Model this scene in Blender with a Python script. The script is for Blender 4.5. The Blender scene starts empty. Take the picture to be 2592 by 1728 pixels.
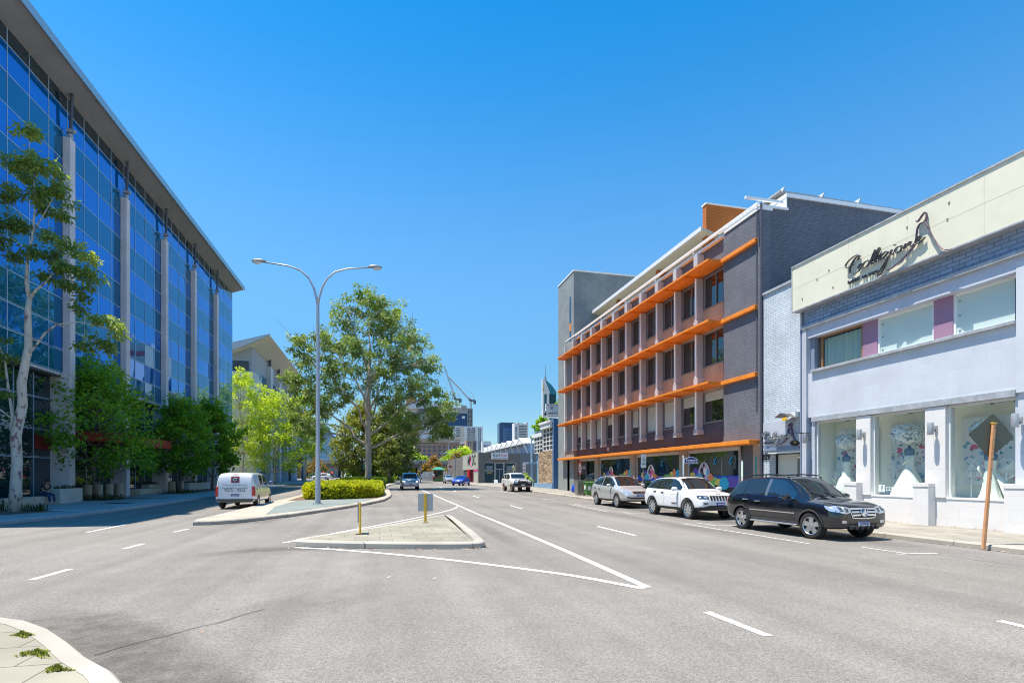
import bpy, bmesh, math, random
from mathutils import Vector, Matrix, noise
from mathutils.bvhtree import BVHTree
R=math.radians
rnd=random.Random(7)
SC=bpy.context.scene; COL=SC.collection
# ------------------------------------------------------------------ ground height
def gz(y): return 0.0 if y<25 else (0.008*(y-25) if y<175 else 1.2)
# ------------------------------------------------------------------ objects
def tag(o,label=None,cat=None,group=None,kind=None):
    if label: o['label']=label
    if cat: o['category']=cat
    if group: o['group']=group
    if kind: o['kind']=kind
    return o
def thing(name,label,cat,loc=(0,0,0),rz=0,group=None):
    o=bpy.data.objects.new(name,None); COL.objects.link(o); o.empty_display_size=.2
    o.location=loc; o.rotation_euler=(0,0,rz); return tag(o,label,cat,group)
def copy_tree(o,parent=None):
    c=o.copy(); COL.objects.link(c)
    if parent: c.parent=parent; c.matrix_parent_inverse=Matrix.Identity(4)
    for ch in list(o.children): copy_tree(ch,c)
    return c
class MB:
    def __init__(s): s.v=[]; s.f=[]; s.m=[]
    def add(s,vs,fs,mi=0):
        n=len(s.v); s.v+= [tuple(p) for p in vs]; s.f+=[tuple(i+n for i in f) for f in fs]; s.m+=[mi]*len(fs); return s
    def box(s,x0,x1,y0,y1,z0,z1,mi=0):
        if x0>x1:x0,x1=x1,x0
        if y0>y1:y0,y1=y1,y0
        if z0>z1:z0,z1=z1,z0
        v=[(x0,y0,z0),(x1,y0,z0),(x1,y1,z0),(x0,y1,z0),(x0,y0,z1),(x1,y0,z1),(x1,y1,z1),(x0,y1,z1)]
        return s.add(v,[(0,3,2,1),(4,5,6,7),(0,1,5,4),(1,2,6,5),(2,3,7,6),(3,0,4,7)],mi)
    def obox(s,c,sz,M=None,mi=0):
        a=[Vector((i*sz[0]/2,j*sz[1]/2,k*sz[2]/2)) for k in(-1,1) for j in(-1,1) for i in(-1,1)]
        if M is not None: a=[M@p for p in a]
        a=[p+Vector(c) for p in a]
        return s.add(a,[(0,2,3,1),(4,5,7,6),(0,1,5,4),(1,3,7,5),(3,2,6,7),(2,0,4,6)],mi)
    def quad(s,a,b,c,d,mi=0): return s.add([a,b,c,d],[(0,1,2,3)],mi)
    def poly(s,pts,mi=0): return s.add(pts,[tuple(range(len(pts)))],mi)
    def prism(s,pts,vec,mi=0):
        n=len(pts); w=Vector(vec); v=[Vector(p) for p in pts]; v+= [p+w for p in v]
        fs=[tuple(range(n))[::-1],tuple(range(n,2*n))]+[(i,(i+1)%n,(i+1)%n+n,i+n) for i in range(n)]
        return s.add(v,fs,mi)
    def tube(s,path,rad,n=8,mi=0,cap=True):
        P=[Vector(p) for p in path]; k=len(P)
        if not hasattr(rad,'__len__'): rad=[rad]*k
        vs=[]; up=None
        for i,p in enumerate(P):
            t=(P[min(i+1,k-1)]-P[max(i-1,0)])
            t=t.normalized() if t.length>1e-9 else Vector((0,0,1))
            if up is None:
                up=Vector((1,0,0)) if abs(t.x)<.9 else Vector((0,1,0))
            a=(up-t*up.dot(t)); a=a.normalized() if a.length>1e-6 else t.orthogonal().normalized()
            up=a; b=t.cross(a)
            for j in range(n):
                an=2*math.pi*j/n; vs.append(p+(a*math.cos(an)+b*math.sin(an))*rad[i])
        fs=[(i*n+j,i*n+(j+1)%n,(i+1)*n+(j+1)%n,(i+1)*n+j) for i in range(k-1) for j in range(n)]
        if cap: fs+=[tuple(range(n))[::-1],tuple((k-1)*n+j for j in range(n))]
        return s.add(vs,fs,mi)
    def cyl(s,p0,p1,r0,r1=None,n=12,mi=0): return s.tube([p0,p1],[r0,r0 if r1 is None else r1],n,mi)
    def lathe(s,prof,c=(0,0,0),axis='z',n=20,mi=0,cap=True):
        vs=[]
        for r,h in prof:
            for j in range(n):
                a=2*math.pi*j/n; x,y=r*math.cos(a),r*math.sin(a)
                q=(x,y,h) if axis=='z' else ((x,h,y) if axis=='y' else (h,x,y))
                vs.append((q[0]+c[0],q[1]+c[1],q[2]+c[2]))
        k=len(prof); fs=[(i*n+j,i*n+(j+1)%n,(i+1)*n+(j+1)%n,(i+1)*n+j) for i in range(k-1) for j in range(n)]
        if cap: fs+=[tuple(range(n))[::-1],tuple((k-1)*n+j for j in range(n))]
        return s.add(vs,fs,mi)
    def ball(s,c,r,n=10,m=6,mi=0):
        if not hasattr(r,'__len__'): r=(r,r,r)
        vs=[(c[0],c[1],c[2]-r[2])]
        for i in range(1,m):
            a=math.pi*i/m-math.pi/2
            for j in range(n):
                b=2*math.pi*j/n; vs.append((c[0]+r[0]*math.cos(a)*math.cos(b),c[1]+r[1]*math.cos(a)*math.sin(b),c[2]+r[2]*math.sin(a)))
        vs.append((c[0],c[1],c[2]+r[2])); L=len(vs)-1
        fs=[(0,1+(j+1)%n,1+j) for j in range(n)]
        fs+=[(1+i*n+j,1+i*n+(j+1)%n,1+(i+1)*n+(j+1)%n,1+(i+1)*n+j) for i in range(m-2) for j in range(n)]
        fs+=[(L,1+(m-2)*n+j,1+(m-2)*n+(j+1)%n) for j in range(n)]
        return s.add(vs,fs,mi)
    def xf(s,M):
        s.v=[tuple(M@Vector(p)) for p in s.v]; return s
    def bm(s,fix=True):
        b=bmesh.new(); vv=[b.verts.new(p) for p in s.v]
        for f,m in zip(s.f,s.m):
            try:
                q=b.faces.new([vv[i] for i in f]); q.material_index=m
            except ValueError: pass
        if fix: bmesh.ops.recalc_face_normals(b,faces=b.faces[:])
        return b
    def build(s,name,mat,parent=None,smooth=False,bevel=0,fix=True):
        return link(s.bm(fix),name,mat,parent,smooth,bevel)
def link(b,name,mat,parent=None,smooth=False,bevel=0):
    if bevel:
        es=[e for e in b.edges if len(e.link_faces)==2 and e.calc_face_angle(0)>.5]
        bmesh.ops.bevel(b,geom=es,offset=bevel,segments=2 if bevel>.02 else 1,affect='EDGES',profile=.5,clamp_overlap=True)
    me=bpy.data.meshes.new(name); b.to_mesh(me); b.free()
    for m in (mat if isinstance(mat,(list,tuple)) else [mat]): me.materials.append(m)
    if smooth:
        for p in me.polygons: p.use_smooth=True
        if smooth!=True:
            try: me.set_sharp_from_angle(angle=smooth)
            except Exception: pass
    o=bpy.data.objects.new(name,me); COL.objects.link(o)
    if parent: o.parent=parent
    return o
def mesh_of(o):
    dg=bpy.context.evaluated_depsgraph_get(); dg.update()
    return bpy.data.meshes.new_from_object(o.evaluated_get(dg),depsgraph=dg)
# text: flat letters, local x=reading direction, y=up, centred
def text_mesh(txt,size,depth=.01,align='CENTER',shear=0,bold=0,width=None):
    cu=bpy.data.curves.new('lettering','FONT'); cu.body=txt; cu.size=size; cu.extrude=depth/2; cu.align_x=align; cu.align_y='CENTER'; cu.shear=shear; cu.offset=bold; cu.resolution_u=3
    o=bpy.data.objects.new('lettering',cu); COL.objects.link(o); me=mesh_of(o); bpy.data.objects.remove(o); 
    if width:
        xs=[v.co.x for v in me.vertices]
        if xs:
            k=width/(max(xs)-min(xs))
            for v in me.vertices: v.co.x*=k
    return me
def text(name,txt,size,M,mat,parent=None,**k):
    me=text_mesh(txt,size,**k); me.transform(M); me.materials.clear(); me.materials.append(mat); me.name=name
    o=bpy.data.objects.new(name,me); COL.objects.link(o)
    if parent: o.parent=parent
    return o
def frame(o,x,y,z=None):
    """matrix with columns x (reading direction), y (up), normal"""
    x=Vector(x).normalized(); y=Vector(y).normalized(); z=x.cross(y)
    return Matrix(((x.x,y.x,z.x,o[0]),(x.y,y.y,z.y,o[1]),(x.z,y.z,z.z,o[2]),(0,0,0,1)))
def faceW(x,y,z): return frame((x,y,z),(0,-1,0),(0,0,1))   # on a wall facing -X, read from the street
def faceS(x,y,z): return frame((x,y,z),(1,0,0),(0,0,1))    # on a wall facing -Y
# ------------------------------------------------------------------ materials
MATS={}
def mat(name,col,rough=.7,metal=0,noise_=0.0,nscale=8,bump=0,bscale=60,spec=.5,emit=None,coat=0,alpha=1,stain=0,sscale=.6):
    if name in MATS: return MATS[name]
    m=bpy.data.materials.new(name); m.use_nodes=True; nt=m.node_tree; N=nt.nodes; L=nt.links; b=N['Principled BSDF']
    c=(*col,1); b.inputs['Base Color'].default_value=c; b.inputs['Roughness'].default_value=rough; b.inputs['Metallic'].default_value=metal
    b.inputs['Specular IOR Level'].default_value=spec
    if coat: b.inputs['Coat Weight'].default_value=coat; b.inputs['Coat Roughness'].default_value=.03
    if emit: b.inputs['Emission Color'].default_value=(*emit[:3],1); b.inputs['Emission Strength'].default_value=emit[3]
    tc=None
    if noise_ or stain or bump:
        tc=N.new('ShaderNodeTexCoord')
    src=None
    if noise_:
        n=N.new('ShaderNodeTexNoise'); n.inputs['Scale'].default_value=nscale; n.inputs['Detail'].default_value=6; L.new(tc.outputs['Object'],n.inputs['Vector'])
        r=N.new('ShaderNodeMapRange'); r.inputs[1].default_value=.3; r.inputs[2].default_value=.7; r.inputs[3].default_value=1-noise_; r.inputs[4].default_value=1+noise_; L.new(n.outputs['Fac'],r.inputs[0])
        src=mulc(nt,c,r.outputs[0])
    if stain:
        n=N.new('ShaderNodeTexNoise'); n.inputs['Scale'].default_value=sscale; n.inputs['Detail'].default_value=5; L.new(tc.outputs['Object'],n.inputs['Vector'])
        r=N.new('ShaderNodeMapRange'); r.inputs[1].default_value=.35; r.inputs[2].default_value=.65; r.inputs[3].default_value=1-stain; r.inputs[4].default_value=1+stain*.5; L.new(n.outputs['Fac'],r.inputs[0])
        src=mulc(nt,src or c,r.outputs[0])
    if src: L.new(src,b.inputs['Base Color'])
    if bump:
        n=N.new('ShaderNodeTexNoise'); n.inputs['Scale'].default_value=bscale; n.inputs['Detail'].default_value=4; L.new(tc.outputs['Object'],n.inputs['Vector'])
        u=N.new('ShaderNodeBump'); u.inputs['Strength'].default_value=bump; u.inputs['Distance'].default_value=.02; L.new(n.outputs['Fac'],u.inputs['Height']); L.new(u.outputs[0],b.inputs['Normal'])
    MATS[name]=m; return m
def mulc(nt,a,f):
    x=nt.nodes.new('ShaderNodeMix'); x.data_type='RGBA'; x.blend_type='MULTIPLY'; x.inputs[0].default_value=1
    if isinstance(a,tuple): x.inputs[6].default_value=a
    else: nt.links.new(a,x.inputs[6])
    nt.links.new(f,x.inputs[7]); return x.outputs[2]
def brick(name,col,mortar,bw=.29,bh=.086,msize=.009,var=.1,rough=.8,axis='yz',bumpy=.6,offset=.5,smooth=.1,spec=.4,stain=.12):
    """brick pattern laid in the wall plane, metres"""
    if name in MATS: return MATS[name]
    m=bpy.data.materials.new(name); m.use_nodes=True; nt=m.node_tree; N=nt.nodes; L=nt.links; b=N['Principled BSDF']
    tc=N.new('ShaderNodeTexCoord'); sp=N.new('ShaderNodeSeparateXYZ'); L.new(tc.outputs['Object'],sp.inputs[0])
    cb=N.new('ShaderNodeCombineXYZ')
    if axis=='auto':
        ad=N.new('ShaderNodeMath'); ad.operation='ADD'; L.new(sp.outputs[0],ad.inputs[0]); L.new(sp.outputs[1],ad.inputs[1]); L.new(ad.outputs[0],cb.inputs[0]); L.new(sp.outputs[2],cb.inputs[1])
    else:
        L.new(sp.outputs['xyz'.index(axis[0])],cb.inputs[0]); L.new(sp.outputs['xyz'.index(axis[1])],cb.inputs[1])
    t=N.new('ShaderNodeTexBrick'); t.offset=offset; t.inputs['Scale'].default_value=1; t.inputs['Brick Width'].default_value=bw; t.inputs['Row Height'].default_value=bh
    t.inputs['Mortar Size'].default_value=msize; t.inputs['Mortar Smooth'].default_value=smooth; t.inputs['Bias'].default_value=0
    L.new(cb.outputs[0],t.inputs['Vector'])
    t.inputs['Color1'].default_value=(*[c*(1-var) for c in col],1); t.inputs['Color2'].default_value=(*[min(1,c*(1+var)) for c in col],1); t.inputs['Mortar'].default_value=(*mortar,1)
    src=t.outputs['Color']
    n=N.new('ShaderNodeTexNoise'); n.inputs['Scale'].default_value=.7; n.inputs['Detail'].default_value=6; L.new(tc.outputs['Object'],n.inputs['Vector'])
    r=N.new('ShaderNodeMapRange'); r.inputs[1].default_value=.35; r.inputs[2].default_value=.65; r.inputs[3].default_value=1-stain; r.inputs[4].default_value=1+stain*.6; L.new(n.outputs['Fac'],r.inputs[0])
    L.new(mulc(nt,src,r.outputs[0]),b.inputs['Base Color']); b.inputs['Roughness'].default_value=rough; b.inputs['Specular IOR Level'].default_value=spec
    u=N.new('ShaderNodeBump'); u.inputs['Strength'].default_value=bumpy; u.inputs['Distance'].default_value=.012; u.invert=True; L.new(t.outputs['Fac'],u.inputs['Height']); L.new(u.outputs[0],b.inputs['Normal'])
    MATS[name]=m; return m
def leafmat(name,c1,c2,c3,trans=.35):
    if name in MATS: return MATS[name]
    m=bpy.data.materials.new(name); m.use_nodes=True; nt=m.node_tree; N=nt.nodes; L=nt.links
    b=N['Principled BSDF']; b.inputs['Roughness'].default_value=.42; b.inputs['Specular IOR Level'].default_value=.45
    at=N.new('ShaderNodeAttribute'); at.attribute_name='tint'
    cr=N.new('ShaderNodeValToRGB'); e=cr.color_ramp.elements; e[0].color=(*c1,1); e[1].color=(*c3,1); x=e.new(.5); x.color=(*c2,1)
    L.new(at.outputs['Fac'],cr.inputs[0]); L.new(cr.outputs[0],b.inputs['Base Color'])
    t=N.new('ShaderNodeBsdfTranslucent'); g=N.new('ShaderNodeMix'); g.data_type='RGBA'; g.blend_type='MULTIPLY'; g.inputs[0].default_value=1; g.inputs[7].default_value=(1.5,1.5,.7,1); L.new(cr.outputs[0],g.inputs[6]); L.new(g.outputs[2],t.inputs[0])
    mx=N.new('ShaderNodeMixShader'); mx.inputs[0].default_value=trans; L.new(b.outputs[0],mx.inputs[1]); L.new(t.outputs[0],mx.inputs[2]); L.new(mx.outputs[0],N['Material Output'].inputs[0])
    MATS[name]=m; return m
def glassmat(name,base,rough=.03,metal=.0,spec=.8,ior=1.6,wave=0):
    m=mat(name,base,rough,metal,spec=spec); b=m.node_tree.nodes['Principled BSDF']; b.inputs['IOR'].default_value=ior
    if wave:
        nt=m.node_tree; N=nt.nodes; L=nt.links; tc=N.new('ShaderNodeTexCoord'); n=N.new('ShaderNodeTexNoise'); n.inputs['Scale'].default_value=.55; n.inputs['Detail'].default_value=1; L.new(tc.outputs['Object'],n.inputs['Vector'])
        u=N.new('ShaderNodeBump'); u.inputs['Strength'].default_value=wave; u.inputs['Distance'].default_value=.05; L.new(n.outputs['Fac'],u.inputs['Height']); L.new(u.outputs[0],b.inputs['Normal'])
    return m
def clearglass(name,tint=(.85,.95,.92),refl=.06):
    """shop window pane: lets the display behind show, mirrors a little"""
    if name in MATS: return MATS[name]
    m=bpy.data.materials.new(name); m.use_nodes=True; nt=m.node_tree; N=nt.nodes; L=nt.links
    N.remove(N['Principled BSDF']); t=N.new('ShaderNodeBsdfTransparent'); t.inputs[0].default_value=(*tint,1)
    g=N.new('ShaderNodeBsdfGlossy'); g.inputs['Roughness'].default_value=.01
    lw=N.new('ShaderNodeLayerWeight'); pw=N.new('ShaderNodeMath'); pw.operation='POWER'; pw.inputs[1].default_value=4.5; L.new(lw.outputs['Facing'],pw.inputs[0]); fr=N.new('ShaderNodeMapRange'); fr.inputs[3].default_value=refl; fr.inputs[4].default_value=.75; L.new(pw.outputs[0],fr.inputs[0])
    mx=N.new('ShaderNodeMixShader'); L.new(fr.outputs[0],mx.inputs[0]); L.new(t.outputs[0],mx.inputs[1]); L.new(g.outputs[0],mx.inputs[2]); L.new(mx.outputs[0],N['Material Output'].inputs[0])
    MATS[name]=m; return m
# ------------------------------------------------------------------ 2-D polygons laid on the ground
def area2(p): return sum(p[i][0]*p[(i+1)%len(p)][1]-p[(i+1)%len(p)][0]*p[i][1] for i in range(len(p)))
def ccw(p): return list(p) if area2(p)>0 else list(p)[::-1]
def inset(p,d):
    n=len(p); out=[]
    for i in range(n):
        a,b,c=Vector(p[i-1]),Vector(p[i]),Vector(p[(i+1)%n])
        e1=(b-a).normalized(); e2=(c-b).normalized(); n1=Vector((-e1.y,e1.x)); n2=Vector((-e2.y,e2.x))
        k=(n1+n2); k=k/max(.35,k.dot(n1)) if k.length>1e-6 else n1
        q=b+k*d; out.append((q.x,q.y))
    return out
def smooth2(p,it=2,closed=True):
    for _ in range(it):
        q=[]; n=len(p)
        for i in range(n if closed else n-1):
            a,b=p[i],p[(i+1)%n]; q+=[(a[0]*.75+b[0]*.25,a[1]*.75+b[1]*.25),(a[0]*.25+b[0]*.75,a[1]*.25+b[1]*.75)]
        p=q if closed else [p[0]]+q+[p[-1]]
    return p
def drape(b,h=0):
    for y in (25,175):
        bmesh.ops.bisect_plane(b,geom=b.verts[:]+b.edges[:]+b.faces[:],plane_co=(0,y,0),plane_no=(0,1,0))
    for v in b.verts: v.co.z+=gz(v.co.y)+h
    return b
def flat(name,polys,h,m,kind='structure',parent=None):
    mb=MB()
    for p in polys: mb.poly([(x,y,0) for x,y in ccw(p)])
    o=link(drape(mb.bm(False),h),name,m,parent); 
    if kind: o['kind']=kind
    return o
def slab(name,poly,h,m,kw=.3,km=None,kname='kerb',base=0):
    """raised paving with a kerb round it"""
    p=ccw(poly); q=inset(p,kw); s=inset(p,.035); n=len(p)
    flat(name,[q],h,m)
    mb=MB()
    for i in range(n):
        j=(i+1)%n
        mb.quad((*p[i],base),(*p[j],base),(*p[j],h-.03),(*p[i],h-.03)); mb.quad((*p[i],h-.03),(*p[j],h-.03),(*s[j],h+.004),(*s[i],h+.004)); mb.quad((*s[i],h+.004),(*s[j],h+.004),(*q[j],h+.004),(*q[i],h+.004))
    o=link(drape(mb.bm(False)),kname,km); o['kind']='structure'
    return o
# ------------------------------------------------------------------ the photograph's viewpoint: pixel of the 2352-wide picture -> point at a chosen distance Y
FPX,HYP,CAMH=1230.,1093.,1.78; YAW=math.atan((1176-872)/FPX); _s,_c=math.sin(YAW),math.cos(YAW)
def at(px,py,Y):
    u=(px-1176)/FPX; v=(HYP-py)/FPX; d=(_c*u+_s,-_s*u+_c,v); t=Y/d[1]; return Vector((t*d[0],Y,CAMH+t*d[2]))
def ats(x0,y0,w,iw):
    k=w/iw; return lambda x,y,Y: at((x0+x*k)*.907407,(y0+y*k)*.907407,Y)
# ================================================================== SETTING
def asphalt(name,col,grain=.16,patch=.07,dark=1):
    m=bpy.data.materials.new(name); m.use_nodes=True; nt=m.node_tree; N=nt.nodes; L=nt.links; b=N['Principled BSDF']; tc=N.new('ShaderNodeTexCoord')
    def nz(sc,det,lo,hi,a,c,vec=None):
        n=N.new('ShaderNodeTexNoise'); n.inputs['Scale'].default_value=sc; n.inputs['Detail'].default_value=det; L.new(vec or tc.outputs['Object'],n.inputs['Vector'])
        r=N.new('ShaderNodeMapRange'); r.inputs[1].default_value=lo; r.inputs[2].default_value=hi; r.inputs[3].default_value=a; r.inputs[4].default_value=c; L.new(n.outputs['Fac'],r.inputs[0]); return r.outputs[0],n
    o1,n1=nz(85,3,.35,.65,1-grain*1.6,1+grain*1.6); o0,_=nz(28,2,.35,.65,1-grain*.6,1+grain*.6); o2,_=nz(1.6,7,.3,.7,1-patch*.9,1+patch*.9); 
    mp=N.new('ShaderNodeMapping'); mp.inputs['Scale'].default_value=(1.3,.03,1); L.new(tc.outputs['Object'],mp.inputs[0]); o3,_=nz(1,4,.35,.65,.88,1.08,mp.outputs[0])
    o4,_=nz(.16,3,.4,.62,.9,1.05)
    c=mulc(nt,(*col,1),o1)
    for o in (o0,o2,o3,o4): c=mulc(nt,c,o)
    # pale and dark stones in the chip seal
    v=N.new('ShaderNodeTexVoronoi'); v.inputs['Scale'].default_value=55; L.new(tc.outputs['Object'],v.inputs['Vector']); r=N.new('ShaderNodeMapRange'); r.inputs[1].default_value=0; r.inputs[2].default_value=1; r.inputs[3].default_value=.78; r.inputs[4].default_value=1.22
    sp=N.new('ShaderNodeSeparateColor'); L.new(v.outputs['Color'],sp.inputs[0]); L.new(sp.outputs[0],r.inputs[0]); c=mulc(nt,c,r.outputs[0])
    L.new(c,b.inputs['Base Color']); b.inputs['Roughness'].default_value=.85; b.inputs['Specular IOR Level'].default_value=.3
    u=N.new('ShaderNodeBump'); u.inputs['Strength'].default_value=.5; u.inputs['Distance'].default_value=.008; L.new(n1.outputs['Fac'],u.inputs['Height']); L.new(u.outputs[0],b.inputs['Normal'])
    return m
M_ROAD=asphalt('chip_seal_asphalt',(.222,.204,.18)); M_OLD=None
M_LAY=asphalt('parking_lane_asphalt',(.2,.185,.168),.18)
M_PAVE=brick('pale_paving_slabs',(.31,.285,.24),(.16,.145,.12),.42,.42,.008,.1,axis='xy',bumpy=.4,stain=.2)
M_GRAV=brick('exposed_aggregate_slabs',(.3,.275,.21),(.14,.125,.1),.62,.62,.009,.07,axis='xy',bumpy=.3,stain=.22)
M_KERB=brick('kerb_concrete',(.41,.37,.31),(.17,.15,.13),1.9,60,.012,.05,axis='auto',offset=0,stain=.2)
M_LKERB=mat('grey_kerb_concrete',(.38,.38,.38),.85,noise_=.12,nscale=10,bump=.2)
M_LPAVE=brick('grey_blue_pavers',(.36,.36,.35),(.26,.26,.26),.8,.8,.008,.06,axis='xy',bumpy=.2)
M_RED=brick('red_brick_paving',(.3,.13,.11),(.2,.14,.12),.22,.11,.006,.15,axis='xy')
M_SLATE=mat('green_grey_concrete',(.2,.235,.215),.85,noise_=.16,nscale=18,stain=.12,bump=.3,bscale=50)
M_BRICKSTRIP=brick('sandy_brick_strip',(.48,.41,.32),(.38,.32,.26),.22,.11,.006,.1,axis='xy')
M_LINE=mat('road_paint_white',(.8,.79,.77),.7,noise_=.12,nscale=25,stain=.06,sscale=4)
qn_=M_LINE.node_tree.nodes; ql_=M_LINE.node_tree.links; qt_=qn_.new('ShaderNodeTexNoise'); qt_.inputs['Scale'].default_value=38; qt_.inputs['Detail'].default_value=5; qc_=qn_.new('ShaderNodeTexCoord'); ql_.new(qc_.outputs['Object'],qt_.inputs['Vector']); qr_=qn_.new('ShaderNodeMapRange'); qr_.inputs[1].default_value=.36; qr_.inputs[2].default_value=.44; ql_.new(qt_.outputs['Fac'],qr_.inputs[0]); ql_.new(qr_.outputs[0],qn_['Principled BSDF'].inputs['Alpha'])
M_SOIL=mat('garden_soil',(.16,.1,.065),.95,noise_=.3,nscale=20,bump=.6,bscale=20)
M_LAND=mat('dry_ground',(.24,.23,.2),.95,noise_=.15,nscale=.2)
b=MB(); b.quad((-4000,-400,0),(4000,-400,0),(4000,6000,0),(-4000,6000,0)); o=link(drape(b.bm(False),-.03),'ground',M_LAND); o['kind']='structure'
flat('road',[[(-60,-40),(60,-40),(60,205),(-60,205)]],0,M_ROAD)
flat('parking_lane',[[(12.25,6.0),(14.3,5.5),(14.3,70),(15.2,76),(12.6,76),(12.25,48)]],.004,M_LAY)
# right pavement
KR=[(14.25,-30),(14.2,4),(14.15,14),(14.25,30),(14.5,45),(14.8,58),(14.6,66),(14.55,72),(14.9,77),(16.2,80.3),(60,81.5),(60,130),(13.3,130),(13.1,84),(18.3,83.2),(18.4,81.9)]
KR=[(14.25,-30),(14.2,4),(14.15,14),(14.25,30),(14.5,45),(14.7,58),(14.6,68),(13.6,75),(13.0,82),(13.0,130),(60,130),(60,-30)]
slab('pavement',KR,.14,M_PAVE,.24,M_KERB)
# left pavement
KL=[(-60,-8),(-30,6),(-18,17),(-14.6,20.5),(-13.45,23.4),(-12.9,26.5),(-12.6,30),(-12.4,35),(-12.3,46),(-12.2,60),(-12.25,79),(-12.6,82),(-14,84),(-60,86)]
slab('pavement',KL,.14,M_LPAVE,.26,M_LKERB)
slab('pavement',[(-12.4,87),(-12.2,96),(-12.2,126),(-60,126),(-60,87)],.14,M_LPAVE,.26,M_LKERB)
flat('paving_band',[[(-17.4,27.2),(-15.0,27.4),(-13.9,29.1),(-16.6,29.5),(-19,29)]],.146,M_RED); flat('paving_band',[[(-17.9,41.2),(-14.3,41.4),(-14.3,42.2),(-17.9,42.3)]],.146,M_RED)
flat('drain_cover',[[(-15.3,34.8),(-14.0,34.8),(-14.0,36.0),(-15.3,36.0)]],.147,mat('iron_grate',(.06,.035,.04),.6))
M_WALKL=mat('pale_paving_band',(.5,.5,.5),.85,noise_=.1,nscale=12)
flat('paving_band',[[(-15.1,29.3),(-13.5,29.0),(-13.2,29.7),(-14.8,30.0)]],.15,M_WALKL); flat('paving_band',[[(-17.6,38.3),(-13.3,38.1),(-13.3,38.5),(-17.6,38.75)]],.15,M_WALKL); flat('paving_band',[[(-13.4,31.5),(-13.1,31.5),(-13.0,44),(-13.3,44)]],.15,M_WALKL)
flat('garden_bed',[[(-19,26.5),(-15.2,27.2),(-15.2,30.2),(-18.8,30.6)]],.155,M_SOIL); flat('garden_bed',[[(-18.8,38.9),(-16.6,38.9),(-16.2,41.0),(-18.8,41.4)]],.155,M_SOIL); flat('garden_bed',[[(-17.6,49),(-15.6,49),(-15.6,62),(-17.6,62)]],.155,M_SOIL)
# small triangular island
ISL=smooth2([(-2.2,14.75),(-1.95,14.33),(-.04,13.5),(1.9,12.97),(2.45,12.98),(2.66,13.45),(2.95,22.3),(2.8,22.75),(2.45,22.65),(.75,19.3),(-.45,17.3),(-1.75,15.5)],2)
slab('traffic_island',ISL,.15,M_GRAV,.26,M_KERB)
# median with hedge, street lamp and tree
MED=[(-6.55,21.55),(-5.96,21.55),(-5.09,22.3),(-3.96,24.5),(-2.37,28.3),(-.77,32.7),(.27,36.7),(.8,41.5),(.95,46),(.95,60),(.95,72),(1.6,80),(3.0,89),(3.0,104),(-5.6,104),(-5.7,75),(-5.9,50),(-6.2,40),(-6.45,35),(-6.6,29),(-6.75,22.6)]
slab('median_island',MED,.15,M_BRICKSTRIP,.32,M_KERB)
flat('median_paving',[[(-4.7,24.6),(-3.2,27.6),(-1.75,31.5),(-.7,35.2),(-.35,37.6),(-5.1,36.6),(-5.3,30)]],.156,M_SLATE)
flat('hedge_soil',[[(-5.6,36.2),(-.2,37.8),(.35,42),(.45,103),(-5.2,103),(-5.5,60)]],.16,M_SOIL)
# near-left corner with a kerb
CI=[(-9,8.6),(-5.6,7.95),(-4.37,7.62),(-3.95,7.35),(-3.5,6.9),(-3.04,6.32),(-2.62,5.75),(-2.23,5.3),(-1.7,4.5),(-1.3,3.5),(-1.2,-10),(-9,-10)]
slab('corner_pavement',CI,.12,M_GRAV,.2,M_KERB)
# dark worn patches of bitumen
M_STAIN=bpy.data.materials.new('oily_stain'); M_STAIN.use_nodes=True; nt=M_STAIN.node_tree; N=nt.nodes; L=nt.links; b=N['Principled BSDF']; b.inputs['Base Color'].default_value=(.075,.06,.052,1); b.inputs['Roughness'].default_value=.85
tc=N.new('ShaderNodeTexCoord'); at_=N.new('ShaderNodeAttribute'); at_.attribute_name='fade'; n1=N.new('ShaderNodeTexNoise'); n1.inputs['Scale'].default_value=3.5; n1.inputs['Detail'].default_value=7; L.new(tc.outputs['Object'],n1.inputs['Vector']); r1=N.new('ShaderNodeMapRange'); r1.inputs[1].default_value=.3; r1.inputs[2].default_value=.7; r1.inputs[3].default_value=.35; r1.inputs[4].default_value=1.1; L.new(n1.outputs['Fac'],r1.inputs[0]); mm=N.new('ShaderNodeMath'); mm.operation='MULTIPLY'; L.new(r1.outputs[0],mm.inputs[0]); L.new(at_.outputs['Fac'],mm.inputs[1]); tr=N.new('ShaderNodeBsdfTransparent'); mx=N.new('ShaderNodeMixShader'); L.new(mm.outputs[0],mx.inputs[0]); L.new(tr.outputs[0],mx.inputs[1]); L.new(b.outputs[0],mx.inputs[2]); L.new(mx.outputs[0],N['Material Output'].inputs[0])
def stain(path,w,k,h=.003):
    vs,fs,fd=[],[],[]; n=len(path); cols=[-1,-.6,-.25,.25,.6,1]
    for i,p in enumerate(path):
        a=Vector(path[max(i-1,0)]); b2=Vector(path[min(i+1,n-1)]); d=(b2-a).normalized(); q=Vector((-d.y,d.x))
        for c in cols: x=Vector(p)+q*w*c; vs.append((x.x,x.y,gz(x.y)+h)); fd.append(0 if abs(c)==1 or i in(0,n-1) else k*(1-abs(c)**2))
    m=len(cols); fs=[(i*m+j,i*m+j+1,(i+1)*m+j+1,(i+1)*m+j) for i in range(n-1) for j in range(m-1)]
    me=bpy.data.meshes.new('road_stain'); me.from_pydata(vs,[],fs); a=me.attributes.new('fade','FLOAT','POINT'); a.data.foreach_set('value',fd); me.materials.append(M_STAIN); o=bpy.data.objects.new('road_stain',me); COL.objects.link(o); o['kind']='structure'
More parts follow.
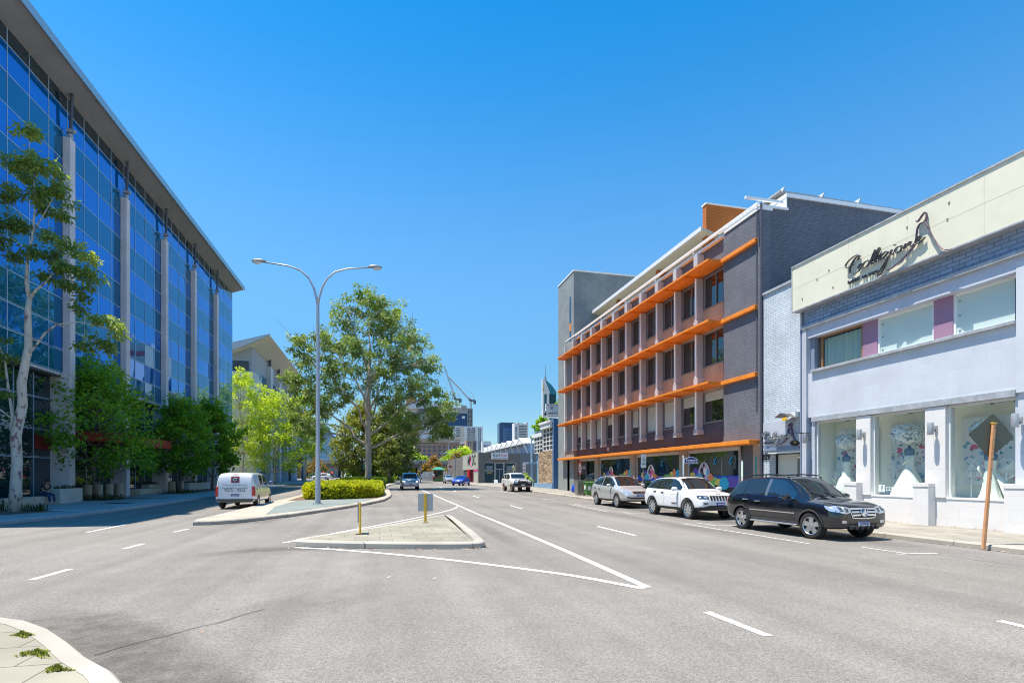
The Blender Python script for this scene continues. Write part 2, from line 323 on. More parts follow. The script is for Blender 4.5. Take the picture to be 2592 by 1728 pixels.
stain([(-4.6,8.1),(-3.7,7.6),(-2.9,6.7),(-2.2,5.7),(-1.6,4.7),(-1.1,3.6)],.75,.42); stain([(-1.9,7.1),(-1.0,7.9),(.2,9.0)],.8,.22,.0034); stain([(-4.3,13.2),(-2.9,14.0),(-1.9,14.1),(-.4,13.1)],.5,.4,.0036); stain([(-5.9,21),(-4.6,22.2),(-3.4,24.9)],.35,.4,.0032); stain([(3.4,13),(3.5,17),(3.6,22)],.35,.28,.0031); stain([(10.4,8),(10.5,16),(10.7,26),(11.0,40)],.5,.2,.0033); stain([(12.9,8),(13.0,14),(13.2,24),(13.4,34)],.6,.35,.0048)
# markings
def strip(pts,w):
    out=[]
    for i in range(len(pts)-1):
        a,b=Vector(pts[i]),Vector(pts[i+1]); d=(b-a).normalized(); n=Vector((-d.y,d.x))*w/2
        out.append([tuple(a-n),tuple(b-n),tuple(b+n),tuple(a+n)])
    return out
def ribbon(pts,w):
    L_,R_=[],[]
    for i in range(len(pts)):
        a=Vector(pts[max(i-1,0)]); b=Vector(pts[min(i+1,len(pts)-1)]); d=(b-a).normalized(); n=Vector((-d.y,d.x))*w/2; p=Vector(pts[i]); L_.append(p+n); R_.append(p-n)
    return [[tuple(R_[i]),tuple(R_[i+1]),tuple(L_[i+1]),tuple(L_[i])] for i in range(len(pts)-1)]
flat('road_line',ribbon([(4.16,7.8),(4.3,12),(4.45,20),(4.5,30),(4.48,46),(4.4,58),(4.3,66)],.15),.006,M_LINE)
flat('road_line',ribbon(smooth2([(4.05,7.72),(3.4,9.0),(2.65,9.95),(1.6,11.2),(.5,12.3),(-.4,13.1),(-1.2,13.75),(-2.05,14.25)],1,False),.15),.0075,M_LINE)
flat('road_line',ribbon(smooth2([(-2.5,15.3),(-1.3,17.7),(.37,20.77),(1.6,23.3),(3.0,26.4),(3.9,28.6),(4.35,30.6)],1,False),.13),.0072,M_LINE)
D=[]
for y0,y1,x in [(4.9,6.6,4.2)]: pass
lane=[((4.16,6.2),(4.2,5.1)),((-5.8,10.9),(-5.75,12.0)),((-6.08,15.0),(-6.03,16.0)),((-6.36,19.1),(-6.25,20.1))]
lane+=[((7.45,y),(7.5,y+3)) for y in (14.7,27.8,40.8,53.5,66)]+[((7.35,2.0),(7.4,4.95))]
lane+=[((-9.0,y),(-9.05,y+2.8)) for y in (19.7,31.5,43.5,55.5,67.5)]
for k,(a,b) in enumerate(lane): flat('lane_dash',strip([a,b],.12),.006,M_LINE)
for k,y in enumerate((10.4,17.6,24.3,30.9,37.8)):
    flat('bay_marking',strip([(11.45,y-.65),(12.5,y-.75)],.07)+[],.008,M_LINE); flat('bay_marking',strip([(11.75,y-.6),(11.72,y+.5)],.06),.0095,M_LINE)
flat('lane_edge_line',strip([(11.0,11.8),(11.05,18)],.06)+strip([(11.1,25),(11.3,31)],.06)+strip([(12.0,46),(12.1,54)],.08),.006,M_LINE)
flat('road_crack',ribbon([(-2.75,6.15),(-2.6,6.4),(-2.42,6.62),(-2.3,6.72),(-2.05,7.05),(-1.9,7.15),(-1.7,7.5),(-1.5,7.75)],.014),.0065,mat('crack_tar',(.07,.065,.06),.9))
# leaf litter and moss along the kerbs
LIT=MB()
def litter(path,n,w,h):
    for _ in range(n):
        i=rnd.randrange(len(path)-1); t=rnd.random(); a,b=Vector(path[i]),Vector(path[i+1]); p=a.lerp(b,t); x=p.x+rnd.gauss(0,w); y=p.y+rnd.gauss(0,w); an=rnd.random()*6.28; l=rnd.uniform(.012,.045); ww=rnd.uniform(.004,.011); c,s=math.cos(an),math.sin(an); z=gz(y)+h+rnd.uniform(0,.015)
        LIT.quad((x-c*l+s*ww,y-s*l-c*ww,z),(x+c*l+s*ww,y+s*l-c*ww,z+.012),(x+c*l-s*ww,y+s*l+c*ww,z+.016),(x-c*l-s*ww,y-s*l+c*ww,z+.004),rnd.randrange(2))
litter([(-2.2,14.2),(-.1,13.35),(1.9,12.8),(2.7,13.0)],120,.06,.008); litter([(14.1,4),(14.0,30)],120,.07,.01); litter([(18.0,8),(18.0,16)],150,.05,.146); litter([(-5.5,21.8),(-3.9,24.2),(-.9,32)],60,.06,.008); litter([(-4,12),(3,9)],10,2.5,.006)
tag(LIT.build('leaf_litter',[mat('dry_leaf',(.42,.22,.13),.9),mat('pale_twig',(.6,.5,.4),.9)],fix=False),kind='stuff')
for k,(cx,cy,s,lab) in enumerate([(-3.6,6.62,.09,'small tuft of green moss, farthest one along the corner kerb joint'),(-3.1,5.9,.15,'widest mound of green moss with a brown leaf on the corner kerb joint'),(-2.68,5.38,.09,'tuft of bright moss at the bottom edge of the corner kerb')]):
    mb=MB()
    for _ in range(420):
        a=rnd.random()*6.28; r=s*math.sqrt(rnd.random())*(.55+.45*math.sin(a*3+cx*9)+.3*math.sin(a*5)); x=cx+math.cos(a)*r*1.5; y=cy+math.sin(a)*r*.8-math.cos(a)*r*.5; l=rnd.uniform(.008,.02); b2=rnd.random()*6.28; z=.125
        mb.add([(x-math.sin(b2)*.008,y+math.cos(b2)*.006,z),(x+math.sin(b2)*.006,y-math.cos(b2)*.006,z),(x+math.cos(b2)*l,y+math.sin(b2)*l,z+.05*(1-r/s)+.006)],[(0,1,2)])
    tag(mb.build('moss_tuft',mat('moss_green',(.3,.32,.04),.9,noise_=.5,nscale=40),fix=False),lab,'moss','moss in the corner kerb joint')
# ================================================================== RIGHT SIDE OF THE STREET
M_DBRICK=brick('charcoal_painted_brick',(.145,.152,.18),(.07,.072,.09),.34,.108,.010,.07,spec=.5)
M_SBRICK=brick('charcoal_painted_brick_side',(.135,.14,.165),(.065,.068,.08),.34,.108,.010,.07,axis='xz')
M_GBRICK=brick('grey_painted_brick',(.29,.32,.32),(.17,.18,.18),.24,.086,.009,.06)
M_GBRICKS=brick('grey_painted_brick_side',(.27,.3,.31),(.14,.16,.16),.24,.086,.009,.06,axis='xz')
M_OBRICK=brick('orange_painted_brick',(.55,.16,.03),(.35,.1,.02),.3,.1,.01,.06,axis='auto')
M_ORANGE=mat('orange_painted_metal',(.82,.25,.022),.55,noise_=.07,nscale=5,stain=.13,sscale=1.7)
M_FIN=mat('fin_concrete',(.43,.45,.48),.8,noise_=.07,nscale=6,stain=.08); M_FINM=mat('pale_metal_strip',(.74,.74,.75),.45)
M_WHITE=mat('white_painted_metal',(.8,.8,.78),.5,noise_=.04,nscale=5)
M_TAN=mat('tan_render',(.42,.32,.25),.85,noise_=.08,nscale=5,stain=.1); M_BROWN=mat('brown_cladding',(.2,.135,.105),.7,noise_=.1,nscale=4)
M_CREAM=mat('cream_ribbed_soffit',(.62,.56,.4),.7)
M_WGLASS=glassmat('dark_office_glass',(.012,.016,.02),.02,spec=.9,ior=1.7,wave=.05)
M_SGLASS=glassmat('dark_shop_glass',(.018,.03,.03),.02,spec=.9,ior=1.65,wave=.03)
M_FRAME=mat('grey_window_frame',(.24,.24,.25),.5); M_LFRAME=mat('light_window_frame',(.5,.49,.47),.5)
M_BLIND=mat('grey_green_blind',(.5,.58,.54),.8)
OB=thing('brick_office_building','charcoal brick office building with orange ledges, window fins and a grey stair tower','building',(18,36,0))
OFF=Vector((18,36,0))
def P(mb,name,m,par=None,**k):
    par=par or OB; root=par
    while root.parent: root=root.parent
    mb.v=[(x-root.location.x,y-root.location.y,z-root.location.z) for x,y,z in mb.v]
    return mb.build(name,m,par,**k)
def Pt(name,txt,size,M,m,par,**k):
    root=par
    while root.parent: root=root.parent
    return text(name,txt,size,Matrix.Translation(-root.location)@M,m,par,**k)
fins=[27.75+2.28*k for k in range(10)]; bays=[(25.3,fins[0])]+[(fins[k],fins[k+1]) for k in range(9)]+[(fins[9],50.35)]
sills=[(4.85,6.62),(8.08,9.98),(11.4,13.22)]
w=MB(); 
zs=[(3.5,4.85),(6.62,8.08),(9.98,11.4),(13.22,14.78)]
w.box(18.3,18.6,25.3,50.4,*zs[3])
for k,y in enumerate([25.3]+fins+[50.35]):
    for a,b2 in sills: w.box(18.3,18.6,max(25.3,y-.2),min(50.4,y+.2),a,b2)
w.box(18.0,18.6,22.45,25.3,3.5,14.78); w.box(18.38,18.6,22.9,24.2,.1,3.5)
P(w,'wall',M_DBRICK)
w=MB(); w.box(18.3,18.6,25.3,50.4,*zs[0]); P(w,'lower_wall',brick('charcoal_brick_bounce_offset',(.085,.095,.125),(.045,.05,.065),.34,.108,.01,.06))  # same charcoal brick, darkened to offset orange bounce off the canopy
for a,b2 in zs[1:3]: w=MB(); w.box(18.3,18.6,25.3,50.4,a,b2); P(w,'spandrel',brick('spandrel_brick_orange_bounce',(.52,.39,.28),(.28,.21,.16),.34,.108,.01,.06))  # orange bounce off the awnings below is put into this brick colour
w=MB(); w.box(18.01,19.52,22.452,22.7,3.5,14.9); w.box(19.52,42,22.452,22.7,0,15.55); w.box(18.01,19.52,22.46,22.7,.1,3.5); P(w,'side_wall',M_SBRICK)
w=MB(); w.box(18.6,42,22.72,50.3,3.4,14.6); P(w,'roof_deck',M_FRAME)
w=MB(); w.box(18.08,18.7,25.2,50.45,14.78,14.9); w.box(17.95,18.7,22.4,25.2,14.78,14.9); w.box(17.93,19.6,22.38,22.7,14.9,15.0); w.box(19.48,19.72,22.38,24.0,15.55,15.73); w.box(19.72,42,22.38,22.78,15.55,15.73); w.box(19.5,19.54,22.42,23.9,14.94,15.55)
P(w,'coping',M_WHITE)
w=MB(); w.box(17.97,18.1,22.6,50.6,15.1,15.22); w.box(17.25,19.4,22.5,22.6,15.26,15.38)
for y in [22.6]+[fins[i]+.6 for i in range(0,10,2)]: w.box(18.1,18.16,y,y+.06,14.9,15.16)
P(w,'roof_rail',M_WHITE)
for z in (13.24,9.98,6.67):
    w=MB(); w.box(17.82,18.02,22.6,25.3,z,z+.2); P(w,'ledge',M_ORANGE,bevel=.012)
    for (a,b2) in bays:
        w=MB(); w.box(17.1,18.32,a+.012,b2-.012,z+.12,z+.18); w.box(17.07,17.1,a+.012,b2-.012,z+.09,z+.2); w.box(17.1,18.31,a+.02,a+.05,z+.02,z+.12); w.box(17.1,18.31,b2-.05,b2-.02,z+.02,z+.12)
        P(w,'awning',M_ORANGE)
w=MB(); w.box(17.4,18.35,22.48,51.3,3.36,3.56); P(w,'canopy',M_ORANGE,bevel=.012)
for y in fins+[50.5]:
    for (z0,z1,zb) in ((4.2,6.69,.3),(6.87,10.0,.62),(10.18,13.26,.62),(13.44,14.72,1.2)):
        w=MB(); w.box(17.92,18.31,y-.1,y+.1,z0,z1); w.box(17.88,18.31,y-.2,y+.2,z0,z0+zb); o=P(w,'fin',M_FIN)
        if z0<13: s=MB(); s.box(17.87,17.92,y-.075,y+.075,z0+zb,z1); P(s,'metal_strip',M_FINM,o)
for si,(z0,z1) in enumerate(sills):
    for bi,(a,b2) in enumerate(bays):
        ya,yb=a+.19,b2-.19
        if bi==0: ya=a+.03
        w=MB(); e=.05
        w.box(18.32,18.42,ya,yb,z0,z0+e); w.box(18.32,18.42,ya,yb,z1-e,z1); w.box(18.32,18.42,ya,ya+e,z0+e,z1-e); w.box(18.32,18.42,yb-e,yb,z0+e,z1-e)
        if si>0 or bi in(4,5): w.box(18.33,18.41,(ya+yb)/2-.025,(ya+yb)/2+.025,z0+e,z1-e)
        w.box(18.25,18.34,ya,yb,z0-.05,z0-.001)
        fr=P(w,'window',M_FRAME)
        g=MB(); t=rnd.uniform(-.006,.006); g.quad((18.4+t,ya,z0),(18.4-t,yb,z0),(18.4-t,yb,z1),(18.4+t,ya,z1)); P(g,'pane',M_WGLASS,fr)
        if si==0:
            h=[.5,.62,1.6,1.72,1.2,0,.6,1.6,1.5,1.1,1.4][bi]
            if h: g=MB(); g.box(18.37,18.392,ya+.06,yb-.06,z1-.05-h,z1-.05); P(g,'blind',M_BLIND,fr)
# ground floor
for k,(a,b2) in enumerate([(22.46,22.95),(29.08,29.72),(35.82,36.46),(42.5,43.15),(49.4,50.04)]):
    w=MB(); w.box(18.0,18.5,a,b2,.1,3.36); o=P(w,'pier',M_TAN)
    s=MB(); s.box(17.985,18.0,a+.22,a+.32,.4,2.75); 
    if k<4: P(s,'teal_stripe',mat('teal_paint',(.05,.33,.3),.6),o)
w=MB(); w.box(18.05,18.2,47.35,49.4,.1,3.36); P(w,'door_surround',M_BROWN)
glz=[(24.25,29.05),(29.78,35.75),(36.52,42.45),(43.2,47.3)]
for (a,b2) in glz:
    w=MB(); w.box(18.2,18.3,a,b2,3.14,3.34); w.box(18.2,18.3,a,a+.07,.15,3.14); w.box(18.2,18.3,b2-.07,b2,.15,3.14); w.box(18.2,18.3,a+.07,b2-.07,.12,.25)
    o=P(w,'shop_window',M_LFRAME)
    n=max(1,round((b2-a)/1.65)); g=MB()
    for i in range(n):
        y0=a+.07+(b2-a-.14)*i/n; y1=a+.07+(b2-a-.14)*(i+1)/n; t=rnd.uniform(-.008,.008); g.quad((18.27+t,y0+.006,.25),(18.27-t,y1-.006,.25),(18.27-t,y1-.006,3.14),(18.27+t,y0+.006,3.14))
    P(g,'glass',M_SGLASS,o)
C=dict(y=(.75,.6,.12),p=(.12,.08,.42),c=(.02,.42,.62),g=(.18,.5,.12),o=(.85,.25,.1),b=(.012,.06,.5),w=(.85,.85,.85),pk=(.8,.1,.35),sk=(.62,.4,.33),dk=(.05,.035,.06),lp=(.62,.5,.62),sw=(.02,.3,.55))
MC={k:mat('window_vinyl_'+n,C[k],.5) for k,n in dict(y='yellow',p='purple',c='cyan',g='green',o='orange',b='blue',w='white',pk='pink',sk='peach',dk='dark',lp='lilac',sw='light_blue').items()}
VM=list(MC.values()); VI={k:i for i,k in enumerate(MC)}
def ell(mb,y,z,ry,rz,k,x=18.235,egg=.15,half=0):
    pts=[]
    for i in range(18):
        a=2*math.pi*i/18; dy=math.cos(a)*ry*(1-egg*math.sin(a)); dz=math.sin(a)*rz
        if half: dz=max(dz,-.0)
        pts.append((x,y+dy,z+dz))
    mb.prism(pts,(.004,0,0),VI[k])
for gi,(a,b2) in enumerate(glz[:3]):
    v=MB(); v.box(18.25,18.256,a+.08,b2-.08,1.47,1.8,VI['b']); P(v,'blue_band',VM)
    v=MB()
    if gi==0: L_=[(27.45,2.1,.55,.5,'lp',18.236),(28.3,1.98,.32,.3,'p',18.24),(28.62,1.8,.3,.22,'y',18.238),(27.9,1.7,.42,.24,'c',18.232),(26.8,1.72,.25,.22,'o',18.23),(26.5,1.5,.5,.24,'g',18.246),(26.0,1.45,.4,.2,'y',18.244),(25.6,1.4,.42,.36,'c',18.242),(24.95,1.46,.7,.3,'p',18.248)]
    elif gi==1: L_=[(33.7,2.1,.5,.48,'w',18.238),(34.5,1.96,.25,.26,'p',18.24),(34.9,1.85,.2,.22,'y',18.236),(34.3,1.75,.42,.2,'c',18.234),(33.1,1.78,.3,.14,'o',18.23),(30.3,1.95,.34,.26,'c',18.242),(30.7,2.0,.2,.26,'o',18.238),(31.0,1.9,.24,.18,'y',18.234),(31.5,1.75,.5,.16,'g',18.23)]
    else: L_=[(40.3,2.1,.45,.46,'w',18.238),(41.0,1.95,.25,.24,'p',18.24),(41.6,1.85,.22,.2,'y',18.236),(41.1,1.75,.3,.2,'c',18.234),(39.7,1.78,.25,.18,'o',18.23),(37.0,2.0,.32,.26,'c',18.242),(37.45,2.05,.22,.24,'o',18.238),(37.8,1.95,.2,.2,'y',18.234),(38.3,1.8,.5,.16,'g',18.23)]
    v2=MB(); yc=min(q[0] for q in L_)+2.0 if gi else -1
    for (y,z,ry,rz,k,x) in L_: ell(v2 if y<yc else v,y,z,ry,rz,k,x)
    if gi: P(v2,'window_graphic',VM)
    # little faces of people in the white oval picture
    y0=L_[0][0]
    for j,(dy,dz,r,k) in enumerate([(.2,.0,.15,'dk'),(.2,.2,.09,'sk'),(-.12,-.05,.16,'w' if gi==0 else 'pk'),(-.12,.16,.09,'sk'),(-.32,-.1,.13,'c' if gi==0 else 'o'),(.02,-.24,.15,'pk' if gi!=0 else 'dk'),(.0,.3,.1,'dk')]): ell(v,y0+dy,2.1+dz,r,r*1.3,k,18.224+.001*j,0)
    P(v,'window_graphic',VM)
    for y in {0:(28.67,26.37,25.0),1:(35.1,32.2),2:(42.0,38.9)}[gi]:
        v=MB(); pts=[(-.2,.22),(-.1,.1),(.0,-.05),(.08,-.2),(.12,-.13),(.16,-.02)]
        v.tube([(18.235,y+.0+p[0]*.9,2.62+p[1]) for p in [(-.2,.22),(-.02,.1),(.1,-.06),(.12,-.16),(.02,-.17),(-.15,-.08)]],[.02,.035,.04,.035,.03,.012],5); P(v,'swoosh_mark',MC['sw'])
Pt('window_lettering','qualified for work',.17,faceW(18.243,26.95,1.63),MC['w'],OB,width=1.2); Pt('window_lettering','training to get you',.17,faceW(18.243,34.2,1.63),MC['w'],OB,width=1.3)
w=MB(); w.box(18.15,18.19,45.27,47.4,1.93,3.13); o=P(w,'lease_poster',mat('poster_black',(.03,.03,.035),.5))
v=MB(); v.box(18.14,18.149,46.6,47.38,1.95,3.11); P(v,'red_panel',mat('poster_red',(.6,.02,.03),.5),o)
v=MB(); v.prism([(18.13,47.3,2.3),(18.13,46.95,1.98),(18.13,46.6,2.3),(18.13,46.6,2.75),(18.13,46.95,3.07),(18.13,47.3,2.75)],(.008,0,0)); P(v,'white_hexagon',MC['w'],o)
Pt('poster_lettering','FOR\nLEASE',.2,faceW(18.122,46.95,2.5),mat('poster_red',(.6,.02,.03),.5),o,width=.45); Pt('poster_lettering','suites\navailable',.17,faceW(18.14,45.95,2.6),MC['w'],o,width=.8)
# stair tower and roof level
w=MB(); w.box(18.0,32,48.25,52.8,.1,21.35); o=P(w,'stair_tower',[M_GBRICK,M_GBRICKS])
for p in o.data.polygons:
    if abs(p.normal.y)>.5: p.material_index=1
v=MB(); v.box(17.95,32.05,48.2,52.85,21.35,21.5); P(v,'coping',M_WHITE,o)
v=MB(); v.box(17.985,18.01,48.95,49.4,16.6,19.2); v.box(17.985,18.01,48.95,49.4,14.9,15.85); P(v,'slot_window',M_WGLASS,o)
v=MB(); v.box(17.98,18.01,48.95,49.4,15.86,16.58); P(v,'orange_panel',M_ORANGE,o)
w=MB(); w.box(20.5,27,30.6,31.0,14.6,19.35); o=P(w,'orange_parapet_wall',M_OBRICK); v=MB(); v.box(20.45,27,30.55,31.05,19.35,19.45); P(v,'coping',M_WHITE,o)
w=MB(); w.prism([(19.95,30.2,17.45),(24.5,30.2,16.3),(24.5,30.2,16.45),(19.95,30.2,17.6)],(0,20.3,0)); w.box(24,24.2,30.2,50,14.6,16.4); P(w,'skillion_roof',M_CREAM)
w=MB(); w.box(19.85,19.95,30.2,50.5,17.4,17.68); P(w,'fascia',M_FINM)
w=MB()
for y in (36.5,43.5): w.prism([(20.3,y,17.25),(23.5,y,16.4),(23.5,y,16.2),(20.3,y,16.95)],(0,.25,0))
P(w,'rafter',M_OBRICK)
w=MB(); w.prism([(21.3,25,17.35),(30,25,17.3),(30,25,17.4),(21.3,25,17.47)],(0,5.6,0))
for x in (21.4,24.0,26.5): w.prism([(x,24.9,17.35),(x+.08,24.9,17.35),(x+.2,24.9,17.62),(x+.14,24.9,17.64)],(0,.5,0))
P(w,'upper_roof',mat('zinc_roof',(.42,.44,.44),.5))
w=MB(); w.box(21.6,21.75,25.2,30.6,14.6,17.3); w.box(21.75,30,25.2,25.35,14.6,17.3); P(w,'upper_wall',mat('cream_cladding',(.55,.52,.42),.7)); w=MB()
for y in (25.8,27.2,28.6): w.box(21.56,21.6,y,y+1.1,15.6,16.9)
P(w,'upper_window',M_WGLASS)
w=MB(); w.tube([(17.96,22.3,15.0),(17.96,22.3,.2)],.05,8); P(w,'downpipe',mat('dark_pipe',(.08,.08,.1),.5))
w=MB(); w.box(17.96,18.02,22.62,22.7,5,14.7); P(w,'control_joint',mat('dark_pipe',(.08,.08,.1),.5))
w=MB()
for i in range(5):
    a=math.pi/2+i*2*math.pi/5; a2=a+math.pi/5
    w.prism([(18.285,41.0,4.02),(18.285,41.0+.08*math.cos(a-math.pi/5),4.02+.08*math.sin(a-math.pi/5)),(18.285,41.0+.22*math.cos(a),4.02+.22*math.sin(a)),(18.285,41.0+.08*math.cos(a2),4.02+.08*math.sin(a2))],(.02,0,0))
P(w,'metal_star',M_FINM)

# ------------------------------------------------------------------ bridal shop
M_BLUEBLK=brick('pale_blue_blockwork',(.58,.615,.67),(.53,.565,.62),.8,.4,.006,.025,rough=.6,bumpy=.5,stain=.08)
M_WBLK=brick('white_painted_blockwork',(.76,.735,.71),(.69,.665,.64),.8,.4,.006,.015,rough=.6,bumpy=.5,stain=.03)
M_LBRICK=brick('pale_blue_brick',(.6,.65,.7),(.3,.34,.4),.31,.1,.009,.06,rough=.45,bumpy=.9)
M_BBRICK=brick('mid_blue_brick',(.26,.34,.47),(.13,.17,.26),.4,.14,.012,.14,bumpy=.8)
M_BLUE=mat('pale_blue_render',(.47,.5,.56),.7,noise_=.05,nscale=3,stain=.07); M_SLBLUE=mat('slate_blue_paint_and_shade',(.2,.25,.35),.7,noise_=.05,nscale=3)
M_LAV=mat('lavender_render',(.5,.53,.62),.7,noise_=.05,nscale=3,stain=.05); M_PURP=brick('mauve_blockwork',(.34,.2,.3),(.31,.18,.27),.8,.4,.006,.02,bumpy=.4,stain=.05)
M_SIGNC=mat('cream_sign_panel',(.74,.71,.56),.55,noise_=.02,nscale=3,stain=.035,sscale=.9)
M_LEAD=mat('flashing_grey',(.38,.40,.43),.6,noise_=.12,nscale=10,stain=.15,sscale=3)
BS=thing('bridal_shop_building','pale blue and white two storey bridal shop with display windows and cream parapet sign','building',(18,14,0))
Y0=2.5   # the facade runs on past the right edge of the frame
w=MB(); w.box(18.0,18.5,Y0,19.64,4.3,6.2); P(w,'upper_wall',M_BLUEBLK,BS)
w=MB(); w.box(18.02,18.4,Y0,19.64,.1,1.07)
for a,b2 in ((17.0-.63,17.0),(13.61,14.29)): w.box(17.97,18.4,a,b2,1.07,4.08)
for a,b2 in ((16.73,17.28),(13.96,14.5),(11.2,11.74)): w.box(17.7,18.02,a,b2,.1,1.42); w.box(17.68,18.02,a-.02,b2+.02,1.42,1.55)
w.box(18.03,18.4,Y0,11.66,1.07,1.5); P(w,'white_base_wall',M_WBLK,BS,bevel=.008)
w=MB(); w.box(18.03,18.4,Y0,11.66,1.5,4.2); w.box(17.96,18.4,Y0,11.6,4.2,8.0); P(w,'end_wall',M_BLUEBLK,BS)
w=MB(); w.box(17.9,18.3,19.42,19.66,.1,8.14); w.box(18.0,18.3,19.06,19.2,.1,4.12); P(w,'end_pilaster',M_BLUE,BS)
w=MB(); w.box(18.12,18.3,19.2,19.42,.1,8.1); P(w,'recess',M_SLBLUE,BS)  # shade in the recess is put into its darker blue
w=MB(); w.box(17.93,18.02,11.6,19.18,4.1,4.3); P(w,'window_head',M_LEAD,BS)
w=MB(); w.box(17.88,18.3,11.6,19.2,6.2,6.31); P(w,'sill',M_LEAD,BS,bevel=.01)
w=MB(); w.box(17.97,18.35,Y0,19.42,7.72,8.14); P(w,'lintel',M_LAV,BS)
w=MB(); w.box(17.85,18.3,Y0,19.68,8.14,8.29); P(w,'moulding',M_LEAD,BS,bevel=.015)
w=MB(); w.box(18.0,18.4,Y0,19.64,8.29,10.9); P(w,'brick_parapet',M_BBRICK,BS)
for y in (16.33,13.58): w=MB(); w.box(18.25,18.35,y,y+.63,6.31,7.72); P(w,'mauve_pier',M_PURP,BS)
w=MB(); w.box(18.5,34,Y0,19.6,0,10.8); P(w,'building_core',M_BLUE,BS) if False else None
w=MB(); w.box(18.4,34,Y0,19.6,10.3,10.5); w.box(33.8,34,Y0,19.6,0,10.3); w.box(18.4,34,19.42,19.6,0,10.3); w.box(20.9,21.1,Y0,19.3,0,10.3); w.box(18.4,20.9,Y0,19.3,4.3,4.6); P(w,'inner_wall',M_BLUE,BS)
M_FROST=mat('frosted_glass',(.55,.66,.62),.25,spec=.8,noise_=.03,nscale=1.2); M_CURT=None
for k,(a,b2,fm) in enumerate([(16.97,19.0,mat('varnished_timber',(.34,.17,.07),.5)),(14.2,16.33,M_WHITE),(11.63,13.58,M_WHITE)]):
    w=MB(); e=.07; x0,x1=18.28,18.36
    w.box(x0,x1,a,b2,6.31,6.31+e); w.box(x0,x1,a,b2,7.72-e,7.72); w.box(x0,x1,a,a+e,6.31+e,7.72-e); w.box(x0,x1,b2-e,b2,6.31+e,7.72-e)
    fr=P(w,'upper_window',fm,BS)
    if k==0:
        g=MB(); n=60
        for i in range(n):
            ya=a+e+(b2-a-2*e)*i/n; yb=a+e+(b2-a-2*e)*(i+1)/n; xa=18.42+.03*math.sin(i*.9)+.012*math.sin(i*2.3); xb=18.42+.03*math.sin((i+1)*.9)+.012*math.sin((i+1)*2.3)
            g.quad((xa,ya,6.38),(xb,yb,6.38),(xb,yb,7.6),(xa,ya,7.6))
        P(g,'curtain',mat('net_curtain',(.42,.5,.48),.9),fr,smooth=True)
        g=MB(); g.quad((18.31,b2-e,6.38),(18.31,a+e,6.38),(18.31,a+e,7.65),(18.31,b2-e,7.65)); P(g,'pane',clearglass('clear_window_glass'),fr,fix=False)
    else:
        g=MB(); g.box(18.33,18.36,a+e,b2-e,6.38,7.65); P(g,'frosted_pane',M_FROST,fr)
        g=MB()
        for z in (6.5,6.98,7.45): g.box(18.31,18.33,b2-.2,b2-.13,z,z+.03)
        P(g,'catch',M_FRAME,fr)
        if k==2: g=MB(); g.box(18.315,18.33,a+e,a+.22,6.38,7.65); P(g,'open_gap',M_WGLASS,fr)
# display windows
M_IN=mat('display_wall_cream',(.92,.92,.85),.8,noise_=.02,nscale=3)
w=MB(); w.box(19.35,19.45,11.5,19.4,.9,4.3); w.box(18.3,19.45,11.3,19.4,.98,1.07); w.box(18.3,19.45,11.3,19.4,4.12,4.2); w.box(18.4,19.35,19.3,19.4,1.07,4.12); w.box(18.4,19.35,11.4,11.5,1.07,4.12)
P(w,'display_room',M_IN,BS)
SG=clearglass('shop_glass',(.93,.985,.965),.04)
for k,(a,b2) in enumerate([(17.0,19.06),(14.29,16.37),(11.66,13.61)]):
    w=MB(); w.box(18.12,18.2,a,b2,4.02,4.1); w.box(18.12,18.2,b2-.05,b2,1.07,4.02); w.box(18.12,18.2,a,a+.03,1.07,4.02); w.box(18.0,18.25,a,b2,1.03,1.09); fr=P(w,'display_window',M_WHITE,BS)
    g=MB(); g.quad((18.15,b2-.05,1.09),(18.15,a+.03,1.09),(18.15,a+.03,4.02),(18.15,b2-.05,4.02)); P(g,'glass',SG,fr,fix=False)
    g=MB()
    for y in (a+.35,a+1.0): g.cyl((18.6,y,4.12),(18.6,y,4.02),.05,n=8)
    g.box(18.55,18.65,a+.2,a+1.2,4.06,4.1); P(g,'spotlight_track',M_FRAME,fr)
for k,(y,lab) in enumerate([(15.95,'white like-and-name lettering on middle display glass'),(18.6,'white like-and-name lettering on first display glass')]):
    w=MB(); w.box(18.138,18.146,y-.02,y+.22,1.2,1.46); o=P(w,'social_badge',mat('vinyl_white',(.8,.82,.82),.6),BS)
    Pt('badge_letter','f',.26,faceW(18.132,y+.09,1.33),mat('vinyl_grey_green',(.3,.42,.4),.6),o,bold=.01); Pt('window_lettering','COLLEZIONE',.2,faceW(18.14,y-.55,1.31),mat('vinyl_white',(.8,.82,.82),.6),BS,width=.95)
# link wall with the entrance
w=MB(); w.box(18.05,18.4,19.86,22.28,4.35,10.5); w.box(18.05,18.4,21.85,22.28,.1,4.35); w.box(18.05,18.4,19.86,21.85,2.84,4.35); P(w,'link_wall',M_LBRICK,BS)
w=MB(); w.box(17.98,18.5,19.7,22.32,10.5,10.62); P(w,'link_coping',M_LEAD,BS)
w=MB(); w.box(18.5,18.56,19.9,21.8,.1,2.8); o=P(w,'porch_wall',mat('porch_cream',(.62,.6,.52),.7),BS)
w=MB(); w.box(18.42,18.5,19.88,20.5,.15,2.7); o=P(w,'entrance_door',mat('door_green_grey',(.16,.19,.15),.4),BS); v=MB(); v.box(18.4,18.42,19.92,20.02,1.9,2.4); P(v,'door_notice',M_FRAME,o); v=MB(); v.box(18.38,18.42,20.3,20.46,2.6,2.68); P(v,'closer',M_WHITE,o)
w=MB(); w.box(18.0,18.06,19.88,21.88,2.84,2.9); P(w,'door_head',M_WHITE,BS)
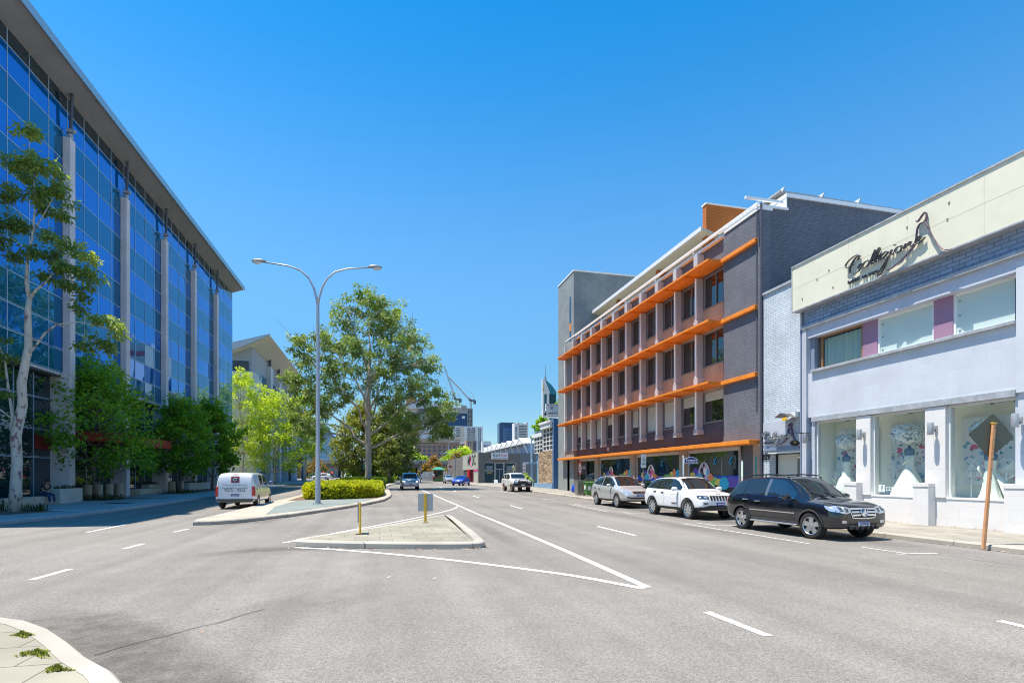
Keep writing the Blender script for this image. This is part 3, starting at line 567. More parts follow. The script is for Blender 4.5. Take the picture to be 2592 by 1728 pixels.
w=MB(); w.box(17.98,18.05,19.88,22.2,3.02,4.34); P(w,'sign_panel',M_BLUE,BS); w=MB(); w.box(17.97,18.06,19.88,22.15,2.98,3.16); P(w,'sign_panel_dark_rail',M_SLBLUE,BS)  # darker blue strip along the panel's lower edge
w=MB(); w.tube([(17.95,19.76,8.2),(17.95,19.76,.2)],.045,8); P(w,'downpipe',M_SLBLUE,BS)
Pt('house_number','329',.36,faceW(18.03,22.06,2.69),mat('letter_black',(.02,.02,.025),.4),BS,depth=.04,bold=.012)
w=MB(); w.box(17.75,18.05,19.88,20.12,4.42,4.62); P(w,'floodlight',M_WHITE,BS)
# script lettering built from tubes. coordinates: u to the right, v up, unit = sign height
SCRIPT=[[(.30,.72),(.36,.86),(.33,.95),(.22,.97),(.08,.88),(.0,.72),(.02,.58),(.1,.54),(.2,.6)],[(.36,.9),(.26,.86),(.16,.66),(.11,.42),(.13,.2),(.22,.1),(.33,.16),(.42,.34),(.43,.44),(.36,.42),(.32,.3),(.34,.24)],
 [(.56,.46),(.48,.44),(.43,.3),(.46,.2),(.54,.22),(.6,.36),(.57,.47),(.62,.42)],[(.62,.3),(.72,.58),(.76,.76),(.73,.82),(.67,.58),(.62,.32),(.64,.22),(.7,.28)],[(.7,.3),(.8,.58),(.85,.78),(.82,.84),(.76,.6),(.7,.32),(.73,.24),(.79,.3)],
 [(.79,.32),(.89,.42),(.9,.5),(.84,.48),(.79,.34),(.82,.24),(.91,.3)],[(.9,.42),(.96,.5),(1.04,.46),(.96,.32),(.91,.24),(1.0,.18),(.97,-.1),(.88,-.4),(.8,-.48),(.81,-.36),(.95,-.02),(1.06,.26)],
 [(1.06,.28),(1.12,.48),(1.08,.3),(1.12,.24),(1.18,.32)],[(1.16,.62),(1.19,.65),(1.18,.6)],[(1.3,.46),(1.22,.46),(1.17,.32),(1.21,.22),(1.29,.26),(1.33,.4),(1.3,.47),(1.36,.44)],
 [(1.36,.3),(1.42,.48),(1.38,.26),(1.48,.46),(1.52,.47),(1.49,.3),(1.54,.24),(1.6,.32)],[(1.6,.32),(1.7,.42),(1.72,.52),(1.65,.5),(1.6,.34),(1.64,.24),(1.74,.3),(1.8,.4)]]
TAIL=[[(1.0,-.4),(1.12,-.37),(1.3,-.22),(1.46,.0),(1.58,.2),(1.62,.45),(1.635,.74),(1.655,.96),(1.71,1.07),(1.79,1.07),(1.83,1.25),(1.81,1.47),(1.75,1.4),(1.69,1.27),(1.65,1.2),(1.63,1.28)],
 [(1.79,1.09),(1.85,.85),(1.9,.5),(1.96,.18),(2.05,-.2),(2.17,-.5),(2.29,-.6)]]
def cr(pts,n=6):
    out=[]; k=len(pts)
    for i in range(k-1):
        p0,p1,p2,p3=[Vector((*pts[min(max(j,0),k-1)],0)) for j in (i-1,i,i+1,i+2)]
        for t in range(n):
            t/=n; out.append(.5*((2*p1)+(-p0+p2)*t+(2*p0-5*p1+4*p2-p3)*t*t+(-p0+3*p1-3*p2+p3)*t**3))
    out.append(Vector((*pts[-1],0))); return out
def script_sign(root,x,y,z,s,sx,r,d,m1,m2,tailk=1):
    for nm,strokes,m in (('script_lettering',SCRIPT,m1),('dress_outline',TAIL,m2)):
        w=MB()
        for st in strokes:
            c=cr(st)
            pts=[(x,y-p.x*sx,z+p.y*s) for p in c]; n=len(pts)
            rr=[r*(.55+.6*abs(math.sin(math.pi*(.1+.8*i/(n-1))*2))) for i in range(n)]
            w.tube(pts,rr,6)
            # letter body reaching back to the board
            for i in range(n-1):
                a,b2=Vector(pts[i]),Vector(pts[i+1]); w.quad(a,b2,b2+Vector((d,0,0)),a+Vector((d,0,0)))
        w.v=[(a-root.location.x,b2-root.location.y,c-root.location.z) for a,b2,c in w.v]
        w.build(nm,m,root,smooth=True)
M_LET=mat('dark_chrome_letter',(.13,.13,.15),.25,.7); M_PINKM=mat('peeling_pink_letter',(.17,.11,.16),.4,.4,noise_=.5,nscale=9)
SGN=thing('parapet_sign','long cream parapet sign with big dark script lettering and a dress outline','sign',(17.6,14,0))
w=MB(); w.box(17.62,17.98,Y0,19.9,9.0,10.9); w2=P(w,'sign_board',M_SIGNC,SGN)
w=MB(); w.box(17.58,18.05,Y0,19.94,10.9,10.96); w.box(17.6,18.0,Y0,19.93,8.95,9.0); w.box(17.6,18.0,19.9,19.94,9.0,10.9); P(w,'trim',M_LEAD,SGN)
w=MB()
for y in (19.35,17.0,14.6,12.2,9.8): w.box(17.617,17.622,y,y+.01,9.02,10.88)
w.box(17.617,17.622,Y0,19.9,9.96,9.968); P(w,'panel_joint',mat('cream_joint',(.6,.56,.42),.6),SGN)
w=MB()
for y,z in ((19.3,9.35),(18.5,9.9),(17.7,9.3),(14.6,10.3),(13.2,10.45),(13.25,9.95),(17.9,10.05)): w.box(17.6,17.63,y,y+.05,z,z+.06)
P(w,'old_bracket',mat('rusty_bracket',(.3,.22,.12),.8),SGN)
script_sign(SGN,17.5,17.04,9.39,.76,1.73,.016,.08,M_LET,M_PINKM)
Pt('sign_lettering','bridal  co ture',.2,faceW(17.57,16.34,9.24),M_LET,SGN,depth=.06,width=1.26)
SG2=thing('entrance_sign','small chrome script sign on pale blue panel over the shop door','sign',(18,21,3.5))
script_sign(SG2,17.86,22.09,3.42,.5,1.0,.02,.1,mat('polished_chrome_letter',(.6,.62,.66),.15,.9),M_PINKM)
Pt('sign_lettering','bridal couture',.11,faceW(17.93,21.8,3.36),M_LET,SG2,depth=.03,width=.8)
# hanging oval sign, number lamp
HS=thing('hanging_sign','black oval sign hanging from a wrought iron bracket by the shop door','sign',(17.5,19.3,3.4))
w=MB(); w.tube([(18.0,19.3,3.62),(17.25,19.3,3.64)],.015,6); w.tube([(18.0,19.3,3.3),(17.9,19.3,3.5),(17.6,19.3,3.6),(17.25,19.3,3.64)],.012,6)
for c in ((17.85,3.5,.07),(17.7,3.56,.04)): w.tube([(c[0]+c[2]*math.cos(a*.7),19.3,c[1]+c[2]*math.sin(a*.7)) for a in range(10)],.008,5)
w.tube([(17.3,19.3,3.64),(17.3,19.3,3.3)],.005,4); w.tube([(17.05,19.3,3.6),(17.1,19.3,3.3)],.005,4); w.tube([(17.25,19.3,3.64),(17.0,19.3,3.62)],.014,6); P(w,'bracket',mat('wrought_iron',(.025,.025,.025),.5),HS)
w=MB(); w.prism([(17.2+.25*math.cos(i*math.pi/10),19.28,3.19+.125*math.sin(i*math.pi/10)) for i in range(20)],(0,.03,0)); o=P(w,'oval_board',mat('black_board',(.02,.02,.02),.4),HS)
Pt('board_number','829',.09,faceS(17.2,19.272,3.22),mat('gold_paint',(.6,.4,.08),.4),o)
NL=thing('number_light','small canopy light with yellow house number above shop door sign','light',(17.6,20.2,4.4))
w=MB(); w.prism([(17.4,19.95,4.42),(17.4,20.15,4.56),(17.4,20.4,4.6),(17.4,20.75,4.42),(17.4,20.4,4.5)],(.6,0,0)); P(w,'hood',mat('dark_hood',(.1,.09,.09),.5),NL)
Pt('yellow_number','839',.18,faceW(17.4,20.12,4.3),mat('yellow_digit',(.8,.5,.04),.5),NL,depth=.04,bold=.01); w=MB(); w.box(17.42,18.0,20.1,20.14,4.24,4.27); P(w,'arm',M_FRAME,NL)
# wall lamps
M_ALU=mat('grey_aluminium',(.42,.43,.45),.35,.3)
for k,(y,z,lab) in enumerate([(19.33,3.4,'grey cylinder wall lamp beside the shop entrance'),(16.62,3.36,'grey cylinder wall lamp on white pier between first and middle display windows'),(13.9,3.35,'grey cylinder wall lamp on white pier between middle and last display windows'),(11.47,3.38,'grey cylinder wall lamp on blue wall right of the leaning sign')]):
    t=thing('wall_lamp',lab,'lamp',(17.72,y,z-.2),0,'cylinder lamps on the bridal shop wall')
    w=MB(); w.lathe([(.0,0),(.085,0),(.09,.01),(.09,.39),(.085,.4),(.0,.4)],n=20); w.build('shade',M_ALU,t,smooth=.6)
    w=MB(); w.box(.085,.2,-.03,.03,.17,.23); w.box(.2,.24 if k else .19,-.05,.05,.1,.3); w.build('bracket',M_ALU,t)
# --- things in the display windows
def petals(mb,cy,cz,r,mi,x=20.29):
    for j in range(7):
        a=rnd.random()*6.28; d=r*rnd.uniform(.1,.6); rr=r*rnd.uniform(.3,.55); y=cy+math.cos(a)*d; z=cz+math.sin(a)*d
        mb.poly([(x-.004-.0006*j,y+rr*math.cos(i*math.pi/4+a)*(1 if i%2 else .7),z+rr*.7*math.sin(i*math.pi/4+a)) for i in range(8)],mi)
FM=[mat('floral_panel_white',(.78,.8,.82),.8),mat('painted_rose_pink',(.68,.2,.32),.8),mat('painted_pale_pink',(.75,.4,.5),.8),mat('painted_blue',(.25,.45,.62),.8),mat('painted_teal',(.08,.36,.34),.8),mat('painted_olive',(.4,.42,.2),.8)]
for k,(a,b2,lab) in enumerate([(17.2,19.15,'painted floral backdrop behind the ruffled strapless gown'),(15.1,16.62,'painted floral backdrop behind the full skirted gown with sash'),(12.0,14.0,'painted floral backdrop behind the lace gown, widest panel')]):
    X=19.24
    t=thing('floral_backdrop',lab,'backdrop',(X,(a+b2)/2,1.4),0,'floral backdrops in the display windows')
    w=MB(); w.box(X,X+.04,a,b2,1.5,3.75); o=P(w,'panel',FM[0],t)
    v=MB()
    for _ in range(14): petals(v,rnd.uniform(a+.1,b2-.1),rnd.uniform(1.7,3.2),rnd.uniform(.08,.14),3,X)
    for _ in range(16): petals(v,rnd.uniform(a+.1,b2-.1),rnd.uniform(1.6,3.1),rnd.uniform(.04,.09),2,X)
    for _ in range(22): petals(v,rnd.uniform(a+.1,b2-.1),rnd.uniform(1.6,3.1),rnd.uniform(.04,.07),4,X)
    for _ in range(8): petals(v,rnd.uniform(a+.1,b2-.1),rnd.uniform(1.6,3.1),rnd.uniform(.04,.06),5,X)
    for q in ((a+.3,2.85),(b2-.35,2.75),((a+b2)/2,2.2)): petals(v,q[0],q[1],.17,1,X)
    P(v,'painted_flowers',FM,t,fix=False)
M_GOWN=mat('ivory_gown_fabric',(.8,.82,.76),.85,noise_=.05,nscale=25,bump=.5,bscale=45); M_MANQ=mat('blue_grey_mannequin',(.16,.24,.33),.5)
def gown(lab,x,y,prof,ruf,rufn,extra=None):
    t=thing('bridal_gown',lab,'gown',(x,y,1.08),0,'bridal gowns in the display windows')
    w=MB(); n=64; vs=[]; k=len(prof)
    for i,(r,h) in enumerate(prof):
        for j in range(n):
            a=2*math.pi*j/n; low=max(0,1-h/.95); rr=r*(1+ruf*low*math.sin(rufn*a+i*.35)+.02*math.sin(3*a+i)); f=1.0 if h<1 else .78
            vs.append((rr*f*math.cos(a),rr*math.sin(a),h+(.01*math.sin(rufn*a) if i==0 else 0)))
    w.add(vs,[(i*n+j,i*n+(j+1)%n,(i+1)*n+(j+1)%n,(i+1)*n+j) for i in range(k-1) for j in range(n)]+[tuple((k-1)*n+j for j in range(n))])
    w.build('dress',M_GOWN,t,smooth=True)
    top=prof[-1][1]; w=MB(); w.lathe([(.15,top-.03),(.17,top+.06),(.185,top+.14),(.16,top+.2),(.07,top+.24),(.05,top+.3),(.045,top+.33)],n=24); w.v=[(a*.75,b3,c) for a,b3,c in w.v]; w.build('mannequin',M_MANQ,t,smooth=True)
    return t
BOD=[(.135,.98),(.15,1.1),(.175,1.24),(.18,1.3)]
t=gown('strapless ivory gown with ruched bodice and ruffled mermaid skirt in first display window',18.78,18.22,[(.36,.0),(.37,.12),(.34,.3),(.3,.46),(.26,.6),(.17,.72),(.16,.85)]+[(.14,.98),(.155,1.1),(.18,1.24),(.185,1.32)],.1,13)
w=MB()
for _ in range(300):
    h=rnd.uniform(.02,.72); a=rnd.random()*6.28; r=.38-.27*(h/.72)**1.6+.02; c=Vector((.78*r*math.cos(a),r*math.sin(a),h)); s=rnd.uniform(.04,.075); u=Vector((-math.sin(a),math.cos(a),0)); n2=Vector((math.cos(a)*.6,math.sin(a)*.6,-.75)); w.add([c-u*s,c+u*s,c+u*s*1.3+n2*s*1.4,c+n2*s*1.9,c-u*s*1.3+n2*s*1.4],[(0,1,2,3,4)])
w.build('ruffles',M_GOWN,t,fix=False)
t=gown('full skirted ivory ball gown with diagonal sash in middle display window',18.78,15.5,[(.56,.0),(.52,.1),(.43,.32),(.32,.56),(.21,.78),(.15,.9)]+BOD,.06,19)
w=MB(); w.tube([(-.14,.16,1.0),(-.18,.02,1.08),(-.14,-.17,1.22)],[.03,.035,.03],7); w.tube([(-.14,.18,1.05),(-.1,.2,1.25)],[.03,.035],7); w.build('sash',M_GOWN,t,smooth=True)
t.scale=(1,1,1.12)
t=gown('slim ivory lace gown with trailing train in last display window',18.78,12.82,[(.3,.0),(.25,.15),(.21,.35),(.19,.6),(.17,.82)]+BOD,.05,9)
t.scale=(1,1,.93)
w=MB(); w.add([(-.05,-.12,.9),(.05,-.2,.85),(.1,-.85,.0),(-.15,-.5,.0)],[(0,1,2,3)]); w.build('train',M_GOWN,t); w=MB(); w.tube([(-.12,.2,1.25),(-.2,.23,1.0),(-.22,.12,.82)],[.04,.035,.02],7); w.build('glove',M_GOWN,t,smooth=True)
M_LEAFW=mat('white_leaf_shade',(.82,.85,.85),.45)
for k,(y,z,r,lab) in enumerate([(18.2,3.2,.4,'white leaf cluster pendant lamp hanging above the ruffled gown'),(15.6,3.32,.5,'largest white leaf cluster pendant lamp, hanging above the full skirted gown'),(12.95,3.25,.42,'white leaf cluster pendant lamp half hidden behind the leaning diamond sign')]):
    t=thing('leaf_pendant',lab,'lamp',(18.8,y,z),0,'pendant lamps in the display windows')
    w=MB()
    for _ in range(430):
        a=rnd.random()*6.28; u=rnd.uniform(-1,1); q=math.sqrt(1-u*u); c=Vector((q*math.cos(a)*r,q*math.sin(a)*r,u*r*.72)); nrm=c.normalized()+Vector((rnd.gauss(0,.35),rnd.gauss(0,.35),rnd.gauss(0,.35))); nrm.normalize(); t1=nrm.orthogonal().normalized(); t2=nrm.cross(t1); s=rnd.uniform(.032,.06)
        w.poly([c+t1*s*math.cos(i*math.pi/3)+t2*s*1.3*math.sin(i*math.pi/3)+nrm*(.015 if i%3 else -.01) for i in range(6)])
    w.build('shade',M_LEAFW,t,fix=False); w=MB(); w.cyl((0,0,0),(0,0,4.12-z),.008,n=5); w.build('cord',M_WHITE,t)
for k,(y,z,r,lab) in enumerate([(16.28,2.02,.28,'wire dandelion ornament left of the full skirted gown'),(14.0,1.72,.26,'low wire dandelion ornament at the left side of last display window'),(13.52,2.08,.3,'tall wire dandelion ornament between floral panel edge and lace gown'),(12.45,2.03,.3,'wire dandelion ornament with pearl rim at the far right of the last display window'),(18.95,1.75,.22,'wire dandelion ornament in first display window')]):
    t=thing('dandelion_ornament',lab,'ornament',(18.95 if k!=3 else 18.9,y,1.08),0,'wire dandelions in the display windows')
    w=MB(); w.cyl((0,0,0),(0,0,z-1.08),.018,n=6); w.build('stem',M_LEAFW,t); w=MB()
    for i in range(34):
        a=2*math.pi*i/34; w.tube([(0,0,z-1.08),(rnd.uniform(-.08,.08),math.cos(a)*r,z-1.08+math.sin(a)*r)],.009,4)
    w.tube([(0,math.cos(i*math.pi/12)*r,z-1.08+math.sin(i*math.pi/12)*r) for i in range(25)],.009 if k!=3 else .016,5); w.build('head',M_LEAFW,t)
# ================================================================== LEFT SIDE: GLASS OFFICE BLOCK
M_COLC=mat('pinkish_precast_concrete',(.78,.7,.7),.85,noise_=.07,nscale=9,stain=.1,bump=.25,bscale=40)
M_GLV=glassmat('vivid_blue_glass',(.001,.22,.66),.015,.6,spec=.4,ior=1.5,wave=.03)
M_GLT=glassmat('teal_blue_glass',(.002,.19,.37),.02,.55,spec=.4,ior=1.5,wave=.03)
M_GLD=glassmat('dark_teal_glass',(.006,.03,.045),.015,.1,spec=.9,ior=1.7,wave=.03)
M_MUL=mat('pale_blue_mullion',(.45,.55,.66),.4,.2); M_SOF=mat('grey_brown_soffit',(.28,.285,.3),.75,noise_=.05,nscale=2,stain=.08); M_FAS=mat('blue_metal_fascia',(.34,.52,.62),.4,.3)
M_STRUT=mat('dark_steel_strut',(.1,.1,.12),.5); M_REDC=mat('red_canopy_panel',(.42,.05,.028),.5,noise_=.05,nscale=2)
GB=thing('glass_office_building','tall blue glass office block with pinkish concrete columns and overhanging tilted roof','building',(-18.22,46,0),-.0138)
ce=[-21.75,-14.5,-7.25,0,7.25,14.5,21.75]; CW=.55; YE=28.9; YS=-22.6
hz=[8.02,9.42,10.85,12.55,14.25,15.95,17.65,19.4,21.05,22.75,24.25,25.2]
edges=[YS]+[e for e in ce]+[YE]
for bi in range(len(edges)-1):
    y0=edges[bi]; y1=edges[bi+1]-(CW if bi<len(edges)-2 else 0)
    ys=[y0]+[y0+d for d in (1.85,3.6,5.35) if y0+d<y1-.4]+[y1]
    # the glass runs on behind the columns
    ys2=ys[:]; ys2[-1]=edges[bi+1]
    g=MB()
    for r in range(len(hz)-1):
        z0,z1=hz[r],hz[r+1]
        for c in range(len(ys2)-1):
            t=rnd.gauss(0,.006); q=rnd.gauss(0,.006); mi=[0,1,0,1,0,1,0,1,0,0,1][10-r] if r<10 else 2
            mi={10:2,9:0,8:1,7:0,6:1,5:0,4:1,3:0,2:1,1:0,0:1}[r]
            g.quad((-.43+t+q,ys2[c],z0),(-.43-t+q,ys2[c+1],z0),(-.43-t-q,ys2[c+1],z1),(-.43+t-q,ys2[c],z1),mi)
    o=g.build('curtain_wall',[M_GLV,M_GLT,M_GLD],GB,fix=False)
    w=MB()
    for y in ys2[:-1]: w.box(-.45,-.412,y-.022,y+.022,8.0,25.1)
    for z in hz[:-1]:
        w.box(-.45,-.414,y0+.03,edges[bi+1]-.03,z-.025,z+.025)
        if z in(8.02,9.42,10.85): w.box(-.45,-.414,y0+.03,edges[bi+1]-.03,z+.07,z+.095)
    w.build('mullions',M_MUL,o)
for e in ce:
    w=MB(); w.box(-.42,0,e-CW,e,7.98,22.45); w.box(-1.2,0,e-CW-.02,e,.1,7.98)
    o=w.build('column',M_COLC,GB,bevel=.015)
    w=MB(); w.cyl((-.12,e-.3,22.45),(-.02,e-.3,25.6),.09,n=10); w.build('strut',M_STRUT,o); w=MB(); w.cyl((-.12,e-.3,22.4),(-.12,e-.3,22.75),.16,.14,n=10); w.box(-.3,.14,e-.4,e-.2,22.85,23.05); w.build('strut_shoe',M_FIN,o)
w=MB(); w.prism([(-.45,YS-.6,25.1),(1.0,YS-.6,25.62),(1.0,YS-.6,25.72),(-14,YS-.6,25.9),(-14,YS-.6,25.2)],(0,YE+.5-YS,0)); w.build('roof',M_SOF,GB)
w=MB(); w.prism([(1.0,YS-.7,25.5),(1.06,YS-.7,25.5),(1.06,YS-.7,26.0),(-1.4,YS-.7,26.2),(-1.4,YS-.7,26.1),(1.0,YS-.7,25.9)],(0,YE+.75-YS,0)); w.build('fascia',M_FAS,GB)
w=MB(); w.box(-14,-.5,YE-.1,YE,8,25.1); w.box(-14,-.5,YS,YS+.1,.1,25.1); w.box(-14,-13.8,YS,YE,.1,25.1); w.box(-14,-.44,YS,YE,7.9,8.0); w.build('end_wall',M_COLC,GB)
w=MB(); w.box(-1.2,-.46,YS,YE,7.8,7.9); w.build('undercroft_soffit',mat('dark_soffit',(.09,.09,.1),.5),GB)
for bi in range(len(edges)-1):
    y0=edges[bi]; y1=edges[bi+1]-(CW if bi<len(edges)-2 else 0); g=MB(); w=MB()
    vs=[y0]+[y0+d for d in (1.3,1.72,3.4,5.1) if y0+d<y1-.4]+[y1]; hs2=[.12,2.87,4.52,6.38,7.8]
    for c in range(len(vs)-1):
        for r in range(4):
            t=rnd.gauss(0,.005); g.quad((-1.05+t,vs[c],hs2[r]),(-1.05-t,vs[c+1],hs2[r]),(-1.05-t,vs[c+1],hs2[r+1]),(-1.05+t,vs[c],hs2[r+1]),0)
        w.box(-1.06,-1.02,vs[c]-.022,vs[c]+.022,.12,7.8)
    for z in (2.87,4.52,6.38): w.box(-1.06,-1.025,y0+.03,y1-.03,z-.022,z+.022); w.box(-1.06,-1.025,y0+.03,y1-.03,z+.06,z+.08)
    o=g.build('lobby_glazing',[M_GLD],GB,fix=False); w.build('mullions',M_MUL,o)
w=MB(); w.box(-1.0,-.97,-9.4,-7.82,3.36,4.2); w.build('red_panel',mat('dark_red_panel',(.25,.012,.012),.5),GB)
w=MB(); w.box(-1,1.6,-6.4,3.4,4.0,4.62); w.build('canopy',M_REDC,GB,bevel=.02)
# planters, bench, bollards
M_PLANT=mat('cream_precast',(.58,.53,.47),.85,noise_=.08,nscale=14,stain=.08,bump=.2,bscale=60); M_BEI=mat('beige_precast',(.55,.45,.34),.85,noise_=.1,nscale=20,stain=.08,bump=.2,bscale=60)
def hollow(x0,x1,y0,y1,z0,z1,t=.1):
    w=MB(); w.box(x0,x1,y0,y0+t,z0,z1); w.box(x0,x1,y1-t,y1,z0,z1); w.box(x0,x0+t,y0+t,y1-t,z0,z1); w.box(x1-t,x1,y0+t,y1-t,z0,z1); w.box(x0+t,x1-t,y0+t,y1-t,z0,z1-.12); return w
LEAFD=[(.03,.055,.015),(.05,.08,.02),(.09,.13,.03)]
def tint_mesh(name,verts,faces,tints,m,parent=None):
    me=bpy.data.meshes.new(name); me.from_pydata(verts,[],faces); at_=me.attributes.new('tint','FLOAT','FACE'); at_.data.foreach_set('value',tints); me.materials.append(m)
    o=bpy.data.objects.new(name,me); COL.objects.link(o)
    if parent: o.parent=parent
    return o
def blades(n,fx,h,w_,m,name,parent,lean=.4,rs=rnd):
    vs,fs,ts=[],[],[]
    for _ in range(n):
        x,y,z=fx(); a=rs.random()*6.28; l=h*rs.uniform(.5,1.1); dx,dy=math.cos(a)*l*lean*rs.random(),math.sin(a)*l*lean*rs.random(); b2=a+1.57; wx,wy=math.cos(b2)*w_,math.sin(b2)*w_; k=len(vs)
        vs+=[(x-wx,y-wy,z),(x+wx,y+wy,z),(x+dx*.5+wx*.8,y+dy*.5+wy*.8,z+l*.6),(x+dx*.5-wx*.8,y+dy*.5-wy*.8,z+l*.6),(x+dx*1.3,y+dy*1.3,z+l*.95)]; fs+=[(k,k+1,k+2,k+3),(k+3,k+2,k+4)]; t=min(1,max(0,rs.gauss(.5,.25))); ts+=[t,t]
    return tint_mesh(name,vs,fs,ts,m,parent)
M_SHRUB=leafmat('dark_strappy_leaf',(.02,.04,.012),(.05,.075,.02),(.12,.12,.04),.25)
for k,(x0,x1,y0,y1,lab) in enumerate([(-20.4,-19.0,38.45,40.6,'cream concrete planter box right beside the seated person'),(-19.4,-18.6,50.6,54.0,'cream concrete planter box behind the low beige seat block'),(-18.4,-17.6,57.0,63.4,'long low concrete planter box near the white van')]):
    if k==0: x0,x1,y0,y1=-18.12,-17.45,35.4,37.7
    zb=gz(y0)+.14; h=.85 if k==0 else .75
    t=thing('planter_box',lab,'planter',((x0+x1)/2,(y0+y1)/2,zb),0,'concrete planters along the glass building')
    w=hollow(x0-(x0+x1)/2,x1-(x0+x1)/2,y0-(y0+y1)/2,y1-(y0+y1)/2,0,h); w.build('trough',M_PLANT,t,bevel=.015)
    hx,hy=(x1-x0)/2-.15,(y1-y0)/2-.15
    blades(160 if k==0 else 260,lambda: (rnd.uniform(-hx,hx),rnd.uniform(-hy,hy),h-.14),.4,.02,M_SHRUB,'plants',t)
for (x0,x1,y0,y1,h,lab) in [(-18.15,-17.6,31.0,34.95,.5,'long beige concrete bench seat with a person sitting at its end'),(-18.5,-17.7,46.4,50.4,.48,'low beige concrete seat block beyond the row of bollards'),(-19.6,-18.0,27.6,30.3,.55,'pale concrete seat block behind the gum tree trunk at left edge')]:
    zb=gz(y0)+.14; t=thing('concrete_bench',lab,'bench',((x0+x1)/2,(y0+y1)/2,zb)); w=MB(); a,b2=(x1-x0)/2,(y1-y0)/2; w.box(-a,a,-b2,b2,.06,h); w.box(-a+.05,a-.05,-b2+.05,b2-.05,-.1,.06); w.build('seat_block',M_BEI if h<.55 else M_PLANT,t,bevel=.012)
for k,(x,y,lab) in enumerate([(-18.88,41.37,'beige round bollard half hidden behind the plane tree trunk'),(-18.63,42.25,'beige round bollard just right of the plane tree trunk'),(-18.51,43.42,'beige round bollard in the middle of the row by the glass doors'),(-18.39,44.67,'beige round bollard in front of the dark column base'),(-17.9,53.4,'beige round bollard beside the second plane tree'),(-17.75,55.0,'beige round bollard between planters left of the white van')]):
    o=MB().lathe([(0,-.05),(.26,-.05),(.26,.92),(.245,.95),(0,.95)],n=24).build('bollard',M_BEI,None,smooth=.6); o.location=(x,y,gz(y)+.14); tag(o,lab,'bollard','round bollards outside the glass building')
# ------------------------------------------------------------------ second office building with the swept roof
M_PANEL=brick('pale_grey_panels',(.42,.42,.45),(.3,.3,.33),3,1.9,.02,.03,axis='auto',bumpy=.2,stain=.05); M_PANELW=mat('white_panel',(.62,.62,.64),.7,noise_=.04,nscale=1)
SB=thing('swept_roof_office','pale grey office building with upswept white roof on dark posts and concrete slab columns','building',(-18,100,0))
w=MB(); w.box(-34,-18.1,85.4,125,.2,20.6); P(w,'wall',M_PANEL,SB)
w=MB(); w.box(-34,-17.8,84.8,88.4,.2,17.0); P(w,'front_block',M_PANELW,SB,bevel=.02)
w=MB(); w.box(-34,-18.6,85.34,85.4,17.2,18.6); P(w,'strip_window',M_GLD,SB)
w=MB()
for r in range(8):
    for c in range(9):
        y0=89+c*3.0+ (0); z0=2.2+r*1.95
        if y0+2.9>116: continue
        w.quad((-18.06,y0,z0),(-18.06,y0+2.86,z0),(-18.06,y0+2.86,z0+1.85),(-18.06,y0,z0+1.85),(r+c)%3)
P(w,'window_grid',[M_GLV,M_GLD,M_GLT],SB,fix=False)
for y in (96.3,104.4,112.2):
    w=MB(); w.box(-18.1,-17.4,y-1.2,y+.6,.2,19.8); o=P(w,'column',M_PANELW,SB); v=MB(); v.box(-17.9,-17.5,y-.5,y-.1,19.8,22.2); P(v,'post',M_STRUT,o)
w=MB(); w.box(-18.6,-17.5,116.7,119.4,.2,20); w.box(-18.5,-17.45,119.4,124.5,.2,20); P(w,'end_pier',mat('blue_grey_concrete',(.33,.36,.4),.8,noise_=.05,nscale=2),SB)
w=MB(); w.prism([(-15.6,84.3,22.25),(-18.1,84.3,20.75),(-21,84.3,19.3),(-34,84.3,17.2),(-34,84.3,18.4),(-21,84.3,20.7),(-15.6,84.3,22.4)],(0,41,0)); P(w,'swept_roof',mat('cream_roof_soffit',(.58,.52,.45),.7),SB)
w=MB(); w.prism([(-15.5,84.1,22.3),(-18.1,84.1,21.0),(-21,84.1,19.6),(-34,84.1,17.4),(-34,84.1,18.6),(-21,84.1,20.8),(-15.5,84.1,22.5)],(0,.2,0)); P(w,'roof_edge',mat('silver_roof_edge',(.6,.62,.65),.4,.3),SB)
w=MB(); w.box(-17.4,-14.6,112,116.5,4.4,5.6); w.box(-14.9,-14.6,112,116.5,.5,4.4); P(w,'entry_portal',M_PANEL,SB)
w=MB(); w.prism([(-15.6,111.95,4.95),(-15.0,111.95,4.55),(-14.4,111.95,4.95),(-15.0,111.95,5.35)],(0,.04,0)); P(w,'diamond_emblem',mat('emblem_black',(.02,.02,.02),.5),SB)
w=MB(); w.box(-15.4,-14.6,111.9,111.94,4.9,5.0); P(w,'emblem_bar',mat('yellow_digit',(.8,.5,.04),.5),SB)
# ================================================================== FAR END OF THE STREET
rs_=ats(1170,1080,310,2352); r4=ats(1000,880,500,1960); ro=ats(720,1040,460,2352); rf=ats(1020,900,260,1274)
M_GRAYB=brick('grey_brown_brick',(.2,.18,.165),(.13,.12,.11),.3,.1,.01,.06,axis='auto'); M_SAGE=mat('sage_render',(.42,.43,.36),.8,noise_=.04,nscale=2,stain=.05); M_SLATEW=mat('slate_cladding',(.15,.17,.19),.6)
M_BLK=mat('sign_black',(.02,.02,.025),.5); M_SRED=mat('sign_red',(.65,.02,.04),.45); M_SPINK=mat('sign_magenta',(.6,.05,.25),.5); M_SGW=mat('sign_white',(.74,.75,.78),.5)
EV=thing('corner_shop_building','low dark brick shop with sage parapet wall, red column and three glass bays','building',(16,88,.5))
w=MB(); w.box(16.05,26.2,88,129,.3,5.65); P(w,'brick_wall',M_GRAYB,EV)
w=MB(); w.box(15.9,16.05,88.0,92.2,.3,2.95); w.box(15.9,16.05,88.0,89.6,2.95,5.75); w.box(15.9,16.05,89.6,104.8,2.95,5.75); P(w,'sage_wall',M_SAGE,EV)
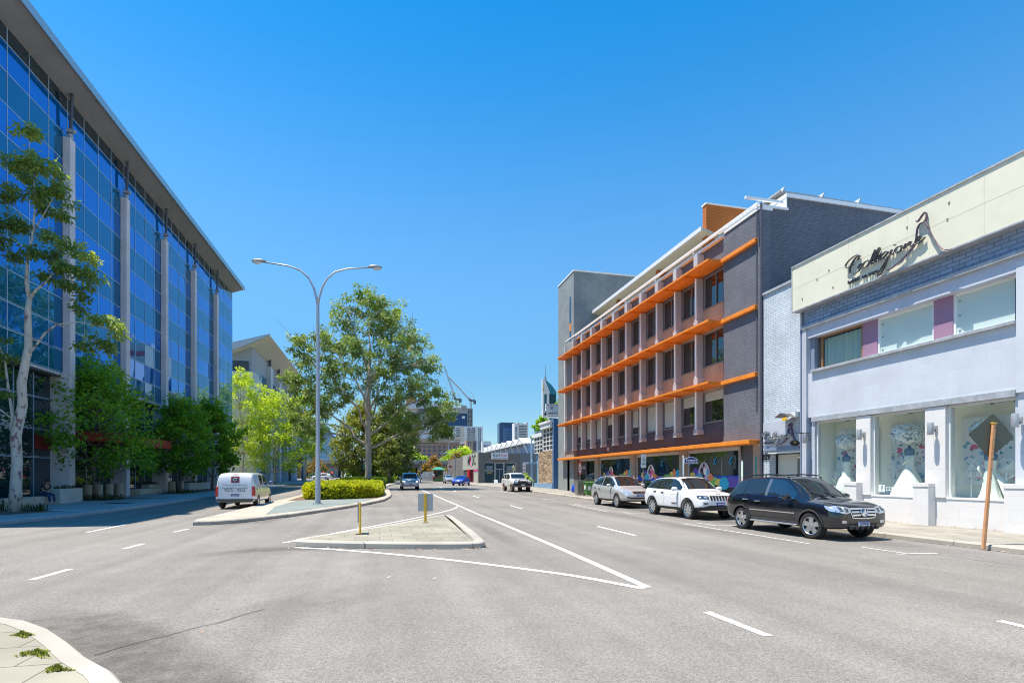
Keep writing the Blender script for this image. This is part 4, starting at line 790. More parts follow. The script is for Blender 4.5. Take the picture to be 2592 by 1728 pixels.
w=MB(); w.box(16.0,16.8,87.8,88.05,.3,5.75); P(w,'brick_pier',M_GRAYB,EV); w=MB(); w.box(23.2,26.3,87.9,88.02,.3,5.7); P(w,'slate_wall',M_SLATEW,EV)
w=MB(); w.cyl((15.75,95.6,.3),(15.75,95.6,2.95),.45,n=16); P(w,'red_column',M_SRED,EV,smooth=.6)
w=MB(); w.box(15.86,15.9,88.0,92.0,2.6,2.95); P(w,'red_stripe',M_SPINK,EV)
w=MB(); w.box(15.95,16.05,92.4,104,.4,2.85); P(w,'side_glass',M_GLD,EV)
for a,b2,z0,z1 in ((16.95,18.7,.75,4.0),(20.4,22.3,.75,4.0),(18.95,20.2,.68,3.9)):
    w=MB(); w.box(a,b2,87.93,88.0,z0,z1); o=P(w,'glass_bay',M_SGLASS,EV); v=MB(); v.box(a-.08,a,87.88,88,z0,z1+.08); v.box(b2,b2+.08,87.88,88,z0,z1+.08); v.box(a,b2,87.88,88,z1,z1+.08)
    if b2<20.3 and a>18.8: v.box(19.55,19.6,87.9,87.93,z0,2.9); v.box(a,b2,87.9,87.93,2.9,2.98)
    P(v,'frame',M_LFRAME,o)
    if a!=18.95: Pt('window_lettering','AUSTRALIAN\nMIGRATION\nSERVICE CENTRE' if a<18 else 'STUDENTS\nPARTNERS\nWORK VISAS',.34,faceS((a+b2)/2,87.91,3.0),M_SGW,o,width=1.35); v=MB(); v.box((a+b2)/2-.45,(a+b2)/2+.45,87.915,87.925,2.3,2.42); P(v,'gold_line',mat('yellow_digit',(.8,.5,.04),.5),o)
Pt('wall_lettering','M',2.5,faceW(15.87,97.3,4.5),M_BLK,EV,bold=.03,width=2.4); Pt('wall_lettering','D',2.5,faceW(15.87,93.0,4.5),M_BLK,EV,bold=.03,width=1.7); Pt('wall_lettering','C',2.5,faceW(15.87,91.0,4.5),M_BLK,EV,bold=.03,width=1.7)
w=MB(); w.tube([(15.86,94.7,5.45),(15.86,95.5,4.8),(15.86,95.5,4.2),(15.86,94.5,3.6)],[.07,.12,.12,.07],6); P(w,'magenta_bracket',M_SPINK,EV)
ES=thing('shop_sign','white board sign reading EasiVisa with red half on dark brick shop front','sign',(19.6,87.6,5.1)); w=MB(); w.box(18.15,20.95,87.45,87.75,4.62,5.72); P(w,'board',M_SGW,ES); w=MB(); w.box(18.1,21.0,87.47,87.78,4.56,4.62); w.box(18.1,21.0,87.47,87.78,5.72,5.76); P(w,'edge',M_FRAME,ES)
Pt('sign_lettering','Easi',.8,faceS(18.93,87.44,5.3),mat('letter_grey',(.1,.1,.12),.5),ES,width=1.1); Pt('sign_lettering','Visa',.8,faceS(20.15,87.44,5.3),M_SRED,ES,width=1.15); Pt('sign_lettering','Migration Made Simple',.22,faceS(19.55,87.44,4.8),mat('letter_grey',(.1,.1,.12),.5),ES,width=2.3)
for (x,z,lab) in ((18.75,.9,'small white sandwich board in front of dark brick shop'),):
    o=MB().prism([(x-.32,86.9,.64),(x+.32,86.9,.64),(x+.32,87.1,1.2),(x-.32,87.1,1.2)],(0,.03,0)).build('sandwich_board',M_SGW); tag(o,lab,'sign')
# saw-tooth roofed hall
ST=thing('sawtooth_hall','pale blue hall with a row of white sawtooth roofs behind the low shop','building',(26,108,0))
w=MB(); w.box(25,44,89.8,127.5,.5,7.3); P(w,'wall',mat('hall_blue',(.3,.42,.58),.7,noise_=.04,nscale=1),ST)
for k in range(8):
    y=89.6+4.7*k; w=MB(); w.prism([(24.0,y,7.55),(24.0,y+2.35,8.6),(24.0,y+4.7,7.55),(24.0,y+4.7,7.35),(24.0,y+2.35,8.35),(24.0,y,7.35)],(18,0,0)); w.prism([(24.05,y+.1,7.4),(24.05,y+2.35,8.4),(24.05,y+4.6,7.4)],(.2,0,0)); P(w,'sawtooth_roof',M_WHITE,ST)
    w=MB(); w.prism([(24.05,y-.06,7.45),(24.05,y+.06,7.45),(24.9,y+.06,5.6),(24.9,y-.06,5.6)],(.25,0,0)); P(w,'raking_fin',M_WHITE,ST)
# blue building with stone cladding
M_STONE=brick('stacked_stone',(.46,.33,.21),(.13,.09,.06),.55,.13,.02,.6,bumpy=1.0,rough=.9); M_SKYB=mat('sky_blue_render',(.2,.34,.5),.7,noise_=.04,nscale=2); M_DKB=mat('shaded_blue_render',(.07,.17,.34),.7)
BL=thing('stone_front_building','small blue building with stacked stone front and white gridded windows','building',(18.6,60,.4))
w=MB(); w.box(18.6,18.9,56.5,62.0,.95,4.7); P(w,'stone_wall',M_STONE,BL); w=MB(); w.box(18.5,19.0,56.45,64.0,.3,.95); P(w,'plinth',M_SKYB,BL)
w=MB(); w.box(18.58,19.4,56.1,56.5,.3,8.1); P(w,'blue_pier',M_DKB,BL); w=MB(); w.box(18.9,30,56.5,64.0,.3,7.3); P(w,'core',M_SKYB,BL)  # shade on the camera-facing pier is put into its darker blue
w=MB(); w.box(18.3,19.4,56.5,60.4,7.25,7.95); w.box(18.2,19.5,56.3,60.6,7.75,8.0); w.box(18.5,19.0,60.4,64.6,6.5,6.95); P(w,'white_parapet',M_WHITE,BL)
w=MB()
for a,b2,z0,z1,n,q in ((56.6,60.2,4.75,7.25,3,5),(60.5,63.9,4.6,6.5,3,4)):
    for i in range(n+1): y=a+(b2-a)*i/n; w.box(18.62,18.74,y-.05,y+.05,z0,z1)
    for j in range(q+1): z=z0+(z1-z0)*j/q; w.box(18.63,18.73,a+.05,b2-.05,z-.05,z+.05)
fr=P(w,'window_grid',M_WHITE,BL); w=MB(); w.box(18.78,18.84,56.6,63.9,4.72,7.2); P(w,'dark_glass',mat('purple_grey_glass',(.05,.05,.09),.1),fr)
w=MB(); w.cyl((18.3,63.9,.4),(18.3,63.9,6.6),.12,n=8); w.box(17.7,19,63.6,64.1,3.3,3.5); P(w,'light_blue_post',mat('light_blue_post',(.35,.5,.65),.6),BL)
AS=thing('rooftop_sign','white two tier rooftop sign with a crest and the letters ABBOTT','sign',(18.6,57,8.8))
w=MB(); w.box(17.6,20.4,56.9,57.1,8.3,9.08); w.box(17.95,20.4,56.95,57.15,9.1,9.85); w.box(18.2,18.3,57,57.1,7.9,8.3); w.box(19.8,19.9,57,57.1,7.9,8.3); P(w,'board',mat('sign_pale_grey',(.84,.85,.85),.6),AS)
Pt('sign_lettering','ABBOTT',.38,faceS(18.86,56.88,8.75),M_BLK,AS,width=1.4); Pt('sign_lettering','THE BUSINESS GROUP',.12,faceS(18.86,56.88,8.45),M_BLK,AS,width=1.4); Pt('sign_lettering','THE ROYAL HOUSE',.12,faceS(18.75,56.93,9.7),mat('letter_grey',(.1,.1,.12),.5),AS,width=1.4)
w=MB(); w.tube([(18.65+.17*math.cos(i*math.pi/8),56.93,9.4+.17*math.sin(i*math.pi/8)) for i in range(17)],.02,5); w.ball((18.65,56.94,9.4),.07); P(w,'round_emblem',mat('letter_grey',(.1,.1,.12),.5),AS)
w=MB(); w.prism([(17.7,56.88,8.68),(17.87,56.88,8.48),(18.04,56.88,8.68),(17.97,56.88,8.74),(17.77,56.88,8.74)],(0,.02,0)); w.prism([(17.82,56.88,8.77),(17.92,56.88,8.77),(17.95,56.88,8.9),(17.87,56.88,8.94)],(0,.02,0)); P(w,'crest',M_BLK,AS)
# ------------------------------------------------------------------ overpass
M_CONC=mat('weathered_concrete',(.3,.29,.27),.9,noise_=.08,nscale=.8,stain=.15,sscale=.2); M_DCONC=mat('dark_concrete',(.14,.135,.13),.9,noise_=.1,nscale=.6)
OV=thing('freeway_overpass','concrete freeway overpass crossing the far end of the street on piers','bridge',(0,190,1.2))
w=MB(); w.box(-90,90,186,202,5.9,6.35); w.box(-90,90,185.8,186.1,6.35,7.0); P(w,'deck',M_CONC,OV); w=MB(); w.box(-90,90,187,201,4.8,5.9); P(w,'girder',M_DCONC,OV)
w=MB(); w.box(-90,90,185.7,185.8,7.25,7.33)
for i in range(60): w.box(-90+3*i,-89.93+3*i,185.7,185.8,6.9,7.25)
P(w,'hand_rail',M_FINM,OV)
for x in (-33,-14.2,-10.5,9.5,13.5,34): w=MB(); w.box(x-.7,x+.7,188,200,1,4.8); P(w,'pier',M_CONC,OV)
w=MB(); w.prism([(-60,188,1),(-14.8,188,1),(-14.8,188,4.8),(-60,188,4.8)],(0,1,0)); w.prism([(15.4,188,1.0),(60,188,1.0),(60,188,4.8),(15.4,188,4.8)],(0,1,0)); P(w,'abutment',mat('abutment_grey',(.27,.28,.31),.9),OV)
# sound wall and bank under the bridge
w=MB(); w.prism([(-42,172,1),(-14,176,1),(-14,183,1),(-42,183,1)],(0,0,1.2)); o=w.build('ground_bank',mat('sandy_bank',(.5,.4,.28),.95,noise_=.1,nscale=.6)); o['kind']='structure'
o=MB().box(-45,-13,168,168.4,1,2.6).build('low_wall',mat('abutment_grey',(.27,.28,.31),.9)); tag(o,'low grey wall behind traffic at the intersection','wall')
# arena
M_ARN=brick('pale_blue_arena_tiles',(.34,.47,.56),(.2,.31,.4),2.2,1.5,.08,.05,axis='xz',bumpy=.1,rough=.35); M_ARD=mat('arena_dark_glass',(.03,.035,.05),.2)
AR=thing('faceted_arena','pale blue faceted arena with a dark glass wedge beyond the overpass','building',(-28,260,0))
def far_prism(name,pts,f,Y,dep,m,par,zmin=None):
    q=[f(x,y,Y) for x,y in pts]
    if zmin is not None: q=[Vector((p.x,p.y,max(p.z,zmin))) if p.z>2 else Vector((p.x,p.y,zmin)) for p in q]
    w=MB(); w.prism(q,(0,dep,0)); return P(w,name,m,par)
far_prism('left_facet',[(-150,640),(-150,300),(165,250),(165,380),(345,622),(345,640)],ro,258,30,M_ARN,AR)
far_prism('right_facet',[(385,640),(385,610),(470,420),(560,200),(640,330),(700,460),(760,640)],ro,257,30,M_ARN,AR)
far_prism('dark_wedge',[(165,370),(255,430),(420,430),(500,330),(560,200),(590,260),(480,470),(390,620),(345,620)],ro,259,20,M_ARD,AR)
far_prism('upper_facet',[(165,250),(400,150),(540,190),(480,330),(430,430),(250,430),(165,360)],ro,262,24,mat('arena_sky_panel',(.42,.56,.68),.4),AR)
far_prism('white_rim',[(160,235),(400,140),(400,155),(160,252)],ro,256,6,M_WHITE,AR)
far_prism('blue_panel',[(575,290),(665,335),(660,350),(570,305)],ro,255,2,mat('arena_bright_blue',(.03,.15,.55),.5),AR)
# ------------------------------------------------------------------ city blocks
def block(name,lab,a,b2,f,Y,dep,m,zb=0):
    """box building from its top-left and bottom-right picture corners at distance Y"""
    p,q=f(a[0],a[1],Y),f(b2[0],b2[1],Y); t=thing(name,lab,'building',((p.x+q.x)/2,Y,zb)); w=MB(); w.box(p.x,q.x,Y,Y+dep*.3,zb,p.z); P(w,'wall',m,t); return t,p,q
def grid(t,f,Y,x0,x1,y0,y1,nx,ny,fx,fy,m,name='window',depth=.25):
    p,q=f(x0,y0,Y),f(x1,y1,Y); W_,H_=(q.x-p.x)/nx,(p.z-q.z)/ny; w=MB()
    for i in range(nx):
        for j in range(ny): a=p.x+W_*(i+(1-fx)/2); c=q.z+H_*(j+(1-fy)/2); w.box(a,a+W_*fx,Y-depth,Y+.02,c,c+H_*fy)
    P(w,name,m,t)
M_HOTEL=mat('brown_brick_far',(.36,.22,.155),.9,noise_=.05,nscale=.3); M_FGL=mat('far_window_blue',(.06,.1,.18),.2); M_WAP=mat('white_render_far',(.68,.66,.65),.8); M_PINKF=mat('pinkish_render_far',(.52,.42,.38),.8)
t,p,q=block('brown_brick_hotel','long brown brick hotel with rows of small windows beyond the overpass',(150,1085),(800,1310),rf,330,30,M_HOTEL); grid(t,rf,330,170,790,1105,1300,10,4,.5,.45,M_FGL,'windows'); 
w=MB(); P_=rf(165,1025,329); Q=rf(710,1085,329); w.box(P_.x,Q.x,330,350,Q.z,P_.z); P(w,'upper_floor',mat('tan_brick_far',(.46,.31,.22),.9),t)
w=MB(); 
for y in (1100,1160,1210,1265): a,b2=rf(380,y,330),rf(800,y+6,330); w.box(a.x,b2.x,329.8,330,b2.z,a.z)
P(w,'sill_band',mat('tan_brick_far',(.46,.31,.22),.9),t)
t,p,q=block('brown_brick_wing','brown brick building wing with tall dark windows in front of the white flats',(785,1045),(912,1310),rf,322,20,mat('tan_brick_far',(.46,.31,.22),.9)); grid(t,rf,322,868,912,1060,1175,3,4,.7,.8,M_FGL,'windows'); grid(t,rf,322,800,850,1062,1120,2,2,.5,.6,M_FGL,'windows')
t,p,q=block('white_apartment_block','white stepped apartment block with blue balconies below the blue tower',(585,870),(990,1200),rf,430,25,M_WAP); grid(t,rf,430,652,705,888,1010,1,6,1,.6,M_FGL,'balcony_windows'); grid(t,rf,430,792,842,888,1045,1,6,.9,.6,M_FGL,'balcony_windows'); grid(t,rf,430,846,900,888,1045,1,6,.9,.6,M_FGL,'balcony_windows'); grid(t,rf,430,932,968,895,1170,2,11,.6,.8,M_FGL,'corner_windows')
w=MB(); a,b2=rf(708,876,429),rf(755,1060,429); w.box(a.x,b2.x,429.5,430,b2.z,a.z); P(w,'peach_panel',mat('peach_render_far',(.62,.5,.42),.8),t)
w=MB()
for i in range(7): a,b2=rf(652,908+24*i,429),rf(705,913+24*i,429); w.box(a.x,b2.x,428.8,430,b2.z,a.z); a,b2=rf(790,908+24*i,429),rf(902,913+24*i,429); w.box(a.x,b2.x,428.8,430,b2.z,a.z)
P(w,'balcony_slabs',M_WAP,t)
t,p,q=block('small_white_block','small white rooftop block right of the white flats',(985,1058),(1095,1200),rf,420,20,M_WAP); grid(t,rf,420,1000,1080,1095,1160,2,1,.7,.6,M_FGL,'windows')
M_BTW=mat('blue_glass_tower',(.01,.07,.2),.25,noise_=.08,nscale=.15); M_FGREY=mat('raw_concrete_frame',(.36,.36,.36),.9,noise_=.1,nscale=.2)
t,p,q=block('unfinished_blue_tower','dark blue glass tower under construction with bare concrete top floors',(515,715),(805,1100),rf,600,40,M_BTW)
def fbox(t,name,f,Y,a,b2,m,dep=20): p,q=f(a[0],a[1],Y),f(b2[0],b2[1],Y); w=MB(); w.box(p.x,q.x,Y,Y+dep,q.z,p.z); return P(w,name,m,t)
fbox(t,'bare_floors',rf,598,(560,640),(800,716),M_FGREY); fbox(t,'lift_core',rf,597,(722,615),(790,660),M_FGREY); fbox(t,'stair_core',rf,597,(560,615),(622,645),M_FGREY); fbox(t,'scaffold_core',rf,599,(800,650),(865,1000),M_FGREY); [grid(t,rf,599,a,a+19,660,880,1,14,.6,.65,M_ARD,'open_bays') for a in (805,824,843)]; grid(t,rf,598,570,660,655,700,1,2,1,.5,M_ARD,'open_bays'); fbox(t,'white_panel',rf,598,(733,748),(768,778),M_WHITE,1)
w=MB()
for i in range(13): a=rf(520+22*i,716,599.6); b2=rf(520+22*i,1000,599.6); w.box(a.x,a.x+.25,599.5,600,b2.z,a.z)
P(w,'mullions',mat('tower_mullion',(.03,.12,.28),.4),t)
t,p,q=block('beige_tower','beige and grey tower seen through the big gum tree crown',(45,580),(520,1100),rf,520,40,M_PINKF); fbox(t,'terracotta_top',rf,518,(48,503),(168,585),mat('terracotta_render',(.55,.27,.15),.8)); fbox(t,'pale_face',rf,517,(186,715),(515,1060),mat('pale_grey_render_far',(.56,.54,.56),.8)); fbox(t,'dark_band',rf,516,(195,660),(435,716),M_DCONC); fbox(t,'upper_face',rf,518,(60,580),(430,662),mat('pale_grey_render_far',(.56,.54,.56),.8))
t,p,q=block('dark_blue_tower','dark blue glass tower with stepped reflective front on the skyline',(1035,745),(1190,990),r4,650,40,mat('navy_glass_far',(.03,.08,.17),.2)); fbox(t,'mid_blue_face',r4,649,(1070,790),(1190,990),mat('mid_blue_glass_far',(.05,.16,.33),.15)); fbox(t,'cap',r4,648,(1050,738),(1190,748),mat('mid_blue_glass_far',(.05,.16,.33),.15))  # lower front in a paler blue than the tower body
w=MB()
for j in range(12): a,b2=r4(1090,812+15*j,648.6),r4(1180,818+15*j,648.6); w.box(a.x,b2.x,648.5,649,b2.z,a.z)
P(w,'floor_lines',mat('pale_floor_line',(.16,.28,.42),.4),t)
t,p,q=block('white_banded_tower','white office tower with dark horizontal window bands',(1185,745),(1320,960),r4,620,40,M_WAP); grid(t,r4,620,1228,1306,765,910,1,9,1,.42,M_ARD,'window_band'); grid(t,r4,620,1192,1212,780,910,1,12,.9,.4,M_ARD,'window_band')
fbox(t,'crown',r4,619,(1210,738),(1232,760),M_WAP); fbox(t,'crown',r4,619,(1298,738),(1318,760),M_WAP)
SPT=thing('spire_tower','white edged teal glass tower with slanted top and tall antenna','building',(150,700,0))
def fp(name,pts,Y,dep,m): dep=min(dep,5); q=[r4(x,y,Y) for x,y in pts]; w=MB(); w.prism(q,(0,dep,0)); return P(w,name,m,SPT)
fp('body',[(1465,315),(1500,320),(1560,375),(1600,435),(1600,800),(1465,800)],700,30,mat('teal_glass_far',(.03,.2,.25),.2)); fp('white_frame',[(1463,310),(1488,312),(1535,440),(1535,450),(1480,455),(1480,800),(1463,800)],696,4,M_WAP); fp('white_gable',[(1470,330),(1485,335),(1527,446),(1470,470)],697,3,mat('pale_grey_render_far',(.56,.54,.56),.8)); fp('white_edge',[(1510,455),(1530,450),(1530,800),(1510,800)],695,4,M_WAP)
w=MB()
for j in range(12): a,b2=r4(1532,460+9*j,698),r4(1598,464+9*j,698); w.box(a.x,b2.x,697.5,699.9,b2.z,a.z)
P(w,'floor_lines',mat('dark_teal_far',(.02,.1,.14),.3),SPT)
w=MB(); a=r4(1491,320,700); b2=r4(1491,165,700); w.tube([a,b2],[.7,.25],6); w.box(a.x-1.2,a.x+1.2,699,701,a.z-1,a.z+4); P(w,'antenna',mat('antenna_grey',(.25,.27,.3),.5),SPT)
w=MB(); a=r4(1468,362,694.5); w.box(a.x,a.x+.9,694,694.6,a.z-8,a.z); b2=r4(1488,400,694.5); w.box(a.x,b2.x-1,694,694.6,a.z-9,a.z-7.2); P(w,'gold_emblem',mat('gold_paint',(.6,.4,.08),.4),SPT)
# cranes
M_CR=mat('crane_steel',(.5,.55,.58),.5); M_CRD=mat('crane_dark',(.12,.14,.16),.5)
def lattice(mb,a,b2,w0,w1,n):
    a,b2=Vector(a),Vector(b2); d=(b2-a).normalized(); u=d.cross(Vector((0,1,0))).normalized(); v=d.cross(u)
    for k in range(n):
        t0,t1=k/n,(k+1)/n; p,q=a.lerp(b2,t0),a.lerp(b2,t1); ww=w0+(w1-w0)*t0; wx=w0+(w1-w0)*t1
        c0=[p+u*i*ww+v*j*ww for i,j in((-1,-1),(1,-1),(1,1),(-1,1))]; c1=[q+u*i*wx+v*j*wx for i,j in((-1,-1),(1,-1),(1,1),(-1,1))]
        for i in range(4): mb.tube([c0[i],c1[i]],.26,4,cap=False); mb.tube([c0[i],c1[(i+1)%4]],.17,3,cap=False)
def crane(lab,mast0,mast1,jib,apex,cw0,cw1,Y,hook):
    p=rf(*mast0,Y); t=thing('tower_crane',lab,'crane',(p.x,Y,p.z),0,'luffing cranes on the unfinished tower')
    m0,m1,j1,ap,c0,c1,hk=[rf(*q,Y) for q in (mast0,mast1,jib,apex,cw0,cw1,hook)]
    w=MB(); lattice(w,m0,m1,.75,.75,5); P(w,'mast',M_CR,t); w=MB(); lattice(w,m1+Vector((-.5,0,.8)),j1,.85,.4,18); P(w,'jib',M_CR,t)
    w=MB(); w.box(m1.x-1.6,c1.x,Y-1.2,Y+1.2,m1.z-.6,m1.z+1.3); w.box(m1.x-2.6,m1.x-.6,Y-2.2,Y-.6,m1.z+.2,m1.z+2.4); P(w,'machine_deck',M_CRD,t); w=MB(); w.box(c1.x-1.6,c1.x+1.2,Y-1.4,Y+1.4,c1.z-2.6,c1.z+1.4); P(w,'counterweight',M_CRD,t)
    w=MB(); w.tube([m1,ap],.35,5); w.tube([c1,ap],.22,5); P(w,'a_frame',M_CR,t); w=MB(); w.tube([ap,j1],.07,3); w.tube([ap+Vector((.5,0,-.5)),m1.lerp(j1,.65)],.06,3); w.tube([j1,hk],.06,3); P(w,'cables',M_CRD,t)
crane('luffing crane with the steeper jib, standing left on the unfinished tower',(656,630),(656,545),(510,125),(692,460),(690,540),(712,550),590,(506,330))
crane('luffing crane with the lower jib, standing right on the unfinished tower',(842,650),(842,560),(553,250),(872,475),(880,560),(892,570),598,(558,560))
# green road signs and gantry
M_GSIGN=mat('road_sign_green',(.01,.16,.085),.5); M_POLE=mat('galvanised_pole',(.42,.46,.5),.45,.4)
def panel_sign(name,lab,a,b2,f,Y,m,txt=None,poles=True,tm=None,ts=.6,grp=None,zb=None):
    p,q=f(*a,Y),f(*b2,Y); cx=(p.x+q.x)/2; zb=gz(Y) if zb is None else zb
    t=thing(name,lab,'sign',(cx,Y,zb),0,grp); w=MB(); w.box(p.x,q.x,Y-.05,Y+.02,q.z,p.z); P(w,'panel',m,t,bevel=.03)
    if poles: w=MB(); w.cyl((p.x+.2*(q.x-p.x),Y+.1,zb),(p.x+.2*(q.x-p.x),Y+.1,p.z-.1),.09,n=8); w.cyl((p.x+.8*(q.x-p.x),Y+.1,zb),(p.x+.8*(q.x-p.x),Y+.1,p.z-.1),.09,n=8); P(w,'post',M_POLE,t)
    if txt:
        for (s,u,v,sz,wd) in txt: Pt('sign_lettering',s,sz,faceS(p.x+(q.x-p.x)*u,Y-.07,q.z+(p.z-q.z)*v),tm or M_SGW,t,width=wd*(q.x-p.x))
    return t
panel_sign('direction_sign','large green overhead direction sign under the overpass behind the big tree trunk',(805,668),(1038,750),ro,160,M_GSIGN,[('East Perth',.28,.5,1.0,.42),('Fwy',.4,.82,.7,.2),('v',.25,.16,.9,.08),('v',.8,.16,.9,.08)],True)
panel_sign('arrow_sign','small green arrow sign at left of the far intersection',(318,812),(402,838),ro,148,M_GSIGN,None,True)
panel_sign('round_logo_sign','white square sign with an orange disc by the car park entrance',(2112,692),(2176,752),ro,118,M_SGW,None,True); a=ro(2146,716,117.9); w=MB(); w.prism([(a.x+.36*math.cos(i*math.pi/9),117.9,a.z+.36*math.sin(i*math.pi/9)) for i in range(18)],(0,.03,0)); tag(w.build('orange_disc',mat('logo_orange',(.7,.12,.03),.5)),None,None); bpy.data.objects['orange_disc'].parent=bpy.data.objects['round_logo_sign']; bpy.data.objects['orange_disc'].location=-bpy.data.objects['round_logo_sign'].location
# traffic lights
M_TLB=mat('traffic_black',(.02,.02,.02),.6); M_YPOST=mat('yellow_post_paint',(.72,.42,.03),.5,noise_=.08,nscale=10)
for (x,y0,y1,Y,on,lab) in [(290,800,935,150,0,'traffic signal on a yellow post left of the small green arrow sign'),(505,793,905,146,1,'red traffic signal above the white wagon'),(617,793,905,146,1,'red traffic signal left of the overpass pier'),(1203,780,870,120,1,'orange traffic signal right of the big tree trunk'),(1458,800,870,135,0,'traffic signal on a yellow post left of the silver van')]:
    a,b2=ro(x,y0,Y),ro(x,y1,Y); zb=gz(Y); t=thing('traffic_light',lab,'traffic light',(a.x,Y,zb),0,'traffic signals at the far intersection'); w=MB(); w.cyl((0,0,0),(0,0,a.z-zb-.6),.1,n=8); w.build('post',M_YPOST,t)
    w=MB(); w.box(-.32,.32,-.12,.1,a.z-zb-1.0,a.z-zb+.15); w.build('housing',M_TLB,t)
    for k in range(3): w=MB(); w.lathe([(0,-.14),(.14,-.14),(.14,-.1),(0,-.1)],(0,-.02,a.z-zb-.05-.34*k),'y',12); w.build('lens',(mat('lit_red_lens',(.7,.03,.02),.4,emit=(1,.05,.02,3)) if 'red' in lab else mat('lit_amber_lens',(.8,.25,.02),.4,emit=(1,.3,.03,3))) if on and k==(0 if 'red' in lab else 1) else M_CRD,t)
# distant street lamps and poles
for (x,y0,Y,arm,lab) in [(240,450,112,0,'dark slim pole standing beside the swept roof office'),(741,655,135,0,'pale pole in front of the overpass left of the big tree'),(2123,415,230,1,'street lamp above the overpass, left one in front of the brown hotel'),(2270,410,225,-1,'street lamp above the overpass, right one with bent arm in front of the brown hotel'),(1760,640,100,0,'pale pole right behind the silver van'),(2215,600,112,-1,'street lamp between the car park sign and the blue hatchback'),(2240,460,240,0,'thin pole between the two lamps above the overpass'),(712,560,185,0,'pale mast standing on the overpass in front of the arena')]:
    a=ro(x,y0,Y); zb=gz(Y) if Y<180 else 6.0; t=thing('distant_lamp_post',lab,'lamp post',(a.x,Y,zb),0,'poles at the far end of the street'); h=a.z-zb; r=.11*max(1,Y/150); w=MB(); w.tube([(0,0,0),(0,0,h)],[r,r*.6],7); w.build('pole',M_STRUT if x==240 else M_POLE,t)
    if arm: w=MB(); w.tube([(0,0,h),(arm*.4,0,h+.5),(arm*2.0,0,h+.9)],r*.6,6); w.box(min(arm*1.8,arm*3.2),max(arm*1.8,arm*3.2),-.2,.2,h+.8,h+1.05); w.build('lamp_arm',M_POLE,t)
# ticket kiosk and white fence by the car park
KK=thing('ticket_kiosk','small car park ticket kiosk with a green hipped roof','kiosk',(ro(1990,930,112).x,112,gz(112)))
w=MB(); w.box(-1.1,1.1,-.9,.9,0,1.0); P2=w.build('lower_wall',mat('kiosk_brown',(.2,.14,.1),.7),KK); w=MB(); w.box(-.95,.95,-.85,.85,1.0,2.4); w.build('glazing',M_SGLASS,KK); w=MB(); w.add([(-1.5,-1.3,2.4),(1.5,-1.3,2.4),(1.5,1.3,2.4),(-1.5,1.3,2.4),(-.4,-.2,3.0),(.4,-.2,3.0),(.4,.2,3.0),(-.4,.2,3.0)],[(0,1,5,4),(1,2,6,5),(2,3,7,6),(3,0,4,7),(4,5,6,7),(3,2,1,0)]); w.build('roof',mat('kiosk_green_roof',(.03,.24,.14),.5),KK); w=MB(); w.box(-.9,.9,-.92,-.9,.1,.55); w.build('green_panel',mat('kiosk_green_panel',(.08,.3,.05),.6),KK)
a,b2=ro(1790,930,116),ro(2110,930,116); FN=thing('white_fence','white paling fence behind the ticket kiosk','fence',((a.x+b2.x)/2,116,gz(116))); w=MB(); n=44; L2=(b2.x-a.x)/2
for i in range(n): x=-L2+2*L2*i/n; w.box(x,x+2*L2/n*.7,-.03,.03,0,2.05)
w.build('palings',M_WHITE,FN); w=MB(); w.box(-L2,L2,.03,.08,1.6,1.75); w.box(-L2,L2,.03,.08,.3,.45); w.build('rail',M_WHITE,FN)
for (x,y0,y1,lab,m) in [(1845,805,930,'white sign post with a blank disc near the car park fence',M_SGW),(1385+400,815,935,'slim white sign post right of the silver van',M_SGW)]:
    a=ro(x,y0,108); t=thing('small_sign_post',lab,'sign',(a.x,108,gz(108))); h=a.z-gz(108); w=MB(); w.cyl((0,0,0),(0,0,h),.05,n=6); w.build('post',M_YPOST if x==1845 else M_SGW,t); w=MB(); w.box(-.3,.3,-.05,-.02,h-.7,h); w.build('plate',m,t,bevel=.05)
# tower that the glass block mirrors; from the street it stands hidden behind the brick offices
MT=thing('mirrored_tower','white dark banded tower with red crown stripe, seen mirrored in the blue glass','building',(381,1015,0)); MT.rotation_euler=(0,0,R(20))
w=MB(); w.prism([(-17,-14,1),(-6,-18,1),(8,-17,1),(17,-12,1),(17,16,1),(-17,16,1)],(0,0,226)); w.build('body',M_WAP,MT); w=MB()
for j in range(34):
    z=20+5.4*j; 
    for a,b2 in (((-17.1,-13.5),(-13,-16)),((5,-17.6),(16.8,-12.4))): w.quad((a[0],a[1]-.4,z),(b2[0],b2[1]-.4,z),(b2[0],b2[1]-.4,z+2.6),(a[0],a[1]-.4,z+2.6))
w.quad((-9,-17.6,10),(1,-18.1,10),(-1,-18.1,185),(-7,-18,185)); w.build('dark_bands',M_ARD,MT,fix=False); w=MB(); w.prism([(-13,-16.2,206),(-6,-18.4,206),(8,-17.4,206),(13,-14.9,206),(8,-17,206),(-6,-18,206)],(0,0,8)); w.build('red_stripe',M_SRED,MT)
